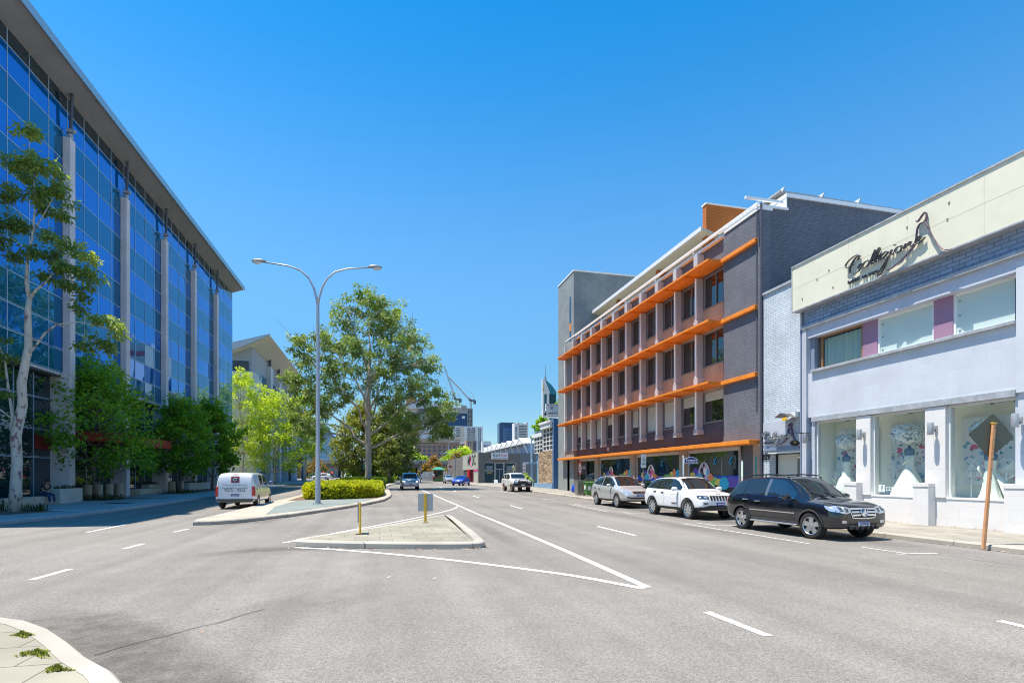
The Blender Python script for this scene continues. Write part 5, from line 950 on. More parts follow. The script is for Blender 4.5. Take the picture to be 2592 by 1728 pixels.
# ================================================================== VEHICLES
def paint(name,col,rough=.3,metal=0,coat=1,flake=0): return mat(name,col,rough,metal,coat=coat,noise_=flake,nscale=300)
M_TYRE=mat('tyre_rubber',(.022,.021,.02),.85,noise_=.15,nscale=20); M_RIM=mat('alloy_rim',(.55,.56,.58),.25,.85); M_CHROME=mat('chrome',(.75,.76,.78),.08,1.0); M_PLAST=mat('black_plastic_trim',(.03,.03,.033),.6); M_UNDER=mat('wheel_well_dark',(.008,.008,.008),.9)
M_CGL=glassmat('car_glass',(.012,.016,.018),.015,spec=.8,ior=1.6); M_CGLB=glassmat('car_glass_blue_tint',(.01,.025,.05),.015,spec=.9,ior=1.65)
M_HEAD=mat('headlamp_lens',(.55,.6,.65),.08,.55,coat=1); M_HDARK=mat('headlamp_dark',(.07,.09,.12),.15,.4,coat=1); M_TAIL=mat('red_tail_lens',(.45,.01,.012),.15,coat=1); M_PLATE=mat('plate_white',(.7,.72,.75),.5); M_PBLUE=mat('plate_blue',(.03,.06,.3),.5); M_DIRT=mat('dusty_brown_wheel',(.25,.15,.09),.8,noise_=.2,nscale=12)
M_LIT=mat('lit_headlamp',(.9,.8,.7),.3,emit=(1,.75,.6,2.2)); M_GRILL=mat('grille_black',(.012,.012,.013),.5)
def interp(tab,x):
    if x<=tab[0][0]: return tab[0][1:]
    for a,b in zip(tab,tab[1:]):
        if x<=b[0]: t=(x-a[0])/(b[0]-a[0]); return [p+(q-p)*t for p,q in zip(a[1:],b[1:])]
    return tab[-1][1:]
class Car:
    def __init__(s,name,label,st,axf,axr,r,paintm,cat='car',group=None,crown=.07,sub=2,arch=.055):
        s.t=thing(name,label,cat,(0,0,0),0,group); s.st=st; s.axf,s.axr,s.r=axf,axr,r; s.pm=paintm; s.W=max(a[4] for a in st)
        vs=[];half=[]
        for (x,zl,zb,zt,w,wt) in st:
            ze=max(zb+.012,zt-crown); wm=.955*w*.5+wt*.5+.012
            h=[(0,zl),(.7*w,zl),(.93*w,zl+.03),(.985*w,zl+.12),(w,zl+(zb-zl)*.45),(w*.995,zl+(zb-zl)*.8),(w*.958,zb),(wm,(zb+ze)/2),(wt,ze),(wt*.88,ze+.62*(zt-ze)),(wt*.5,zt-.006),(0,zt)]
            ring=[(x,-y,z) for y,z in h]+[(x,y,z) for y,z in h[-2:0:-1]]; vs.append(ring)
        n=len(vs[0]); mb=MB(); flatv=[p for rg in vs for p in rg]
        fs=[(i*n+j,i*n+(j+1)%n,(i+1)*n+(j+1)%n,(i+1)*n+j) for i in range(len(vs)-1) for j in range(n)]
        def cap(i):
            o=i*n; h=n//2; return [tuple(o+k for k in (j,j+1,(n-j-1)%n,(n-j)%n)) for j in range(1,h-1)]+[(o,o+1,o+n-1),(o+h-1,o+h,o+h+1)]
        mb.add(flatv,fs+cap(0)+cap(len(vs)-1)); bo=mb.build('body',[paintm,M_UNDER],s.t,smooth=True)
        m=bo.modifiers.new('s','SUBSURF'); m.levels=m.render_levels=sub
        cut=MB()
        for x in (axf,axr):
            for sg in (1,-1): cut.lathe([(0,.58),(r+arch,.58),(r+arch,1.5),(0,1.5)] if sg>0 else [(0,-1.5),(r+arch,-1.5),(r+arch,-.58),(0,-.58)],(x,0,r),'y',36,1)
        me0=mesh_of(bo); s.bvh=BVHTree.FromPolygons([v.co.copy() for v in me0.vertices],[tuple(p.vertices) for p in me0.polygons])
        co=cut.build('cutter',[paintm,M_UNDER]); m=bo.modifiers.new('b','BOOLEAN'); m.object=co; m.operation='DIFFERENCE'; m.solver='EXACT'
        me=mesh_of(bo); bo.modifiers.clear(); bo.data=me; bpy.data.objects.remove(co); me.materials.clear(); me.materials.append(paintm); me.materials.append(M_UNDER)
        for p in me.polygons: p.use_smooth=True
        try: me.set_sharp_from_angle(angle=R(40))
        except Exception: pass
        s.body=bo
    def ray(s,view,a,b):
        o,d={'L':((a,3,b),(0,-1,0)),'R':((a,-3,b),(0,1,0)),'F':((6,a,b),(-1,0,0)),'B':((-6,a,b),(1,0,0)),'T':((a,b,4),(0,0,-1))}[view]
        h=s.bvh.ray_cast(Vector(o),Vector(d)); return (h[0],h[1]) if h[0] is not None else (None,None)
    def decal(s,name,view,top,bot,m,rows=4,cuts=4,off=.006,parent=None):
        T,B=[],[]
        for i in range(len(top)-1):
            for k in range(cuts):
                t=k/cuts; T.append([top[i][q]+(top[i+1][q]-top[i][q])*t for q in(0,1)]); B.append([bot[i][q]+(bot[i+1][q]-bot[i][q])*t for q in(0,1)])
        T.append(top[-1]); B.append(bot[-1]); vs=[]; ok=[]
        for j in range(rows+1):
            for a,b in zip(T,B):
                u=a[0]+(b[0]-a[0])*j/rows; v=a[1]+(b[1]-a[1])*j/rows; p,nn=s.ray(view,u,v); ok.append(p is not None); vs.append(p+nn*off if p is not None else Vector((0,0,0)))
        n=len(T); fs=[(j*n+i,j*n+i+1,(j+1)*n+i+1,(j+1)*n+i) for j in range(rows) for i in range(n-1)]
        fs=[f for f in fs if all(ok[i] for i in f)]
        mb=MB(); mb.add(vs,fs); return mb.build(name,m,parent or s.t,smooth=True,fix=False) if fs else None
    def line(s,name,view,pts,w,m,off=.007,parent=None,cuts=4):
        P_=[]
        for i in range(len(pts)-1):
            for k in range(cuts): t=k/cuts; P_.append((pts[i][0]+(pts[i+1][0]-pts[i][0])*t,pts[i][1]+(pts[i+1][1]-pts[i][1])*t))
        P_.append(pts[-1]); top,bot=[],[]
        for i in range(len(P_)):
            a=Vector(P_[max(i-1,0)]); b=Vector(P_[min(i+1,len(P_)-1)]); d=(b-a).normalized(); q=Vector((-d.y,d.x))*w/2; p=Vector(P_[i]); top.append(tuple(p+q)); bot.append(tuple(p-q))
        return s.decal(name,view,top,bot,m,1,1,off,parent)
    def both(s,fn,name,top,*a,**k):
        for v in 'RL': fn(name,v,top,*a,**k)
    def pair(s,fn,name,view,top,bot,*a,**k):
        fn(name,view,top,bot,*a,**k); fn(name,view,[(-p[0],p[1]) for p in top],[(-p[0],p[1]) for p in bot],*a,**k)
    def wheels(s,rim,spokes,rimr=.68,w=.25,rm=None,steer=0,double=0,track=None,spw=.09):
        r=s.r; yy=(track or s.W)-w/2-.012
        for x in (s.axf,s.axr):
            for sg in (-1,1):
                mb=MB(); mb.lathe([(r*rimr*.97,-w/2+.01),(r*rimr,-w/2),(r*.9,-w/2),(r*.975,-w/2+.025),(r,-w/2+.06),(r,w/2-.06),(r*.975,w/2-.025),(r*.9,w/2),(r*rimr,w/2),(r*rimr*.97,w/2-.01)],(0,0,0),'y',36,0,False)
                o=mb.build('wheel',rm or M_TYRE,s.t,smooth=.7); o.location=(x,sg*yy,r); 
                if x==s.axf: o.rotation_euler=(0,0,steer)
                q=MB(); R_=r*rimr; y0=sg*(w/2-.012)
                q.lathe([(R_*.9,y0-sg*.09),(R_*.99,y0),(R_*.97,y0+sg*.006),(R_*.9,y0-sg*.01)],(0,0,0),'y',32,0,False)
                q.lathe([(0,y0-sg*.005),(.055,y0-sg*.005),(.065,y0-sg*.04),(0,y0-sg*.04)],(0,0,0),'y',14)
                for k in range(spokes):
                    for dd in ((-double,double) if double else (0,)):
                        a=2*math.pi*k/spokes+.3+dd; a2=a+dd*.5; ca,sa=math.cos(a),math.sin(a); hb,ht=spw*.62,spw*(.5 if double else .75)
                        def pt(rad,off,y,aa=a): return (math.cos(aa)*rad-math.sin(aa)*off,y,math.sin(aa)*rad+math.cos(aa)*off)
                        f=[pt(.04,-hb,y0-sg*.02),pt(R_*.93,-ht,y0-sg*.012,a2),pt(R_*.93,ht,y0-sg*.012,a2),pt(.04,hb,y0-sg*.02)]; b=[(p[0],p[1]-sg*.035,p[2]) for p in f]
                        q.add(f+b,[(0,1,2,3),(7,6,5,4),(0,4,5,1),(1,5,6,2),(2,6,7,3),(3,7,4,0)])
                ro_=q.build('rim',rim,o,smooth=.5)
                q=MB(); q.lathe([(0,y0-sg*.1),(R_*.93,y0-sg*.1),(R_*.93,y0-sg*.11),(0,y0-sg*.11)],(0,0,0),'y',24); q.build('brake_disc',M_CRD,o)
    def hit(s,view,a,b): return s.ray(view,a,b)[0]
    def handle(s,x,z,m=None,l=.2):
        for v,sg in (('R',-1),('L',1)):
            p=s.hit(v,x,z)
            if p is None: continue
            w=MB(); w.box(x-l/2,x+l/2,p.y+sg*.012,p.y+sg*.04,z-.016,z+.016); w.box(x-l/2,x-l/2+.03,p.y-sg*.01,p.y+sg*.012,z-.014,z+.014); w.box(x+l/2-.03,x+l/2,p.y-sg*.01,p.y+sg*.012,z-.014,z+.014); w.build('door_handle',m or s.pm,s.t,bevel=.006)
    def mirror(s,x,z,m=None,sz=(.13,.12,.09)):
        for sg in (-1,1):
            p=s.hit('R' if sg<0 else 'L',x,z-.06)
            y=p.y if p is not None else sg*.85
            w=MB(); w.ball((x,y+sg*(sz[1]+.06),z),sz,12,8); w.v=[(min(a,x+sz[0]*.75) if a>x else max(a,x-sz[0]*.45),b,c) for a,b,c in w.v]
            w.tube([(x+.02,y-sg*.02,z-.07),(x+.01,y+sg*.1,z-.05)],.025,6); w.build('mirror',m or s.pm,s.t,smooth=True)
    def plate(s,view,z,txt,blue=False,y=0,w_=.37,h=.12,col=None):
        p=s.hit('F' if view=='F' else 'B',y,z)
        if p is None: return
        x=p.x; sg=1 if view=='F' else -1; m=MB(); m.box(x,x+sg*.03,y-w_/2,y+w_/2,z-h/2,z+h/2); o=m.build('number_plate',M_PBLUE if blue else M_PLATE,s.t)
        M=frame((x+sg*.034,y,z-.01),(0,sg,0),(0,0,1)); text('plate_lettering',txt,.085,M,M_PLATE if blue else M_PBLUE,o,width=w_*.8)
        if not blue: m=MB(); m.box(x+sg*.03,x+sg*.032,y-w_/2,y+w_/2,z+h/2-.025,z+h/2); m.build('plate_band',M_PBLUE,o)
    def seams(s,xs,zt,zb,m=None,w=.012):
        for x in xs:
            for v in 'RL': s.line('door_gap',v,[(x[0],zb),(x[1],zt)],w,m or M_UNDER,.004)
    def flare(s,m,w=.07,off=.014,a0=-15,a1=195,rr=None):
        for x in (s.axf,s.axr):
            for v in 'RL':
                rad=rr or s.r+.055+w/2-.005; pts=[(x+rad*math.cos(R(a)),s.r+rad*math.sin(R(a))) for a in range(a0,a1+1,10)]
                s.line('arch_trim',v,pts,w,m,off,cuts=1)
    def place(s,x,y,heading):
        s.t.location=(x,y,gz(y)+.002); s.t.rotation_euler=(0,R(0),heading)
HD=R(-90)
# ---- black SUV
st=[(-2.44,.55,.93,.99,.74,.66),(-2.40,.42,1.05,1.13,.86,.70),(-2.22,.36,1.12,1.42,.925,.69),(-1.98,.33,1.14,1.66,.95,.66),(-1.6,.3,1.14,1.735,.958,.655),(-.8,.28,1.11,1.775,.958,.655),(0,.28,1.08,1.775,.958,.655),(.32,.28,1.07,1.745,.958,.65),(.6,.28,1.06,1.61,.958,.655),(1.0,.28,1.05,1.33,.958,.70),(1.24,.28,1.035,1.15,.957,.77),(1.45,.29,1.02,1.125,.957,.81),(1.9,.3,.98,1.08,.95,.80),(2.16,.32,.92,1.02,.92,.77),(2.31,.34,.84,.93,.83,.68),(2.37,.42,.72,.78,.72,.58)]
BK=paint('black_car_paint',(.008,.009,.014),.12); c=Car('parked_suv','black luxury SUV with star grille, parked nearest the camera by the bridal shop',st,1.49,-1.49,.372,BK,'car')
c.both(c.decal,'rear_quarter_window',[(-2.02,1.5),(-1.66,1.62),(-1.35,1.655)],[(-2.12,1.2),(-1.7,1.2),(-1.42,1.2)],M_CGL)
c.both(c.decal,'rear_door_window',[(-1.3,1.655),(-.9,1.67),(-.42,1.675)],[(-1.37,1.2),(-.9,1.18),(-.42,1.165)],M_CGL)
c.both(c.decal,'front_door_window',[(-.3,1.675),(.25,1.64),(.52,1.5),(.86,1.25)],[(-.3,1.16),(.25,1.145),(.55,1.135),(.86,1.13)],M_CGLB)
c.both(c.decal,'pillar_trim',[(-.42,1.68),(-.3,1.68)],[(-.42,1.15),(-.3,1.15)],mat('grey_pillar',(.09,.11,.14),.3,coat=.5))
c.decal('windscreen','F',[(-.56,1.68),(-.25,1.715),(.25,1.715),(.56,1.68)],[(-.74,1.17),(-.3,1.19),(.3,1.19),(.74,1.17)],M_CGL,8)
c.decal('rear_window','B',[(-.5,1.6),(.5,1.6)],[(-.62,1.2),(.62,1.2)],M_CGL,6,8)
c.pair(c.decal,'headlight','F',[(.38,.885),(.5,.935),(.8,.965)],[(.41,.79),(.56,.745),(.82,.8)],M_HEAD,4,4,.008); c.pair(c.decal,'headlight_projector','F',[(.48,.89),(.57,.91)],[(.48,.81),(.57,.8)],M_HDARK,3,3,.013); c.pair(c.decal,'headlight_projector','F',[(.64,.92),(.73,.93)],[(.64,.82),(.73,.82)],M_HDARK,3,3,.013)
c.both(c.decal,'headlight_side',[(1.95,.96),(2.14,.93),(2.26,.89)],[(2.02,.88),(2.14,.82),(2.26,.8)],M_HEAD,3,3,.009)
c.decal('grille','F',[(-.44,.92),(0,.935),(.44,.92)],[(-.36,.66),(0,.64),(.36,.66)],M_GRILL,5,6,.006)
for z,hw in ((.875,.42),(.795,.395),(.715,.37)): c.line('grille_slat','F',[(-hw,z),(0,z+.008),(hw,z)],.042,M_CHROME,.02)
c.line('grille_rim','F',[(-.46,.92),(-.37,.645),(0,.625),(.37,.645),(.46,.92)],.022,M_CHROME,.015)
p=c.hit('F',0,.795); w=MB(); w.tube([(p.x+.04,.115*math.cos(a*math.pi/12),.795+.115*math.sin(a*math.pi/12)) for a in range(25)],.013,6)
for k in range(3): a=math.pi/2+k*2*math.pi/3; w.prism([(p.x+.032,.03*math.cos(a+1.05),.795+.03*math.sin(a+1.05)),(p.x+.032,.112*math.cos(a),.795+.112*math.sin(a)),(p.x+.032,.03*math.cos(a-1.05),.795+.03*math.sin(a-1.05))],(.02,0,0))
w.build('star_badge',M_CHROME,c.t,smooth=.5)
c.decal('lower_intake','F',[(-.5,.5),(.5,.5)],[(-.45,.44),(.45,.44)],M_GRILL,3,10,.006); c.decal('skid_plate','F',[(-.5,.43),(.5,.43)],[(-.42,.36),(.42,.36)],mat('brushed_skid_plate',(.5,.5,.52),.35,.7),3,10,.012)
w=MB()
for y in (-.42,-.25,-.08,.1,.27,.42): w.box(2.3,2.42,y-.03,y+.03,.33,.42)
w.build('bumper_ribs',M_PLAST,c.t); c.pair(c.decal,'fog_light','F',[(.54,.57),(.7,.57)],[(.56,.5),(.7,.5)],M_HEAD,3,3,.01)
c.plate('F',.485,'1GTN 361'); c.plate('B',.75,'1GTN 361'); c.both(c.decal,'tail_light',[(-2.36,1.1),(-2.2,1.12)],[(-2.34,.82),(-2.26,.86)],M_TAIL,4,3,.008); c.pair(c.decal,'tail_light','B',[(.5,1.06),(.78,1.06)],[(.55,.84),(.8,.84)],M_TAIL,4,4,.01)
c.both(c.line,'chrome_strip',[(-1.06,.70),(.93,.69)],.028,M_CHROME,.014); c.both(c.line,'window_trim',[(-1.75,1.185),(-.9,1.165),(.85,1.115)],.014,M_CHROME,.009)
for v in 'RL': c.line('door_gap',v,[(-.36,.38),(-.36,1.15)],.01,M_UNDER,.003); c.line('door_gap',v,[(.92,.4),(.96,.8),(.93,1.1)],.01,M_UNDER,.003); c.line('door_gap',v,[(-1.1,.7),(-1.32,.95),(-1.38,1.18)],.01,M_UNDER,.003)
c.handle(-.5-.2,.98,M_CHROME,.22); c.handle(-1.28,1.02,M_CHROME,.22); c.mirror(.72,1.17,BK,(.14,.13,.09)); c.flare(mat('dark_grey_arch',(.06,.055,.055),.45),.05); c.wheels(M_RIM,5,.7,.26,steer=R(9),spw=.1)
w=MB()
for sg in(-1,1): w.box(-1.0,1.02,sg*.88,sg*1.0,.33,.375)
w.build('running_board',mat('brushed_skid_plate',(.5,.5,.52),.35,.7),c.t,bevel=.01)
for sg in(-1,1): w=MB(); w.tube([(-1.75,sg*.6,1.72),(-1.6,sg*.6,1.80),(-.5,sg*.6,1.835),(.15,sg*.6,1.80),(.32,sg*.59,1.72)],.022,7); w.cyl((-.7,sg*.6,1.75),(-.7,sg*.6,1.83),.02); w.build('roof_rail',mat('black_satin',(.02,.02,.02),.3),c.t,smooth=True)
w=MB(); w.tube([(1.26,-.1,1.19),(1.02,-.55,1.31)],.012,5); w.tube([(1.26,.35,1.19),(1.06,-.02,1.31)],.012,5); w.build('wiper',M_PLAST,c.t)
c.place(12.84,14.27,HD)
# ---- white SUV with seven-slot grille
st=[(-2.42,.6,.95,1.0,.78,.7),(-2.37,.45,1.08,1.18,.88,.72),(-2.2,.4,1.16,1.42,.94,.7),(-2.0,.36,1.17,1.62,.962,.68),(-1.6,.33,1.17,1.72,.967,.68),(-.8,.31,1.14,1.765,.967,.68),(0,.31,1.12,1.76,.967,.68),(.3,.31,1.11,1.74,.967,.675),(.58,.31,1.1,1.62,.967,.68),(.95,.31,1.09,1.37,.967,.72),(1.2,.31,1.08,1.2,.967,.79),(1.45,.32,1.06,1.165,.965,.83),(1.95,.36,1.0,1.11,.95,.83),(2.2,.38,.93,1.03,.91,.8),(2.32,.4,.82,.92,.84,.7),(2.36,.46,.7,.76,.76,.62)]
WP=paint('white_car_paint',(.78,.78,.79),.3); c=Car('parked_suv','white SUV with seven slot grille, parked between silver and black SUVs',st,1.48,-1.48,.387,WP,'car')
c.both(c.decal,'rear_quarter_window',[(-2.03,1.48),(-1.7,1.6),(-1.42,1.64)],[(-2.22,1.235),(-1.75,1.225),(-1.45,1.22)],M_CGL)
c.both(c.decal,'rear_door_window',[(-1.36,1.645),(-.95,1.67),(-.5,1.675)],[(-1.36,1.22),(-.95,1.21),(-.5,1.2)],M_CGL)
c.both(c.decal,'front_door_window',[(-.4,1.675),(.15,1.655),(.45,1.55),(.84,1.3)],[(-.4,1.2),(.15,1.19),(.5,1.18),(.84,1.175)],M_CGL)
c.both(c.decal,'pillar_trim',[(-.5,1.675),(-.4,1.675)],[(-.5,1.2),(-.4,1.2)],M_GRILL); c.both(c.decal,'pillar_trim',[(-1.42,1.64),(-1.36,1.645)],[(-1.45,1.22),(-1.36,1.22)],M_GRILL)
c.decal('windscreen','F',[(-.6,1.66),(-.25,1.7),(.25,1.7),(.6,1.66)],[(-.78,1.22),(-.3,1.235),(.3,1.235),(.78,1.22)],M_CGL,8); c.decal('rear_window','B',[(-.5,1.58),(.5,1.58)],[(-.66,1.24),(.66,1.24)],M_CGL,6,8)
c.pair(c.decal,'headlight','F',[(.49,.98),(.8,1.0)],[(.5,.85),(.8,.86)],M_HDARK,4,6,.008); c.both(c.decal,'headlight_side',[(2.0,1.0),(2.2,.985),(2.28,.97)],[(2.1,.9),(2.2,.86),(2.28,.85)],M_HDARK,3,3,.009); c.pair(c.line,'headlight_chrome','F',[(.52,.87),(.78,.88)],[(0,0)],M_CHROME) if False else None
for sg in(-1,1): c.line('headlight_strip','F',[(sg*.5,.865),(sg*.79,.875)],.018,M_CHROME,.016); c.decal('headlight_lamp','F',[(sg*.6,.96),(sg*.7,.965)],[(sg*.6,.89),(sg*.7,.89)],M_HEAD,3,3,.013)
for k in range(7):
    y=-.405+.135*k; c.decal('grille_slot','F',[(y-.048,.985),(y+.048,.985)],[(y-.043,.8),(y+.043,.8)],M_GRILL,4,3,.012)
    for dy in(-.055,.055): c.line('slot_rim','F',[(y+dy,.99),(y+dy*.9,.795)],.014,M_CHROME,.016)
c.decal('lower_bumper','F',[(-.86,.52),(-.5,.6),(.5,.6),(.86,.52)],[(-.8,.42),(-.5,.42),(.5,.42),(.8,.42)],M_PLAST,4,6,.012); c.both(c.decal,'lower_bumper_side',[(1.92,.5),(2.2,.53),(2.3,.56)],[(1.94,.39),(2.2,.41),(2.3,.43)],M_PLAST,3,3,.012)
c.both(c.decal,'sill_cladding',[(-1.02,.46),(1.0,.46)],[(-1.0,.34),(1.0,.34)],M_PLAST,3,8,.012); c.pair(c.decal,'fog_light','F',[(.54,.72),(.78,.7)],[(.58,.65),(.72,.63)],M_HDARK,3,4,.01)
c.plate('F',.655,'1EHY 408',True); c.plate('B',.85,'1EHY 408'); c.both(c.decal,'tail_light',[(-2.36,1.15),(-2.2,1.16)],[(-2.35,1.0),(-2.24,1.02)],M_TAIL,4,3,.008); c.pair(c.decal,'tail_light','B',[(.5,1.12),(.84,1.12)],[(.52,.98),(.84,.98)],M_TAIL,4,4,.01)
for v in 'RL': c.line('door_gap',v,[(-.45,.46),(-.45,1.19)],.01,M_CRD,.003); c.line('door_gap',v,[(.93,.46),(.95,.8),(.92,1.17)],.01,M_CRD,.003); c.line('door_gap',v,[(-1.1,.62),(-1.36,1.0),(-1.38,1.2)],.01,M_CRD,.003); c.line('crease',v,[(-1.25,1.03),(.93,1.0)],.012,mat('white_paint_crease_shade',(.6,.6,.62),.3),.003)  # door crease drawn as a flat line, its shade in the colour
text('door_lettering','LAREDO',.09,frame((.45,-.975,.62),(1,0,0),(0,0,1)),M_PLAST,c.t,width=.42); p=c.hit('F',0,1.03); text('bonnet_lettering','Jeep',.11,frame((p.x+.012,0,1.035),(0,1,0),(0,0,1)),M_PLAST,c.t,width=.22,bold=.004)
c.handle(-.58,1.07,M_PLAST,.2); c.handle(-1.25,1.1,M_PLAST,.2); c.mirror(.68,1.23,WP,(.13,.14,.1)); c.flare(M_PLAST,.07,.02); c.wheels(mat('bright_alloy',(.62,.66,.7),.12,.95),5,.74,.26,double=.2,spw=.075)
for sg in(-1,1): w=MB(); w.tube([(-1.7,sg*.63,1.71),(-1.5,sg*.63,1.77),(0,sg*.63,1.785),(.2,sg*.62,1.73)],.018,6); w.build('roof_rail',M_PLAST,c.t,smooth=True)
c.place(13.32,21.25,HD)
# ---- silver SUV
st=[(-2.36,.55,.92,.97,.74,.64),(-2.31,.42,1.03,1.12,.85,.68),(-2.12,.36,1.12,1.36,.91,.68),(-1.85,.33,1.14,1.58,.935,.65),(-1.4,.31,1.12,1.67,.94,.64),(-.6,.29,1.07,1.7,.94,.64),(0,.29,1.04,1.69,.94,.63),(.35,.29,1.02,1.63,.94,.63),(.8,.29,1.0,1.4,.94,.65),(1.25,.29,.98,1.12,.938,.72),(1.5,.3,.95,1.06,.935,.76),(1.95,.33,.87,.98,.91,.76),(2.2,.36,.79,.89,.85,.7),(2.33,.4,.68,.77,.74,.6),(2.37,.46,.6,.64,.66,.5)]
SP=paint('silver_car_paint',(.5,.5,.5),.3,.35,flake=.05); c=Car('parked_suv','silver crossover SUV parked beside the green wheelie bin',st,1.41,-1.41,.365,SP,'car')
c.both(c.decal,'rear_door_window',[(-1.78,1.46),(-1.3,1.57),(-.68,1.61)],[(-1.95,1.24),(-1.3,1.18),(-.68,1.15)],M_CGL); c.both(c.decal,'front_door_window',[(-.6,1.615),(.0,1.6),(.35,1.5),(.85,1.22)],[(-.6,1.145),(.0,1.12),(.4,1.1),(.85,1.085)],M_CGL)
c.decal('windscreen','F',[(-.55,1.59),(-.2,1.63),(.2,1.63),(.55,1.59)],[(-.7,1.12),(-.3,1.14),(.3,1.14),(.7,1.12)],M_CGL,8); c.decal('sunroof','T',[(-.9,.4),(.1,.4)],[(-.9,-.4),(.1,-.4)],M_CGL,4,6); c.decal('rear_window','B',[(-.5,1.5),(.5,1.5)],[(-.62,1.2),(.62,1.2)],M_CGL,6,8)
c.pair(c.decal,'headlight','F',[(.42,.86),(.6,.9),(.76,.93)],[(.42,.76),(.62,.74),(.8,.8)],M_HEAD,3,4,.008); c.both(c.decal,'headlight_side',[(1.85,.94),(2.08,.9),(2.22,.84)],[(1.98,.86),(2.1,.8),(2.22,.76)],M_HEAD,3,3,.009)
c.decal('grille','F',[(-.4,.87),(.4,.87)],[(-.36,.74),(.36,.74)],M_GRILL,4,8,.006)
for z in (.84,.8,.765): c.line('grille_slat','F',[(-.38,z),(.38,z)],.016,M_CHROME,.012)
c.decal('bumper_intake','F',[(-.6,.56),(.6,.56)],[(-.55,.48),(.55,.48)],M_GRILL,3,8,.008); c.pair(c.decal,'fog_light','F',[(.6,.6),(.74,.6)],[(.62,.53),(.74,.53)],M_HDARK,3,3,.01); c.plate('F',.66,'1DBB 512',True)
c.both(c.decal,'sill_cladding',[(-.98,.42),(.98,.42)],[(-.98,.32),(.98,.32)],M_PLAST,3,8,.01); c.both(c.decal,'tail_light',[(-2.3,1.08),(-2.1,1.12)],[(-2.28,.84),(-2.2,.88)],M_TAIL,4,3,.008)
for v in 'RL': c.line('door_gap',v,[(-.64,.42),(-.64,1.14)],.01,M_CRD,.003); c.line('door_gap',v,[(.9,.42),(.92,.8),(.88,1.08)],.01,M_CRD,.003); c.line('door_gap',v,[(-1.05,.62),(-1.3,.95),(-1.34,1.15)],.01,M_CRD,.003)
c.handle(-.85,.98,M_CHROME,.2); c.handle(-1.5,1.02,M_CHROME,.2); c.mirror(.66,1.16,mat('pale_silver_mirror',(.6,.6,.6),.3,.4,coat=1),(.12,.13,.09)); c.wheels(M_RIM,6,.7,.24,spw=.1)
for sg in(-1,1): w=MB(); w.tube([(-1.5,sg*.6,1.63),(-1.2,sg*.6,1.72),(-.1,sg*.6,1.735),(.2,sg*.59,1.66)],.018,6); w.build('roof_rail',M_PLAST,c.t,smooth=True)
c.place(13.72,28.95,HD); c.t.scale=(1.03,1.03,1.06)
# ---- white four wheel drive with bull bar
st=[(-2.5,.6,1.1,1.2,.86,.78),(-2.46,.5,1.2,1.5,.93,.76),(-2.36,.47,1.24,1.76,.955,.75),(-2.1,.45,1.25,1.86,.965,.745),(-1.0,.43,1.24,1.9,.97,.745),(0,.43,1.22,1.89,.97,.745),(.2,.43,1.215,1.84,.97,.74),(.5,.43,1.21,1.62,.97,.75),(.85,.43,1.2,1.33,.97,.8),(1.0,.43,1.19,1.27,.968,.84),(1.9,.46,1.12,1.2,.955,.86),(2.1,.48,1.06,1.15,.93,.84),(2.2,.52,.9,.98,.88,.8)]
c=Car('parked_four_wheel_drive','white four wheel drive with black bull bar and dusty brown wheels',st,1.43,-1.43,.39,WP,'car')
c.both(c.decal,'rear_quarter_window',[(-2.3,1.7),(-1.55,1.76)],[(-2.36,1.32),(-1.55,1.31)],M_CGL); c.both(c.decal,'rear_door_window',[(-1.45,1.765),(-.72,1.775)],[(-1.35,1.31),(-.72,1.3)],M_CGL); c.both(c.decal,'front_door_window',[(-.62,1.775),(.05,1.75),(.3,1.62),(.58,1.36)],[(-.62,1.3),(.05,1.29),(.35,1.28),(.58,1.27)],M_CGL)
c.decal('windscreen','F',[(-.66,1.78),(.66,1.78)],[(-.76,1.32),(.76,1.32)],M_CGL,8,10); c.pair(c.decal,'headlight','F',[(.5,1.08),(.84,1.09)],[(.52,.93),(.84,.94)],M_HEAD,4,5,.008); c.decal('grille','F',[(-.45,1.09),(.45,1.09)],[(-.45,.92),(.45,.92)],M_GRILL,3,6,.008)
w=MB(); w.box(2.15,2.42,-.92,.92,.55,.84); w.prism([(1.95,-.97,.55),(2.2,-.97,.55),(2.4,-.85,.55),(2.4,-.85,.84),(2.1,-.97,.84),(1.95,-.97,.84)],(0,.04,0)); w.tube([(2.38,-.88,.84),(2.44,-.84,1.16),(2.46,-.45,1.2),(2.46,.45,1.2),(2.44,.84,1.16),(2.38,.88,.84)],.035,8); w.tube([(2.42,-.45,.84),(2.46,-.44,1.1),(2.46,-.3,1.24),(2.46,.3,1.24),(2.46,.44,1.1),(2.42,.45,.84)],.032,8); w.box(2.36,2.44,-.5,.5,.84,.9); w.build('bull_bar',M_PLAST,c.t,smooth=.6)
w=MB(); w.box(2.42,2.44,-.2,.2,.62,.74); w.build('number_plate',M_PLATE,c.t)
for v in 'RL': c.line('door_gap',v,[(-.67,.5),(-.67,1.29)],.01,M_CRD,.003); c.line('door_gap',v,[(.66,.5),(.66,1.25)],.01,M_CRD,.003); c.line('door_gap',v,[(-1.0,.75),(-1.38,1.0),(-1.4,1.3)],.01,M_CRD,.003)
c.flare(mat('dusty_arch',(.35,.3,.25),.7),.06,.018); c.handle(-.85,1.12,M_PLAST); c.handle(-1.6,1.14,M_PLAST); c.mirror(.5,1.36,M_PLAST,(.1,.13,.12)); c.wheels(M_DIRT,6,.62,.28,rm=mat('dusty_tyre',(.07,.05,.04),.9,noise_=.3,nscale=8),spw=.12)
c.place(13.62,53.3,HD+R(2))
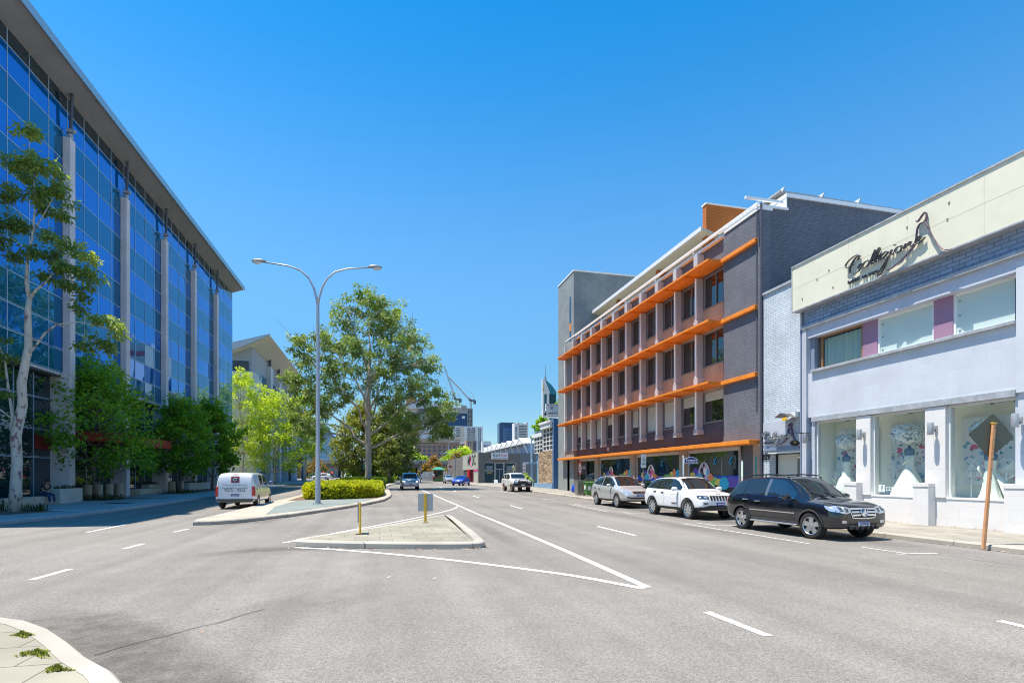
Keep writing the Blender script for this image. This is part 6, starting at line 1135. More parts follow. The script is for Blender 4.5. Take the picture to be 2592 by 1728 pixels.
# ---- silver people mover driving towards the camera
st=[(-2.55,.45,1.1,1.7,.86,.76),(-2.5,.36,1.15,1.84,.93,.77),(-2.2,.32,1.17,1.9,.955,.77),(0,.3,1.16,1.91,.96,.77),(.8,.3,1.15,1.88,.96,.765),(1.2,.3,1.14,1.72,.96,.77),(1.65,.3,1.12,1.4,.958,.8),(1.95,.3,1.1,1.22,.955,.84),(2.3,.32,1.02,1.14,.93,.82),(2.5,.34,.92,1.02,.88,.76),(2.58,.4,.78,.86,.8,.68)]
BP=paint('silver_blue_van_paint',(.5,.55,.63),.28,.3); c=Car('silver_van','silver blue people mover van with lit headlights driving towards the camera',st,1.6,-1.6,.345,BP,'van')
c.decal('windscreen','F',[(-.66,1.82),(-.25,1.85),(.25,1.85),(.66,1.82)],[(-.78,1.22),(-.3,1.25),(.3,1.25),(.78,1.22)],M_CGLB,8); c.both(c.decal,'side_window',[(-2.3,1.75),(.7,1.78),(1.2,1.6),(1.7,1.3)],[(-2.3,1.25),(.7,1.22),(1.2,1.2),(1.7,1.2)],M_CGL,4,5)
c.decal('grille','F',[(-.5,.96),(.5,.96)],[(-.42,.76),(.42,.76)],M_GRILL,4,8,.008); [c.line('grille_slat','F',[(-.46,z),(.46,z)],.022,M_CHROME,.014) for z in(.9,.83)]
p=c.hit('F',0,.86); w=MB(); w.tube([(p.x+.03,.1*math.cos(a*math.pi/8),.86+.1*math.sin(a*math.pi/8)) for a in range(17)],.012,5); [w.tube([(p.x+.03,0,.86),(p.x+.03,.1*math.cos(math.pi/2+k*2.0944),.86+.1*math.sin(math.pi/2+k*2.0944))],.012,5) for k in range(3)]; w.build('star_badge',M_CHROME,c.t)
c.pair(c.decal,'headlight','F',[(.54,.98),(.8,1.02)],[(.56,.82),(.8,.88)],M_HEAD,4,4,.008); c.pair(c.decal,'headlight_lamp','F',[(.6,.95),(.72,.95)],[(.6,.86),(.72,.86)],M_LIT,3,3,.014)
c.decal('bumper_intake','F',[(-.55,.54),(.55,.54)],[(-.5,.46),(.5,.46)],M_GRILL,3,8,.008); c.pair(c.decal,'fog_recess','F',[(.6,.6),(.82,.62)],[(.62,.5),(.8,.52)],M_GRILL,3,4,.009); c.plate('F',.66,'1EPC 220',True,h=.11); c.mirror(1.35,1.32,BP,(.1,.15,.13)); c.wheels(M_RIM,5,.66,.22); c.place(3.25,61.3,HD)
# ---- blue hatchback
st=[(-1.9,.5,.85,.9,.68,.58),(-1.86,.36,.95,1.05,.78,.6),(-1.6,.3,1.0,1.32,.83,.58),(-1.2,.26,1.0,1.44,.845,.57),(-.4,.24,.96,1.475,.847,.57),(.1,.24,.93,1.46,.847,.57),(.5,.24,.91,1.3,.847,.59),(1.0,.24,.9,1.05,.845,.64),(1.35,.25,.86,.97,.84,.68),(1.7,.27,.78,.88,.8,.66),(1.93,.3,.66,.74,.7,.56),(1.98,.36,.56,.6,.6,.48)]
BLP=paint('bright_blue_paint',(.008,.03,.42),.2)
def hatch(name,label,pm,tail=True,gr=None):
    c=Car(name,label,st,1.25,-1.25,.3,pm,'car',gr,sub=1)
    c.both(c.decal,'side_window',[(-1.5,1.26),(-1.0,1.36),(-.1,1.39),(.25,1.32),(.7,1.04)],[(-1.62,1.06),(-1.0,1.04),(-.1,1.01),(.3,.99),(.72,.97)],M_CGL); c.both(c.line,'door_pillar',[(-.45,1.0),(-.45,1.39)],.06,pm,.012)
    c.decal('windscreen','F',[(-.48,1.38),(.48,1.38)],[(-.6,1.06),(.6,1.06)],M_CGL,6,8); c.decal('rear_window','B',[(-.45,1.3),(.45,1.3)],[(-.56,1.06),(.56,1.06)],M_CGL,5,6)
    c.pair(c.decal,'headlight','F',[(.38,.74),(.66,.84)],[(.42,.66),(.68,.7)],M_HEAD,3,5,.008); c.both(c.decal,'headlight_side',[(1.6,.86),(1.85,.76)],[(1.68,.76),(1.85,.68)],M_HEAD,3,3,.009); c.decal('grille','F',[(-.36,.5),(.36,.5)],[(-.3,.4),(.3,.4)],M_GRILL,3,6,.008)
    c.plate('F',.56,'1CXW 733'); c.both(c.decal,'tail_light',[(-1.85,.98),(-1.65,1.0)],[(-1.84,.8),(-1.74,.82)],M_TAIL,3,3,.008); c.pair(c.decal,'tail_light','B',[(.5,.96),(.74,.96)],[(.5,.78),(.72,.78)],M_TAIL,3,3,.01); c.mirror(.55,1.03,pm,(.09,.1,.07)); c.wheels(M_RIM,7,.68,.19,spw=.05); return c
c=hatch('blue_hatchback','bright blue small hatchback waiting side on near the corner shop',BLP); c.place(11.55,77.6,HD+R(-28))
c=hatch('grey_hatchback','pale grey small car half hidden behind the blue hatchback',paint('grey_car_paint',(.38,.38,.37),.3,.4)); c.place(11.6,92.5,HD)
# ---- white delivery van seen from behind
st=[(-2.56,.5,.98,1.1,.84,.8),(-2.54,.36,1.12,1.5,.93,.82),(-2.46,.33,1.16,1.84,.955,.8),(-2.2,.31,1.18,1.91,.96,.79),(-1.0,.3,1.18,1.93,.96,.79),(.4,.3,1.16,1.92,.96,.785),(.8,.3,1.14,1.84,.96,.78),(1.2,.3,1.12,1.58,.96,.79),(1.6,.3,1.1,1.26,.955,.82),(1.9,.31,1.02,1.14,.94,.82),(2.3,.33,.9,1.0,.88,.76),(2.5,.4,.74,.8,.76,.62)]
c=Car('white_van','white delivery van with phone number and dark badge on its rear door, driving away',st,1.62,-1.58,.34,paint('white_van_paint',(.72,.73,.76),.3),'van')
c.line('door_gap','B',[(-.8,.5),(-.82,1.2),(-.74,1.78),(.74,1.78),(.82,1.2),(.8,.5),(-.8,.5)],.012,M_CRD,.005); c.decal('rear_bumper','B',[(-.9,.52),(.9,.52)],[(-.82,.36),(.82,.36)],mat('grey_brown_bumper',(.09,.085,.08),.6),3,10,.02); c.both(c.decal,'rear_bumper_side',[(-2.55,.52),(-2.0,.5)],[(-2.53,.36),(-2.0,.33)],mat('grey_brown_bumper',(.09,.085,.08),.6),3,5,.018)
c.pair(c.decal,'tail_light','B',[(.79,1.16),(.93,1.16)],[(.8,.66),(.94,.66)],M_TAIL,5,3,.014); c.both(c.decal,'tail_light',[(-2.535,1.18),(-2.42,1.18)],[(-2.54,.66),(-2.44,.68)],M_TAIL,5,2,.014); c.decal('brake_light','B',[(-.12,1.83),(.12,1.83)],[(-.12,1.79),(.12,1.79)],M_TAIL,2,3,.012)
c.line('window_crease','B',[(-.78,1.2),(0,1.14),(.78,1.2)],.02,mat('painted_highlight',(.85,.85,.86),.3),.008); c.plate('B',.72,'1DJM 602',True,h=.11,w_=.4); c.line('number_plate_strip','B',[(-.34,.83),(.34,.83)],.03,M_CHROME,.02)  # crease highlight painted on as a flat paler line
c.decal('badge_square','B',[(-.2,1.7),(.2,1.7)],[(-.2,1.36),(.2,1.36)],mat('badge_red',(.35,.03,.05),.5),3,6,.01)
w=[]; c.decal('badge_disc','B',[(.17*math.cos(a),1.53+.14*abs(math.sin(a))) for a in [math.pi-math.pi*k/12 for k in range(13)]],[(.17*math.cos(a),1.53-.14*abs(math.sin(a))) for a in [math.pi-math.pi*k/12 for k in range(13)]],mat('badge_dark',(.03,.035,.05),.5),3,1,.014)
c.line('badge_letter','B',[(-.1,1.58),(-.02,1.61),(.08,1.58),(.1,1.5),(.02,1.46),(-.06,1.5),(-.02,1.54)],.022,M_PLATE,.018)
def btext(s_,y,z,sz,wd,m):
    p=c.hit('B',y,z); a=c.hit('B',y,z-.08); b2=c.hit('B',y,z+.08); up=(b2-a).normalized(); text('van_lettering',s_,sz,frame((p.x-.02,y,z),(0,-1,0),up),m,c.t,width=wd,depth=.004)
MLG=mat('van_letter_grey',(.12,.13,.16),.5); btext('9375 - 9222',0,.98,.26,1.0,MLG); btext('Catering Essentials',0,1.25,.13,1.2,mat('van_letter_pale',(.3,.31,.35),.5)); btext('ALL OCCASIONS . ALL AREAS',0,1.09,.1,1.25,mat('van_letter_pale',(.3,.31,.35),.5))
c.both(c.decal,'cargo_panel',[(-2.3,1.74),(-1.2,1.76)],[(-2.35,1.24),(-1.2,1.24)],mat('vinyl_grey_blue',(.42,.5,.6),.4),3,5,.006); c.both(c.decal,'side_window',[(-1.0,1.76),(-.3,1.77)],[(-1.0,1.24),(-.3,1.24)],M_CGL,3,4,.007); c.both(c.decal,'front_door_window',[(0,1.76),(.65,1.72),(1.35,1.28)],[(0,1.24),(.65,1.22),(1.38,1.2)],M_CGL,3,4); c.decal('windscreen','F',[(-.68,1.78),(.68,1.78)],[(-.8,1.2),(.8,1.2)],M_CGL,6,8)
for v in 'RL': c.line('door_gap',v,[(-.12,.4),(-.12,1.24)],.012,M_CRD,.003); c.line('slide_rail',v,[(-2.3,1.02),(-1.15,1.02)],.025,M_CRD,.004); c.line('door_gap',v,[(-1.15,.45),(-1.15,1.24)],.012,M_CRD,.003)
c.pair(c.decal,'headlight','F',[(.5,.9),(.74,.95)],[(.5,.78),(.74,.8)],M_HEAD,3,4,.008); c.mirror(1.25,1.3,mat('blue_grey_mirror',(.12,.16,.3),.3,coat=1),(.1,.13,.14)); c.wheels(M_RIM,6,.66,.22,spw=.1); c.place(-7.38,33.3,R(90.5)); 
# ---- dark sedan ahead of the van
st=[(-2.35,.5,.9,.98,.78,.62),(-2.28,.35,.98,1.06,.86,.66),(-1.8,.3,1.0,1.12,.9,.66),(-1.3,.27,.99,1.36,.905,.6),(-.7,.25,.97,1.45,.907,.58),(.1,.25,.95,1.45,.907,.58),(.5,.25,.93,1.32,.907,.6),(1.05,.25,.92,1.04,.905,.68),(1.6,.26,.86,.96,.89,.7),(2.1,.3,.74,.82,.8,.62),(2.25,.36,.62,.68,.7,.5)]
c=Car('dark_sedan','dark purple grey sedan with a lit orange indicator, mostly hidden behind the white van',st,1.4,-1.4,.32,paint('dark_purple_paint',(.06,.055,.09),.25,.3),'car',sub=1)
c.pair(c.decal,'tail_light','B',[(.42,.92),(.78,.92)],[(.42,.78),(.8,.78)],M_TAIL,3,4,.01); c.pair(c.decal,'indicator','B',[(.66,.9),(.76,.9)],[(.66,.8),(.76,.8)],mat('lit_orange_indicator',(.9,.35,.02),.3,emit=(1,.35,.02,2.5)),2,2,.016); c.decal('rear_window','B',[(-.5,1.36),(.5,1.36)],[(-.62,1.08),(.62,1.08)],M_CGL,5,6); c.both(c.decal,'side_window',[(-1.3,1.28),(-.6,1.38),(.1,1.38),(.75,1.06)],[(-1.45,1.05),(-.6,1.02),(.1,1.0),(.78,.98)],M_CGL); c.decal('rear_bumper','B',[(-.8,.6),(.8,.6)],[(-.75,.4),(.75,.4)],mat('grey_trim_band',(.15,.15,.17),.5),3,8,.01); c.plate('B',.7,'1CAB 377'); c.wheels(M_RIM,6,.66,.2); c.place(-10.35,44.2,R(90-4))
# ---- traffic at the far intersection
st=[(-2.3,.5,.9,1.2,.8,.68),(-2.2,.36,1.0,1.44,.88,.66),(-1.6,.3,1.0,1.58,.9,.64),(0,.28,.97,1.6,.9,.63),(.4,.28,.95,1.5,.9,.63),(1.0,.28,.93,1.1,.9,.68),(1.6,.3,.86,.98,.88,.7),(2.2,.36,.7,.8,.76,.58)]
def far_car(label,x,y,h,pm):
    c=Car('white_wagon',label,st,1.38,-1.38,.32,pm,'car','white cars at the far intersection',sub=1); c.both(c.decal,'side_window',[(-2.0,1.42),(0,1.52),(.4,1.44),(.85,1.1)],[(-2.05,1.08),(0,1.03),(.4,1.02),(.88,1.0)],M_CGL); c.decal('windscreen','F',[(-.55,1.5),(.55,1.5)],[(-.66,1.1),(.66,1.1)],M_CGL,4,5); c.decal('rear_window','B',[(-.55,1.42),(.55,1.42)],[(-.66,1.08),(.66,1.08)],M_CGL,4,5); c.pair(c.decal,'headlight','F',[(.45,.82),(.74,.86)],[(.45,.72),(.74,.74)],M_HEAD,2,3,.01); c.wheels(M_RIM,5,.64,.2); c.place(x,y,h)
q=ats(720,1040,460,2352); a=q(475,910,138); far_car('white wagon crossing side on at the far intersection, left of the lamp pole base',a.x,138,R(170),WP); a=q(818,880,150); far_car('white car facing the camera under the green road sign, left of two',a.x,150,HD,WP); a=q(912,880,152); far_car('white car facing the camera under the green road sign, right of two',a.x,152,HD,WP)
# ================================================================== TREES AND HEDGES
M_BARK=mat('pale_gum_bark',(.5,.43,.34),.8,noise_=.12,nscale=3); M_BARKG=mat('grey_brown_bark',(.2,.17,.14),.9,noise_=.25,nscale=6,bump=.5,bscale=20)
def spotted_bark():
    m=mat('spotted_gum_bark',(.53,.49,.42),.75); nt=m.node_tree; N=nt.nodes; L=nt.links; b=N['Principled BSDF']; tc=N.new('ShaderNodeTexCoord'); mp=N.new('ShaderNodeMapping'); mp.inputs['Scale'].default_value=(2.6,2.6,1.5); L.new(tc.outputs['Object'],mp.inputs[0])
    n=N.new('ShaderNodeTexNoise'); n.inputs['Scale'].default_value=1.7; n.inputs['Detail'].default_value=3; L.new(mp.outputs[0],n.inputs['Vector']); cr=N.new('ShaderNodeValToRGB'); e=cr.color_ramp.elements; e[0].position=.30; e[0].color=(.2,.12,.13,1); e[1].position=.6; e[1].color=(.56,.52,.45,1); x=e.new(.40); x.color=(.24,.16,.16,1); x=e.new(.43); x.color=(.5,.45,.38,1); L.new(n.outputs['Fac'],cr.inputs[0]); L.new(cr.outputs[0],b.inputs['Base Color']); return m
M_SPOT=spotted_bark()
def limb(mb,p0,p1,r0,r1,wob=.08,n=6,sides=7,rg=rnd):
    a,b=Vector(p0),Vector(p1); L_=(b-a).length; pts=[];rr=[]
    o=Vector((0,0,0))
    for i in range(n+1):
        t=i/n; o=o+Vector((rg.gauss(0,1),rg.gauss(0,1),rg.gauss(0,.6)))*wob*L_/n if 0<i<n else o*(1 if i==0 else .4)
        pts.append(a.lerp(b,t)+o*math.sin(math.pi*t)); rr.append(r0+(r1-r0)*t)
    mb.tube(pts,rr,sides); return pts
class Leaves:
    """crown of separate leaf blades, gathered in sprays"""
    def __init__(s): s.v=[];s.f=[];s.t=[]
    def leaf(s,p,d,l,w,t,rg):
        d=Vector(d).normalized(); u=d.cross(Vector((rg.gauss(0,1),rg.gauss(0,1),rg.gauss(0,1)))); u=u.normalized()*w; k=len(s.v); nrm=d.cross(u).normalized()*w*.35
        s.v+=[tuple(p),tuple(p+d*l*.45+u+nrm),tuple(p+d*l),tuple(p+d*l*.45-u+nrm)]; s.f.append((k,k+1,k+2,k+3)); s.t.append(min(1,max(0,t)))
    def clump(s,c,r,n,l,w,droop,t0,rg,shell=.55,flat=.8):
        c=Vector(c)
        for _ in range(n):
            while True:
                q=Vector((rg.uniform(-1,1),rg.uniform(-1,1),rg.uniform(-1,1)))
                if q.length<=1: break
            q=q.normalized()*(shell+(1-shell)*rg.random()) if rg.random()<.75 else q
            p=c+Vector((q.x*r,q.y*r,q.z*r*flat)); d=Vector((q.x,q.y,q.z*.6))+Vector((rg.gauss(0,.6),rg.gauss(0,.6),rg.gauss(0,.5)-droop))
            s.leaf(p,d,l*rg.uniform(.6,1.25),w*rg.uniform(.7,1.2),t0+rg.gauss(0,.16),rg)
    def build(s,name,m,parent): return tint_mesh(name,s.v,s.f,s.t,m,parent)
LM_GUM=leafmat('gum_leaf',(.07,.115,.03),(.19,.28,.055),(.45,.52,.14),.42)
LM_LEM=leafmat('bright_gum_leaf',(.14,.24,.02),(.38,.5,.03),(.62,.68,.07),.5)
LM_PLA=leafmat('plane_leaf',(.07,.17,.014),(.19,.37,.024),(.4,.54,.04),.5)
LM_DRK=leafmat('dark_tree_leaf',(.045,.075,.015),(.17,.2,.03),(.36,.36,.06),.4)
LM_HED=leafmat('golden_hedge_leaf',(.15,.2,.012),(.49,.52,.02),(.76,.72,.04),.42)
LM_HEG=leafmat('green_hedge_leaf',(.03,.08,.01),(.11,.2,.015),(.26,.34,.03),.35)
LM_RUST=leafmat('rusty_bush_leaf',(.12,.12,.02),(.28,.22,.03),(.45,.17,.06),.3)
# ---- big gum in the median
def big_gum():
    rg=random.Random(3); Y=62; t=thing('gum_tree','tall spreading gum tree with smooth grey trunk in the median behind the golden hedge','tree',(-1.25,Y,gz(Y)+.15)); bz=gz(Y)+.15
    o=Vector((-1.25,Y,bz)); mb=MB(); tr=[(0,0,-.2),(.02,0,1.5),(0,0,4),(-.05,.1,7),(.0,.1,9.5),(.1,0,12),(.2,0,15),(.1,.1,18)]
    mb.tube(tr,[.46,.36,.34,.31,.26,.2,.13,.05],12); ends=[]
    # crown masses: x,z at the tree's plane, radius, depth offsets are scattered
    masses=[(-.1,21.4,1.7),(1.7,20.6,1.5),(-2.6,19.6,1.8),(.6,18.6,2.2),(3.2,18.4,1.7),(5.4,17.3,1.8),(-4.8,16.4,2.0),(-6.6,14.8,2.0),(-1.8,16.6,2.3),(1.6,15.6,2.2),(4.2,15.0,1.9),(6.3,14.4,1.6),(-3.8,13.4,2.1),(-6.7,11.7,1.8),(.2,13.0,2.1),(-5.3,9.6,1.7),(4.6,12.0,1.7),(6.9,11.0,1.7),(8.2,9.4,1.6),(2.6,10.4,1.8),(6.1,8.4,1.6),(7.9,7.2,1.5),(-6.6,7.6,1.5),(-3.2,10.6,1.5),(8.9,6.6,1.2),(-7.8,9.0,1.3),(3.4,8.0,1.6),(5.0,6.4,1.3),(-5.0,6.9,1.1),(-8.0,13.0,1.2)]
    lv=Leaves(); mbb=MB()
    prim=[[(-.1,0,4.9),(-.6,.1,5.1),(-1.5,.4,5.7),(-2.0,.6,6.7),(-3.2,.8,7.6),(-4.6,1.0,8.6),(-6.0,1.0,9.4)],[(.1,0,4.4),(.9,-.1,4.7),(1.8,-.3,5.2),(3.0,-.5,5.9),(4.2,-.6,6.7),(5.6,-.6,7.2)],[(-.1,0,6.6),(-.7,-.3,7.4),(-.9,-.6,8.6),(-2.0,-1.0,9.8),(-3.8,-1.4,12)],[(.1,0,6.0),(.9,.4,6.5),(2.2,1.0,7.6),(3.8,1.6,9.4),(5.6,1.8,10.2)],[(.1,0,8.6),(.9,-.5,10.2),(2.2,-1.0,12.2),(3.8,-1.4,14.2),(4.8,-1.4,16)],[(0,0,9.2),(-.8,.5,11),(-1.8,1.1,13),(-3.2,1.5,15),(-4.4,1.5,15.8)],[(.2,0,11.4),(1.0,.6,13.6),(1.9,1.1,16),(2.6,1.2,17.6)],[(.1,0,12.4),(-.5,-.6,14.8),(-1.4,-1.2,17),(-2.0,-1.2,18.6)],[(.1,0,7.2),(.6,1.0,8.4),(1.0,2.0,10.5),(1.0,2.6,12.6)],[(0,0,7.6),(-.4,-1.2,9),(-.2,-2.2,11),(.2,-2.8,13)]]
    net=[Vector(q) for q in tr[4:]]
    for pts in prim:
        c=[Vector(q) for q in pts]; r0=.17 if c[0].z<7 else .13; mb.tube(c,[r0+(.05-r0)*i/(len(c)-1) for i in range(len(c))],8); net+=[c[i].lerp(c[i+1],.5) for i in range(1,len(c)-1)]+c[2:]
    for k,(x,z,r) in enumerate(masses):
        for d in ((0,) if r<1.4 else (-1,1)):
            yy=rg.uniform(.5,3.4)*d if d else rg.uniform(-2,2); c=Vector((x+rg.gauss(0,.3),yy,z-bz+rg.gauss(0,.3)))
            a=min(net,key=lambda q:(q-c).length+max(0,q.z-c.z+.5)*3); limb(mb,a,c,.055,.018,.14,5,6,rg)
            for _ in range(6): q=c+Vector((rg.gauss(0,r*.6),rg.gauss(0,r*.6),rg.gauss(0,r*.5))); limb(mbb,a.lerp(c,rg.uniform(.4,.95)),q,.03,.01,.12,3,4,rg)
            ns=int(8.5*r)
            for _ in range(ns):
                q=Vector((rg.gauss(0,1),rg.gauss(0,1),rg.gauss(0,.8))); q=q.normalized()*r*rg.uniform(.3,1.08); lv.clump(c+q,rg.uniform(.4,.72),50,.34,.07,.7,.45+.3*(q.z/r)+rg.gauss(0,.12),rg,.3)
    mb.v+= [] ; o1=mb.build('trunk',mat('grey_gum_bark',(.46,.39,.31),.8,noise_=.18,nscale=2.5,bump=.2,bscale=12),t,smooth=True); mbb.build('twigs',M_BARK,t); lv.build('crown',LM_GUM,t)
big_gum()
# ---- gum at the left edge (spotted trunk)
def left_gum():
    rg=random.Random(11); x0,Y,bz=-15.97,28.9,gz(28.9)+.14; t=thing('gum_tree','slender gum tree with spotted cream bark growing in the bed at the left edge','tree',(x0,Y,bz)); mb=MB()
    T=[(-16.0,.1),(-15.98,1.2),(-15.93,2.4),(-15.98,3.6),(-15.72,5.0),(-15.76,6.0),(-15.5,7.6),(-15.52,9.3),(-15.45,9.9)]; P_=[(a-x0,0,z-bz) for a,z in T]; mb.tube(P_,[.27,.22,.2,.2,.185,.175,.15,.12,.1],12)
    def br(pts,r0,r1): p=[(a-x0,dy,z-bz) for a,dy,z in pts]; mb.tube(p,[r0+(r1-r0)*i/(len(p)-1) for i in range(len(p))],7); return p
    br([(-15.46,0,9.8),(-15.62,.1,10.6),(-15.6,.1,11.5),(-15.35,.0,12.6),(-15.25,0,13.9),(-15.3,0,16.2)],.09,.02); br([(-15.46,0,9.8),(-15.1,-.2,10.2),(-14.7,-.3,10.5),(-14.2,-.4,11.2)],.07,.02)
    br([(-15.98,0,3.5),(-16.2,.1,3.9),(-16.15,.1,4.5),(-16.3,.1,5.6),(-16.5,.2,7.0),(-16.9,.2,8.2)],.09,.03); br([(-16.2,.1,4.4),(-16.6,0,4.8),(-17.4,0,5.1)],.05,.02)
    br([(-15.5,0,7.3),(-15.1,-.3,7.6),(-14.6,-.5,8.2),(-14.1,-.6,8.6),(-13.2,-.7,8.75),(-12.4,-.8,8.6),(-11.7,-.9,8.4)],.05,.015); br([(-15.5,0,7.9),(-15.1,.2,8.1)],.04,.02); br([(-15.3,0,12.8),(-15.9,.2,13.6),(-16.3,.3,14.5)],.03,.01); br([(-15.3,0,12.9),(-14.8,-.1,13.8),(-14.3,-.1,14.9)],.03,.01)
    lv=Leaves()
    for (a,dy,z,r,tt) in [(-15.6,0,17.5,.5,.8),(-15.3,.1,17.6,.4,.75),(-15.7,.2,16.3,.7,.65),(-15.0,-.2,16.0,.75,.62),(-16.2,.3,15.7,.75,.55),(-14.5,-.2,15.6,.7,.55),(-15.3,.3,15.2,.85,.42),(-16.3,-.2,14.6,.75,.35),(-14.3,.1,14.7,.65,.4),(-15.1,.0,14.2,.7,.3),(-16.5,.2,13.4,.7,.25),(-14.2,0,13.9,.4,.35),(-15.9,.1,13.2,.55,.2),(-16.8,.3,12.5,.6,.22),(-15.0,.2,12.9,.4,.35),(-15.2,0,12.0,.5,.2),(-15.9,.2,11.9,.4,.2),(-14.6,.1,12.1,.35,.15),(-13.9,-.4,12.3,.5,.5),(-13.3,-.4,12.0,.45,.72),(-12.9,-.5,11.7,.4,.78),(-14.0,-.4,11.4,.65,.3),(-13.3,-.3,11.1,.6,.35),(-13.7,-.5,10.5,.5,.25),(-13.1,-.4,10.1,.45,.2),(-12.8,-.4,10.9,.4,.45),(-13.3,-.5,9.4,.32,.2),(-14.7,-.3,10.9,.3,.2),(-12.4,-.8,8.9,.38,.6),(-11.9,-.8,8.7,.42,.72),(-11.5,-.9,8.3,.35,.7),(-12.3,-.8,8.0,.38,.3),(-13.1,-.7,7.9,.3,.25),(-12.0,-.9,7.6,.3,.25),(-16.9,.2,8.0,.55,.3),(-16.4,.1,7.2,.4,.2),(-16.9,.2,6.6,.5,.2),(-16.6,0,5.4,.4,.2)]:
        for _ in range(max(3,int(11*r))):
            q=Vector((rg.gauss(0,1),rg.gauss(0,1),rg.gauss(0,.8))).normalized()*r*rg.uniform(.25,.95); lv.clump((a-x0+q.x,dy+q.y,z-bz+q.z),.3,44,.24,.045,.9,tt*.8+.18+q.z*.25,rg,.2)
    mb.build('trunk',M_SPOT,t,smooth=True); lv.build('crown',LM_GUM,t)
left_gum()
# ---- plane trees in front of the glass building
def broad_tree(name,label,x,Y,h,rx,z0,leafm,barkm,n=40,ll=.16,lw=.085,seed=1,droop=.25,tr=.12,grp=None,clr=.5,per=60,ry=None,tb=.0,bz=None,top=.55):
    rg=random.Random(seed); bz=gz(Y)+.12 if bz is None else bz; t=thing(name,label,'tree',(x,Y,bz),0,grp); mb=MB(); H_=h; P_=[(rg.gauss(0,.05)*i,rg.gauss(0,.05)*i,H_*.8*i/6) for i in range(7)]; P_[0]=(0,0,-.15); mb.tube(P_,[tr*(1.1-.155*i) for i in range(7)],8); lv=Leaves(); ry=ry or rx
    for k in range(n):
        # crown widest a little below the middle, uneven outline
        v=(k+.5)/n; z=z0+(H_-z0)*v; w=math.sin(math.pi*min(1,(.12+.88*v)**.8))**.6*(1 if v<top else 1-.45*(v-top)/(1-top)); a=k*2.399+rg.gauss(0,.4); q=rg.uniform(.35,1.0)**.6*w*rg.uniform(.8,1.12); c=Vector((math.cos(a)*rx*q,math.sin(a)*ry*q,z+rg.gauss(0,.12)))
        i=min(5,max(1,int(6*(c.z-.3*math.hypot(c.x,c.y))/(H_*.8)))); limb(mb,P_[i],c,tr*.32,.012,.1,4,5,rg); r=rx*rg.uniform(.26,.4)
        for _ in range(6):
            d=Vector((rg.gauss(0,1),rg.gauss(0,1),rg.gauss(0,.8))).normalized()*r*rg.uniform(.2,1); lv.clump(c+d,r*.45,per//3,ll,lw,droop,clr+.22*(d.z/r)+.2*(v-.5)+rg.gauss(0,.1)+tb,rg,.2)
    mb.build('trunk',barkm,t,smooth=True); lv.build('crown',leafm,t); return t
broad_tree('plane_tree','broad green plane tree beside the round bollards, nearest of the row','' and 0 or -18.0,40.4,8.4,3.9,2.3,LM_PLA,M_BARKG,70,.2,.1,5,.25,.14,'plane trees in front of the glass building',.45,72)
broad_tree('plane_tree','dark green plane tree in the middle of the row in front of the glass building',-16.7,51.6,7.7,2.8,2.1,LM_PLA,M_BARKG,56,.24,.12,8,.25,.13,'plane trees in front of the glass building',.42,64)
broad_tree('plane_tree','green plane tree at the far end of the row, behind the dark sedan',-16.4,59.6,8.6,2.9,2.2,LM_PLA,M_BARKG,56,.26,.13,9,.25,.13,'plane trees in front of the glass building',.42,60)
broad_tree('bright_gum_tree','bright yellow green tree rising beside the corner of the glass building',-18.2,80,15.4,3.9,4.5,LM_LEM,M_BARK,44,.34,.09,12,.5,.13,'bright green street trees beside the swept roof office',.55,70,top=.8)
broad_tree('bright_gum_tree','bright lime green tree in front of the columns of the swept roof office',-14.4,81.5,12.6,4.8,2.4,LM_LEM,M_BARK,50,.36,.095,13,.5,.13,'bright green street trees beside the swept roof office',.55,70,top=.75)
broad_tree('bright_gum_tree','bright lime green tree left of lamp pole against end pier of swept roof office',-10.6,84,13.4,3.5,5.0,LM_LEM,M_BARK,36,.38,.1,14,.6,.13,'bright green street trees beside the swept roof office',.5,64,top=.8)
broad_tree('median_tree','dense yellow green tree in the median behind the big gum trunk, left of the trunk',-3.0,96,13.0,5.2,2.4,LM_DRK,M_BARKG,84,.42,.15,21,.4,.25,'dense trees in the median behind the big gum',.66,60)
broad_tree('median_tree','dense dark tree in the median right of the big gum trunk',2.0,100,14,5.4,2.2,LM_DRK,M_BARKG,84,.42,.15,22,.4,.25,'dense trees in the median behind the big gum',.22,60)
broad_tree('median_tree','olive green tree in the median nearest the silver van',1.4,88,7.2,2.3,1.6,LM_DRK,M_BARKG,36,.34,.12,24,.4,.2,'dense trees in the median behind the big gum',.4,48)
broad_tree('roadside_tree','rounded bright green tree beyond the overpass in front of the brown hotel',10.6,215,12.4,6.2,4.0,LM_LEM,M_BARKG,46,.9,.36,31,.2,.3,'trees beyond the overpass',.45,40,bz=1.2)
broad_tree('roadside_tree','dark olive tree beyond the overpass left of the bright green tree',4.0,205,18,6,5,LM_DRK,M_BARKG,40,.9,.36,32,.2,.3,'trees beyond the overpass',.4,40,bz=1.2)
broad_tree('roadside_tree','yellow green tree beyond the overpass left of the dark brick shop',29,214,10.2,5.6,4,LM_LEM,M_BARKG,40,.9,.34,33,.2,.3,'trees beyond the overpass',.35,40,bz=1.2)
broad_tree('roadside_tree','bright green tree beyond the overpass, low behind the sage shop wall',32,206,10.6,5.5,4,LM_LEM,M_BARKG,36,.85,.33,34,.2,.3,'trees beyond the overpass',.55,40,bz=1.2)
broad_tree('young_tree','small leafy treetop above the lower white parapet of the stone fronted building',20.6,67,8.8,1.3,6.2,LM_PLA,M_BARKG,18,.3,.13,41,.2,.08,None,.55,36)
broad_tree('young_tree','green treetop behind the white rooftop sign and grey stair tower',22.6,62,14.2,1.6,8.0,LM_LEM,M_BARKG,22,.3,.12,42,.2,.1,None,.35,40)
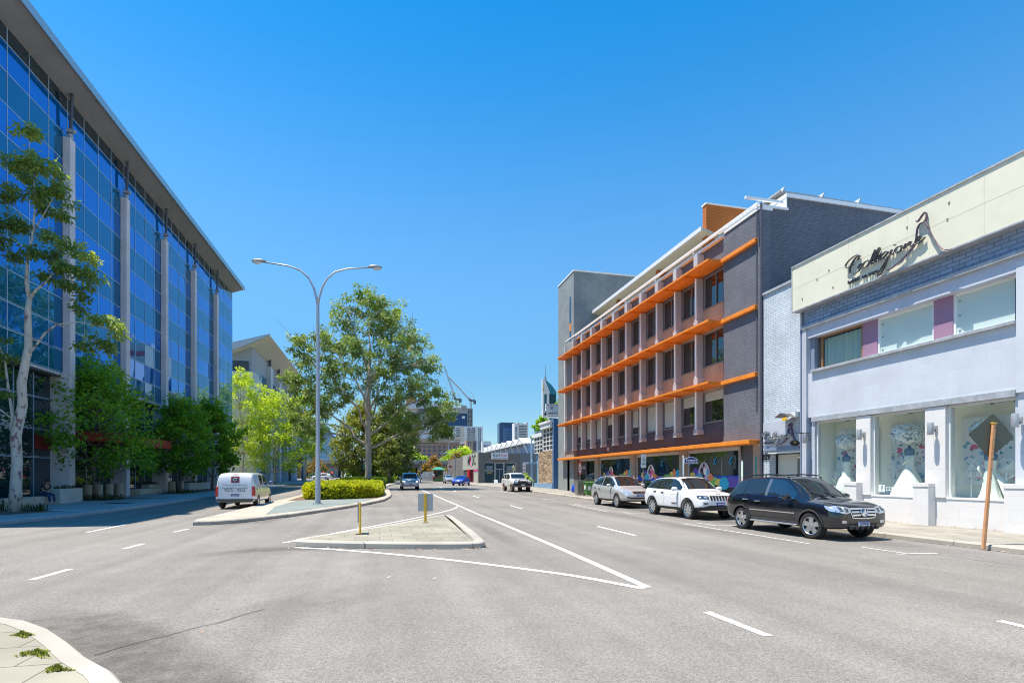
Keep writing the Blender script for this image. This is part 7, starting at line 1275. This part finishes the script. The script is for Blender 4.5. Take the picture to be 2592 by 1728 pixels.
for k,(x,Y,h,r,m,lab) in enumerate([(-24.5,162,6.0,4.0,LM_RUST,'yellow olive bush on the bank under the overpass, left end'),(-17.5,162,5.4,3.2,LM_RUST,'yellow olive bush on the bank under the overpass, right of the left one'),(12.4,126,5.0,2.6,LM_RUST,'rusty green bush behind the ticket kiosk'),(18.7,134,6.6,2.8,LM_RUST,'yellow bush behind the round logo sign'),(10.2,122,3.2,1.5,LM_RUST,'low orange bush left of the ticket kiosk'),(-5.4,118,4.2,1.5,LM_HEG,'upright green bush left of the big gum trunk base'),(3.4,112,3.8,1.6,LM_LEM,'bright green bush in the far median left of the silver van')]):
    broad_tree('bush',lab,x,Y,h,r,.3,m,M_BARKG,26,.45,.17,50+k,.2,.07,None,.5,36)
# ---- hedges
def hedge(name,label,poly,h,m,n,l,w,seed,grp=None,cat='hedge'):
    rg=random.Random(seed); p=ccw(poly); xs=[a for a,_ in p]; ys=[b for _,b in p]; cx,cy=sum(xs)/len(p),sum(ys)/len(p); bz=gz(cy)+.15; t=thing(name,label,cat,(cx,cy,bz),0,grp)
    def inside(x,y):
        c=False; k=len(p)
        for i in range(k):
            (x1,y1),(x2,y2)=p[i],p[(i+1)%k]
            if (y1>y)!=(y2>y) and x<(x2-x1)*(y-y1)/(y2-y1)+x1: c=not c
        return c
    lv=Leaves(); q=inset(p,.16); mb=MB(); mb.prism([(x-cx,y-cy,gz(y)-gz(cy)+.05) for x,y in q],(0,0,h-.16)); per=sum((Vector(p[i])-Vector(p[(i+1)%len(p)])).length for i in range(len(p)))
    vis=[i for i in range(len(p))]
    for _ in range(n):
        if rg.random()<.5:
            i=rg.choice(vis); a,b=Vector(p[i]),Vector(p[(i+1)%len(p)])
            if rg.random()>(b-a).length/4: continue
            e=a.lerp(b,rg.random()); d=(b-a).normalized(); nn=Vector((d.y,-d.x)); z=rg.uniform(0,h)**.9; rnd_=.12*max(0,(z-h*.75)/(h*.25)); e=e+nn*(rg.gauss(-.05,.05)-rnd_+.05*math.sin(e.x*3+z*4)); dirv=Vector((nn.x,nn.y,rg.uniform(-.2,.8)))
        else:
            e=Vector((rg.uniform(min(xs),max(xs)),rg.uniform(min(ys),max(ys))))
            if not inside(e.x,e.y): continue
            z=h+rg.gauss(-.02,.05)+.06*math.sin(e.x*2.3)*math.cos(e.y*1.7); dirv=Vector((rg.gauss(0,.5),rg.gauss(0,.5),1))
        z=z+gz(e.y)-gz(cy)
        for _ in range(3): lv.leaf(Vector((e.x-cx+rg.gauss(0,.04),e.y-cy+rg.gauss(0,.04),z+rg.gauss(0,.03))),dirv+Vector((rg.gauss(0,.5),rg.gauss(0,.5),rg.gauss(0,.4))),l*rg.uniform(.6,1.2),w*rg.uniform(.7,1.2),.5+.25*noise.noise(Vector((e.x*1.4,e.y*1.4,z*2)))+rg.gauss(0,.2),rg)
    mb.build('inner_twigs',mat('hedge_inside',(.05,.06,.01),.95),t); lv.build('leaves',m,t)
hedge('golden_hedge','clipped golden green hedge in front part of the median beside the lamp post',smooth2([(-5.05,38.0),(-4.2,36.9),(-2.5,37.1),(-.7,38.6),(.1,41),(.22,46),(.1,51),(-1.2,52),(-4.6,51.5),(-5.1,45)],1),.92,LM_HED,26000,.11,.05,61)
hedge('green_hedge','long clipped green hedge further along the median behind the golden hedge',[(-4.4,57),(.3,57.5),(.45,66),(.4,78),(1.0,86),(2.2,93),(-4.2,95),(-4.8,75)],.85,LM_HEG,11000,.2,.09,62)
# ---- strappy plants by the stone front
for k,(x,Y,s,lab) in enumerate([(17.5,65.2,1.5,'tall green cordyline plant at the left end of the stone wall'),(17.9,64.4,1.0,'low yellow green plant at the foot of the stone wall'),(17.6,68.0,1.5,'green strappy plant behind the bonnet of the white four wheel drive')]):
    t=thing('strappy_plant',lab,'plant',(x,Y,gz(Y)+.14),0,'strappy plants by the stone fronted building'); rg=random.Random(70+k); lv=Leaves()
    for _ in range(260): a=rg.random()*6.28; z=rg.uniform(.05,s); lv.leaf(Vector((rg.gauss(0,.3),rg.gauss(0,.3),z)),Vector((math.cos(a),math.sin(a),rg.uniform(.1,1.3))),rg.uniform(.3,.65),.045,.6+rg.gauss(0,.2),rg)
    lv.build('leaves',LM_LEM,t); mb=MB(); [mb.tube([(dx,dy,-.05),(dx*1.3,dy*1.3,s*.8)],.035,5) for dx,dy in ((.1,0),(-.1,.1),(0,-.12))]; mb.build('stem',M_BARKG,t)
# ---- low planting in the left beds
blg=[((-18.9,27.0),(-16.6,30.2),220,.6,'tufted dark green grass plants round the spotted gum trunk at the left edge'),((-18.5,39.1),(-16.5,41.2),170,.45,'low mixed tufts round the foot of the nearest plane tree'),((-17.4,49.5),(-15.8,53.5),140,.4,'low tufts under the second plane tree'),((-15.6,28.6),(-14.9,29.4),60,.45,'small leafy tuft just right of the spotted gum trunk')]
for a,b,n,h,lab in blg:
    cx,cy=(a[0]+b[0])/2,(a[1]+b[1])/2; bz=gz(cy)+.15; o=blades(n,lambda: (rnd.uniform(a[0],b[0])-cx,rnd.uniform(a[1],b[1])-cy,0),h,.025,leafmat('dark_strappy_leaf',(0,0,0),(0,0,0),(0,0,0)),'low_planting',None,.6); o.location=(cx,cy,bz); tag(o,lab,'plants',None,'stuff')
# ---- far wood beyond the overpass
lv=Leaves(); rg=random.Random(90)
for k in range(150):
    x=-110+220*k/150+rg.gauss(0,1); h=rg.uniform(3.5,6.5)
    for _ in range(7): lv.clump((x+rg.gauss(0,1.5),rg.uniform(222,240),1.2+rg.uniform(.3,h)),1.8,22,1.3,.5,.2,.35+rg.gauss(0,.15),rg,.3)
o=lv.build('distant_trees',LM_DRK,None); o['kind']='stuff'
# ================================================================== STREET FURNITURE
def put(o,x,y,h=.145): o.location=(x,y,gz(y)+h); return o
t=thing('street_lamp','tall galvanised street lamp with two curved arms on the median','street lamp'); put(t,-3.39,32); t.rotation_euler=(0,0,R(-6))
w=MB(); w.tube([(0,0,-.1),(0,0,.05),(0,0,1.9),(0,0,2.0),(0,0,11.3)],[.155,.155,.15,.13,.085],12); w.build('pole',M_POLE,t,smooth=.6); w=MB(); w.box(-.24,.24,-.24,.24,-.05,.03); [w.cyl((a,b,.0),(a,b,.09),.025,n=6) for a in(-.18,.18) for b in(-.18,.18)]; w.box(-.05,.05,-.158,-.13,.5,.95); w.build('base_plate',M_POLE,t)
for sg in(-1,1):
    pts=[(0,0,11.2),(sg*.06,0,11.6),(sg*.22,0,12.2),(sg*.5,0,12.75),(sg*.95,0,13.15),(sg*1.6,0,13.36),(sg*2.85,0,13.5)]; w=MB(); w.tube(pts,[.075,.07,.06,.055,.05,.045,.04],9); o=w.build('arm',M_POLE,t,smooth=True)
    w=MB(); w.ball((sg*3.15,0,13.55),(.4,.15,.11),14,8); w.v=[(a,b,max(c,13.5)) for a,b,c in w.v]; w.build('lamp_housing',mat('lamp_grey',(.3,.3,.31),.4,.4),o,smooth=.7); w=MB(); w.ball((sg*3.25,0,13.5),(.26,.13,.12),12,8); w.v=[(a,b,min(c,13.5)) for a,b,c in w.v]; w.build('lamp_bowl',mat('lamp_bowl_glass',(.6,.58,.52),.12,coat=1),o,smooth=True)
t=thing('yellow_sign_post','thin yellow post with a sign seen edge on, on the traffic island','sign post'); put(t,-.53,15.57,.15); w=MB(); w.cyl((0,0,-.05),(0,0,.9),.03,n=10); w.build('post',M_YPOST,t); w=MB(); w.box(-.068,-.05,-.01,.45,.32,.88); w.build('plate',mat('sign_back_grey',(.3,.31,.3),.5,.3),t)
w=MB()
for _ in range(26): a=rnd.random()*6.28; r=rnd.uniform(.03,.14); w.box(r*math.cos(a)-.02,r*math.cos(a)+.02,r*math.sin(a)-.015,r*math.sin(a)+.015,0,rnd.uniform(.01,.03))
w.build('soil_scatter',M_SOIL,t)
t=thing('yellow_sign_post','yellow post in front of a grey sign back on the traffic island','sign post'); put(t,1.56,18.96,.15); t.rotation_euler=(0,0,R(-5)); w=MB(); w.box(-.045,.045,-.045,.045,-.05,1.02); w.build('post',M_YPOST,t,bevel=.006); w=MB(); w.box(-.26,.26,.05,.062,.4,1.02); w.build('plate',mat('sign_back_alu',(.42,.44,.46),.5,.35,noise_=.06,nscale=9),t,bevel=.004); w=MB(); w.box(-.1,.1,-.1,.1,-.02,.03); w.build('foot',M_KERB,t)
w=MB(); [w.cyl((0,-.05,z),(0,-.045,z),.012,n=8) for z in (.5,.92)]; w.build('bolts',M_CRD,t)
t=thing('diamond_sign','grey backed diamond sign on a leaning orange timber post at the kerb','sign'); put(t,14.02,9.72,.14); t.rotation_euler=(0,R(4.6),R(-16)); w=MB(); w.box(-.036,.036,-.03,.03,-.1,2.9); w.build('post',mat('orange_timber_post',(.62,.30,.14),.6,noise_=.08,nscale=14,stain=.08,sscale=3),t,bevel=.006); w=MB(); w.box(-.047,.047,-.04,.04,2.9,2.93); w.build('post_cap',mat('yellow_digit',(.8,.5,.04),.5),t)
q=[(0,-.54),(.54,0),(0,.54),(-.54,0)]; q=smooth2(q,0); pts=[]
for i in range(4):
    a,b,c=Vector(q[i-1]),Vector(q[i]),Vector(q[(i+1)%4]); pts+= [b+(a-b).normalized()*.06,b+((a-b)+(c-b)).normalized()*.018,b+(c-b).normalized()*.06]
w=MB(); w.prism([(p.x,.045,2.62+p.y) for p in pts],(0,.014,0)); w.build('plate',mat('sign_back_dark',(.095,.105,.08),.55,.2),t)
w=MB(); [w.cyl((0.015,-.038,z),(.015,-.035,z),.012,n=8) for z in (2.8,2.5,2.3,2.05,1.8,1.6)]; w.build('holes',M_BLK,t)
t=thing('litter_bin','square stainless steel litter bin with a red mark beside the green wheelie bin','bin'); put(t,15.65,40.5); w=MB(); w.box(-.36,.36,-.36,.36,.08,1.12); w.box(-.38,.38,-.38,.38,1.12,1.18); w.box(-.3,.3,-.3,.3,-.02,.08); w.build('cabinet',mat('stainless_steel',(.5,.48,.46),.3,.8,noise_=.05,nscale=2),t,bevel=.01); w=MB(); w.box(.0,.3,-.372,-.36,.2,1.0); w.build('door',mat('brushed_door',(.3,.29,.28),.35,.6),t); w=MB(); w.ball((.16,-.375,.78),(.09,.012,.09),8,6); w.box(.1,.22,-.385,-.37,.5,.68); w.build('red_mark',M_SRED,t)
t=thing('wheelie_bin','green wheelie bin with a white label, standing behind the silver SUV','bin'); put(t,15.75,39.0); M_WB=mat('wheelie_green',(.06,.2,.04),.5,noise_=.06,nscale=4); w=MB(); w.add([(-.22,-.26,.06),(.22,-.26,.06),(.22,.26,.06),(-.22,.26,.06),(-.29,-.36,1.0),(.29,-.36,1.0),(.29,.36,1.0),(-.29,.36,1.0)],[(3,2,1,0),(0,1,5,4),(1,2,6,5),(2,3,7,6),(3,0,4,7),(4,5,6,7)]); w.build('tub',M_WB,t,bevel=.02); w=MB(); w.prism([(-.32,-.4,1.0),(-.32,.4,1.0),(-.32,.4,1.05),(-.32,.0,1.1),(-.32,-.36,1.07)],(.64,0,0)); w.tube([(-.3,.42,1.02),(.3,.42,1.02)],.025,6); w.build('lid',M_WB,t,bevel=.01); w=MB(); [w.lathe([(0,-.04),(.1,-.04),(.1,.04),(0,.04)],(sx*.27,.22,.1),'x',14) for sx in(-1,1)]; w.build('wheels',M_TYRE,t); w=MB(); w.box(-.295,-.285,-.18,.1,.5,.82); w.prism([(-.17,-.325,.45),(.05,-.325,.45),(.05,-.345,.75),(-.17,-.345,.75)],(0,-.004,0)); w.build('label',M_SGW,t)
t=thing('parking_sign','narrow white parking sign on a post behind the silver SUV','sign'); put(t,15.2,29.0); w=MB(); w.cyl((0,0,-.05),(0,0,2.85),.03,n=8); w.build('post',M_CRD,t); w=MB(); w.box(-.16,.16,-.045,-.03,2.1,2.9); o=w.build('plate',M_SGW,t); text('plate_lettering','1P\nTICKET\n8-5\nMON-FRI',.13,faceS(0,-.05,2.5),mat('sign_green_ink',(.02,.25,.1),.5),o,width=.26)
t=thing('tickets_sign','blue and white arched TICKETS sign on a pale post behind the white SUV','sign'); put(t,15.15,24.6); w=MB(); w.cyl((0,0,-.05),(0,0,2.7),.035,n=8); w.build('post',M_SGW,t)
def arch(mb,x0,x1,z0,z1,zt,y,d): n=12; mb.prism([(x0,y,z0),(x1,y,z0),(x1,y,z1)]+[(x1+(x0-x1)*i/n-.0,y,z1+(zt-z1)*math.sin(math.pi*i/n)) for i in range(1,n)]+[(x0,y,z1)],(0,d,0))
w=MB(); arch(w,.03,.83,2.28,2.5,2.63,-.04,.03); o=w.build('plate',M_SGW,t); w=MB(); arch(w,.06,.8,2.31,2.48,2.6,-.05,.008); w.build('blue_face',mat('sign_navy',(.01,.03,.2),.5),o); text('sign_lettering','TICKETS',.19,faceS(.43,-.056,2.41),M_SGW,o,width=.64,bold=.004)
t=thing('parking_sign','narrow white parking sign near the blue post, beyond the white four wheel drive','sign'); put(t,15.9,58.6); w=MB(); w.cyl((0,0,0),(0,0,3.0),.035,n=8); w.build('post',M_CRD,t); w=MB(); w.box(-.17,.17,-.05,-.03,1.75,2.95); o=w.build('plate',M_SGW,t); w=MB(); w.box(-.1,.1,-.056,-.05,2.0,2.15); w.box(-.1,.1,-.056,-.05,2.4,2.5); w.build('red_band',M_SRED,o)
t=thing('round_sign','pale yellow round sign turned edge on above the white four wheel drive roof','sign'); put(t,15.3,61.2); w=MB(); w.cyl((0,0,0),(0,0,2.7),.03,n=8); w.build('post',M_SGW,t); w=MB(); w.lathe([(0,-.02),(.36,-.02),(.36,.02),(0,.02)],(0,-.05,2.25),'y',20); o=w.build('disc',mat('cream_sign_face',(.6,.55,.3),.5),t); o.rotation_euler=(0,0,R(55))
o=MB().lathe([(0,.0),(.5,.0),(.55,.2),(.45,.62),(.2,.8),(0,.82)],n=18).build('blue_ball_chair',mat('cobalt_plastic',(.01,.06,.5),.3),None,smooth=True); put(o,17.5,46.0); tag(o,'round cobalt blue seat by the lease poster','seat')
# ================================================================== PEOPLE
M_SKIN=mat('warm_skin',(.42,.24,.17),.55); M_HAIR=mat('dark_hair',(.025,.018,.014),.6)
def skin(name,verts,edges,m,parent,sub=2,root=0):
    me=bpy.data.meshes.new(name); me.from_pydata([v[0] for v in verts],edges,[]); o=bpy.data.objects.new(name,me); COL.objects.link(o); md=o.modifiers.new('k','SKIN'); md.use_smooth_shade=True
    for i,v in enumerate(verts):
        sv_=me.skin_vertices[0].data[i]; r=v[1]; sv_.radius=r if hasattr(r,'__len__') else (r,r); sv_.use_root=(i==root)
    md=o.modifiers.new('s','SUBSURF'); md.levels=sub; m2=mesh_of(o); bpy.data.objects.remove(o); m2.materials.clear(); m2.materials.append(m); 
    for p in m2.polygons: p.use_smooth=True
    o=bpy.data.objects.new(name,m2); COL.objects.link(o); o.parent=parent; return o
def person(label,x,y,h,rz,J,shirt,trous,shoe=M_BLK,group=None,beard=False,sleeve=.5):
    t=thing('person',label,'person',(x,y,gz(y)+.145 if h is None else h),rz,group); V=lambda k:Vector(J[k])
    vs=[];ed=[];ix={}
    def add(k,p,r,par=None):
        ix[k]=len(vs); vs.append((tuple(p),r))
        if par is not None: ed.append((ix[par],ix[k]))
    add('pel',V('pel'),(.13,.1)); add('spi',V('spi'),(.125,.09),'pel'); add('che',V('che'),(.145,.1),'spi'); add('nek',V('nek'),(.055,.055),'che'); add('hd1',V('hd1'),(.07,.08),'nek'); add('hd2',V('hd2'),(.078,.095),'hd1'); add('hd3',V('hd3'),(.06,.07),'hd2')
    for s in 'LR':
        add('sh'+s,V('sh'+s),.06,'che'); add('el'+s,V('el'+s),.042,'sh'+s); add('wr'+s,V('wr'+s),.03,'el'+s); pm=V('pa'+s); add('pa'+s,pm,(.036,.02),'wr'+s); d=(pm-V('wr'+s)).normalized(); sd=Vector((1,0,0)) if abs(d.x)<.8 else Vector((0,1,0)); cu=d.cross(sd).normalized()*(.02)
        for i,(of,l) in enumerate(((-.03,.065),(-.01,.08),(.01,.075),(.03,.06))): b=pm+d*.05+sd*of; add(f'f{s}{i}a',b,.0095,'pa'+s); add(f'f{s}{i}b',b+d*l*.5+cu*.3,.009,f'f{s}{i}a'); add(f'f{s}{i}c',b+d*l*.85+cu*1.2,.008,f'f{s}{i}b')
        b=pm+sd*-.045+d*.0; add('t'+s+'a',b,.011,'pa'+s); add('t'+s+'b',b+d*.045-sd*.012+cu*.6,.009,'t'+s+'a')
        add('hi'+s,V('hi'+s),.09,'pel'); add('kn'+s,V('kn'+s),.06,'hi'+s); add('an'+s,V('an'+s),.042,'kn'+s); add('to'+s,V('to'+s),(.04,.03),'an'+s)
    skin('body',vs,ed,M_SKIN,t)
    c=[(tuple(V('pel')+(V('spi')-V('pel'))*.1),(.158,.122)),(tuple(V('spi')),(.15,.112)),(tuple(V('che')),(.168,.12)),(tuple(V('che').lerp(V('nek'),.6)),(.09,.08))]; e=[(0,1),(1,2),(2,3)]
    for s in 'LR': k=len(c); c+=[(tuple(V('sh'+s)),.078),(tuple(V('sh'+s).lerp(V('el'+s),sleeve*1.2)),.064)]; e+=[(2,k),(k,k+1)]
    skin('shirt',c,e,shirt,t)
    c=[(tuple(V('pel')+Vector((0,0,.03))),(.152,.12))]; e=[]
    for s in 'LR': k=len(c); c+=[(tuple(V('hi'+s)),.108),(tuple(V('kn'+s)),.078),(tuple(V('an'+s).lerp(V('kn'+s),.08)),.062)]; e+=[(0,k),(k,k+1),(k+1,k+2)]
    skin('trousers',c,e,trous,t)
    for s in 'LR': a,b=V('an'+s),V('to'+s); skin('shoe',[(tuple(a-Vector((0,0,.04))),.05),(tuple(a.lerp(b,.5)-Vector((0,0,.03))),(.045,.04)),(tuple(b),(.046,.034))],[(0,1),(1,2)],shoe,t,1)
    hd=V('hd2'); f=Vector(J['face']).normalized(); up=Vector((0,0,1)); sd=f.cross(up).normalized(); mb=MB(); mb.ball(hd-f*.025+up*.045,(.095,.105,.095),14,9); o=mb.build('hair',M_HAIR,t,smooth=True)
    mb=MB(); [mb.ball(hd+f*.088+sd*.033*k+up*.0,.011,8,6) for k in(-1,1)]; mb.build('eyes',M_BLK,t); mb=MB(); mb.tube([hd+f*.09+up*.01,hd+f*.115-up*.035,hd+f*.09-up*.045],[.008,.016,.01],6); [mb.ball(hd-f*.01+sd*.083*k-up*.02,(.014,.02,.03),8,6) for k in(-1,1)]; mb.build('nose_and_ears',M_SKIN,t,smooth=True); mb=MB(); mb.tube([hd+f*.082-sd*.025-up*.07,hd+f*.093-up*.072,hd+f*.082+sd*.025-up*.07],.007,5); mb.build('mouth',mat('lip_red',(.3,.1,.09),.5),t)
    return t
ST_={'pel':(0,0,.97),'spi':(0,.01,1.15),'che':(0,.0,1.36),'nek':(0,.0,1.52),'hd1':(0,-.02,1.6),'hd2':(0,-.025,1.68),'hd3':(0,-.01,1.75),'face':(0,-1,0)}
for s,k in (('L',1),('R',-1)): ST_.update({'sh'+s:(k*.19,0,1.44),'el'+s:(k*.25,.03,1.16),'wr'+s:(k*.22,-.1,.95),'pa'+s:(k*.21,-.13,.88),'hi'+s:(k*.1,0,.93),'kn'+s:(k*.11,-.02,.52),'an'+s:(k*.11,.02,.1),'to'+s:(k*.12,-.13,.04)})
M_PLAID=brick('floral_shirt',(.55,.5,.55),(.1,.1,.2),.05,.04,.01,.6,axis='xz',bumpy=0); M_NAVY=mat('denim_navy',(.03,.05,.11),.85); M_BLUSH=mat('blue_shirt',(.06,.13,.25),.8); M_TEE=mat('black_tee',(.015,.015,.03),.8)
A=dict(ST_); A.update({'elR':(-.27,-.05,1.18),'wrR':(-.12,-.24,1.16),'paR':(-.06,-.29,1.18)}); person('man in a pale patterned shirt talking on the footpath behind the silver SUV',16.4,32.5,None,R(-20),A,M_PLAID,M_NAVY,group=None)
A=dict(ST_); A.update({'elL':(.26,-.08,1.17),'wrL':(.2,-.3,1.12),'paL':(.18,-.37,1.14)}); person('man in a blue shirt turned sideways on the footpath beside the white SUV',16.35,31.1,None,R(-115),A,M_BLUSH,M_NAVY)
S_={'pel':(0,.02,.6),'spi':(0,.03,.76),'che':(0,-.08,.98),'nek':(0,-.14,1.12),'hd1':(0,-.19,1.19),'hd2':(0,-.22,1.26),'hd3':(0,-.2,1.33),'face':(.0,-1,-.1)}
for s,k in (('L',1),('R',-1)): S_.update({'sh'+s:(k*.19,-.1,1.05),'el'+s:(k*.25,-.14,.79),'wr'+s:(k*.1,-.34,.74),'pa'+s:(k*.04,-.4,.73),'hi'+s:(k*.1,-.0,.57),'kn'+s:(k*.13,-.42,.56),'an'+s:(k*.12,-.46,.12),'to'+s:(k*.13,-.62,.05)})
person('person in dark tee shirt and jeans sitting on the end of the long beige bench',-17.78,34.55,gz(34.5)+.14,R(70),S_,M_TEE,mat('blue_jeans',(.02,.06,.14),.85),M_SGW)
for k,(px,Y,lab,sh) in enumerate([(1917,112.5,'tiny distant person with pale top in front of the white fence beside the ticket kiosk',M_SGW)]):
    a=at((720+px*460/2352)*.907407,1100,Y); person(lab,a.x,Y-2.5,gz(Y),0,ST_,sh,mat('dusky_red_trousers',(.2,.06,.07),.8))
# ================================================================== LIGHT, SKY, CAMERA
SUN_EL,SUN_PH=R(72),R(5)
sv=Vector((-math.cos(SUN_EL)*math.cos(SUN_PH),math.cos(SUN_EL)*math.sin(SUN_PH),math.sin(SUN_EL)))
L_=bpy.data.lights.new('sun','SUN'); L_.energy=3.9; L_.angle=R(.53); L_.color=(1,.93,.82)
o=bpy.data.objects.new('sun',L_); COL.objects.link(o); o.rotation_euler=(-sv).to_track_quat('-Z','Y').to_euler(); o.location=(0,0,60)
W=bpy.data.worlds.new('World'); SC.world=W; W.use_nodes=True; nt=W.node_tree; bg=nt.nodes['Background']
sk=nt.nodes.new('ShaderNodeTexSky'); sk.sky_type='NISHITA'; sk.sun_disc=False; sk.sun_elevation=SUN_EL; sk.sun_rotation=math.atan2(sv.x,sv.y); sk.altitude=0; sk.air_density=1.2; sk.dust_density=0; sk.ozone_density=5.0
hs=nt.nodes.new('ShaderNodeHueSaturation'); hs.inputs['Saturation'].default_value=1.36; hs.inputs['Hue'].default_value=.493
tc=nt.nodes.new('ShaderNodeTexCoord'); mp=nt.nodes.new('ShaderNodeMapping'); mp.inputs['Scale'].default_value=(1,1,.88); mp.inputs['Location'].default_value=(0,0,.045); nt.links.new(tc.outputs['Generated'],mp.inputs[0])
vn=nt.nodes.new('ShaderNodeVectorMath'); vn.operation='NORMALIZE'; nt.links.new(mp.outputs[0],vn.inputs[0]); nt.links.new(vn.outputs[0],sk.inputs['Vector'])
sx=nt.nodes.new('ShaderNodeSeparateXYZ'); nt.links.new(tc.outputs['Generated'],sx.inputs[0])
def curve(pts,sock):
    c=nt.nodes.new('ShaderNodeFloatCurve'); cv=c.mapping.curves[0]; cv.points[0].location=(0,pts[0]); cv.points[1].location=(1,pts[-1])
    for x,y in ((.135,pts[1]),(.34,pts[2]),(.65,pts[3])): cv.points.new(x,y)
    c.mapping.update(); nt.links.new(sx.outputs[2],c.inputs['Value']); m=nt.nodes.new('ShaderNodeMath'); m.operation='MULTIPLY'; m.inputs[1].default_value=2; nt.links.new(c.outputs[0],m.inputs[0]); nt.links.new(m.outputs[0],sock)
curve([.6,.64,.62,.68,.69],hs.inputs['Saturation']); curve([.32,.35,.46,.5,.5],hs.inputs['Value'])
nt.links.new(sk.outputs[0],hs.inputs['Color']); nt.links.new(hs.outputs[0],bg.inputs['Color']); bg.inputs['Strength'].default_value=.1
cam=bpy.data.cameras.new('camera'); cam.sensor_width=36; cam.lens=36*FPX/2352; cam.shift_y=(HYP-784)/2352; cam.clip_end=9000; cam.clip_start=.1
o=bpy.data.objects.new('camera',cam); COL.objects.link(o); o.location=(0,0,CAMH); o.rotation_euler=(R(90),0,-YAW); SC.camera=o
SC.view_settings.view_transform='Standard'; SC.view_settings.look='None'; SC.view_settings.gamma=1; SC.view_settings.exposure=1.1
SC.cycles.max_bounces=8; SC.cycles.diffuse_bounces=4; SC.cycles.glossy_bounces=4; SC.cycles.transparent_max_bounces=12; SC.cycles.transmission_bounces=4
SC.cycles.use_denoising=True; SC.cycles.filter_width=1.05
try: SC.cycles.denoiser='OPENIMAGEDENOISE'
except Exception: pass
SC.cycles.use_adaptive_sampling=True; SC.cycles.sample_clamp_indirect=8; SC.cycles.caustics_reflective=False
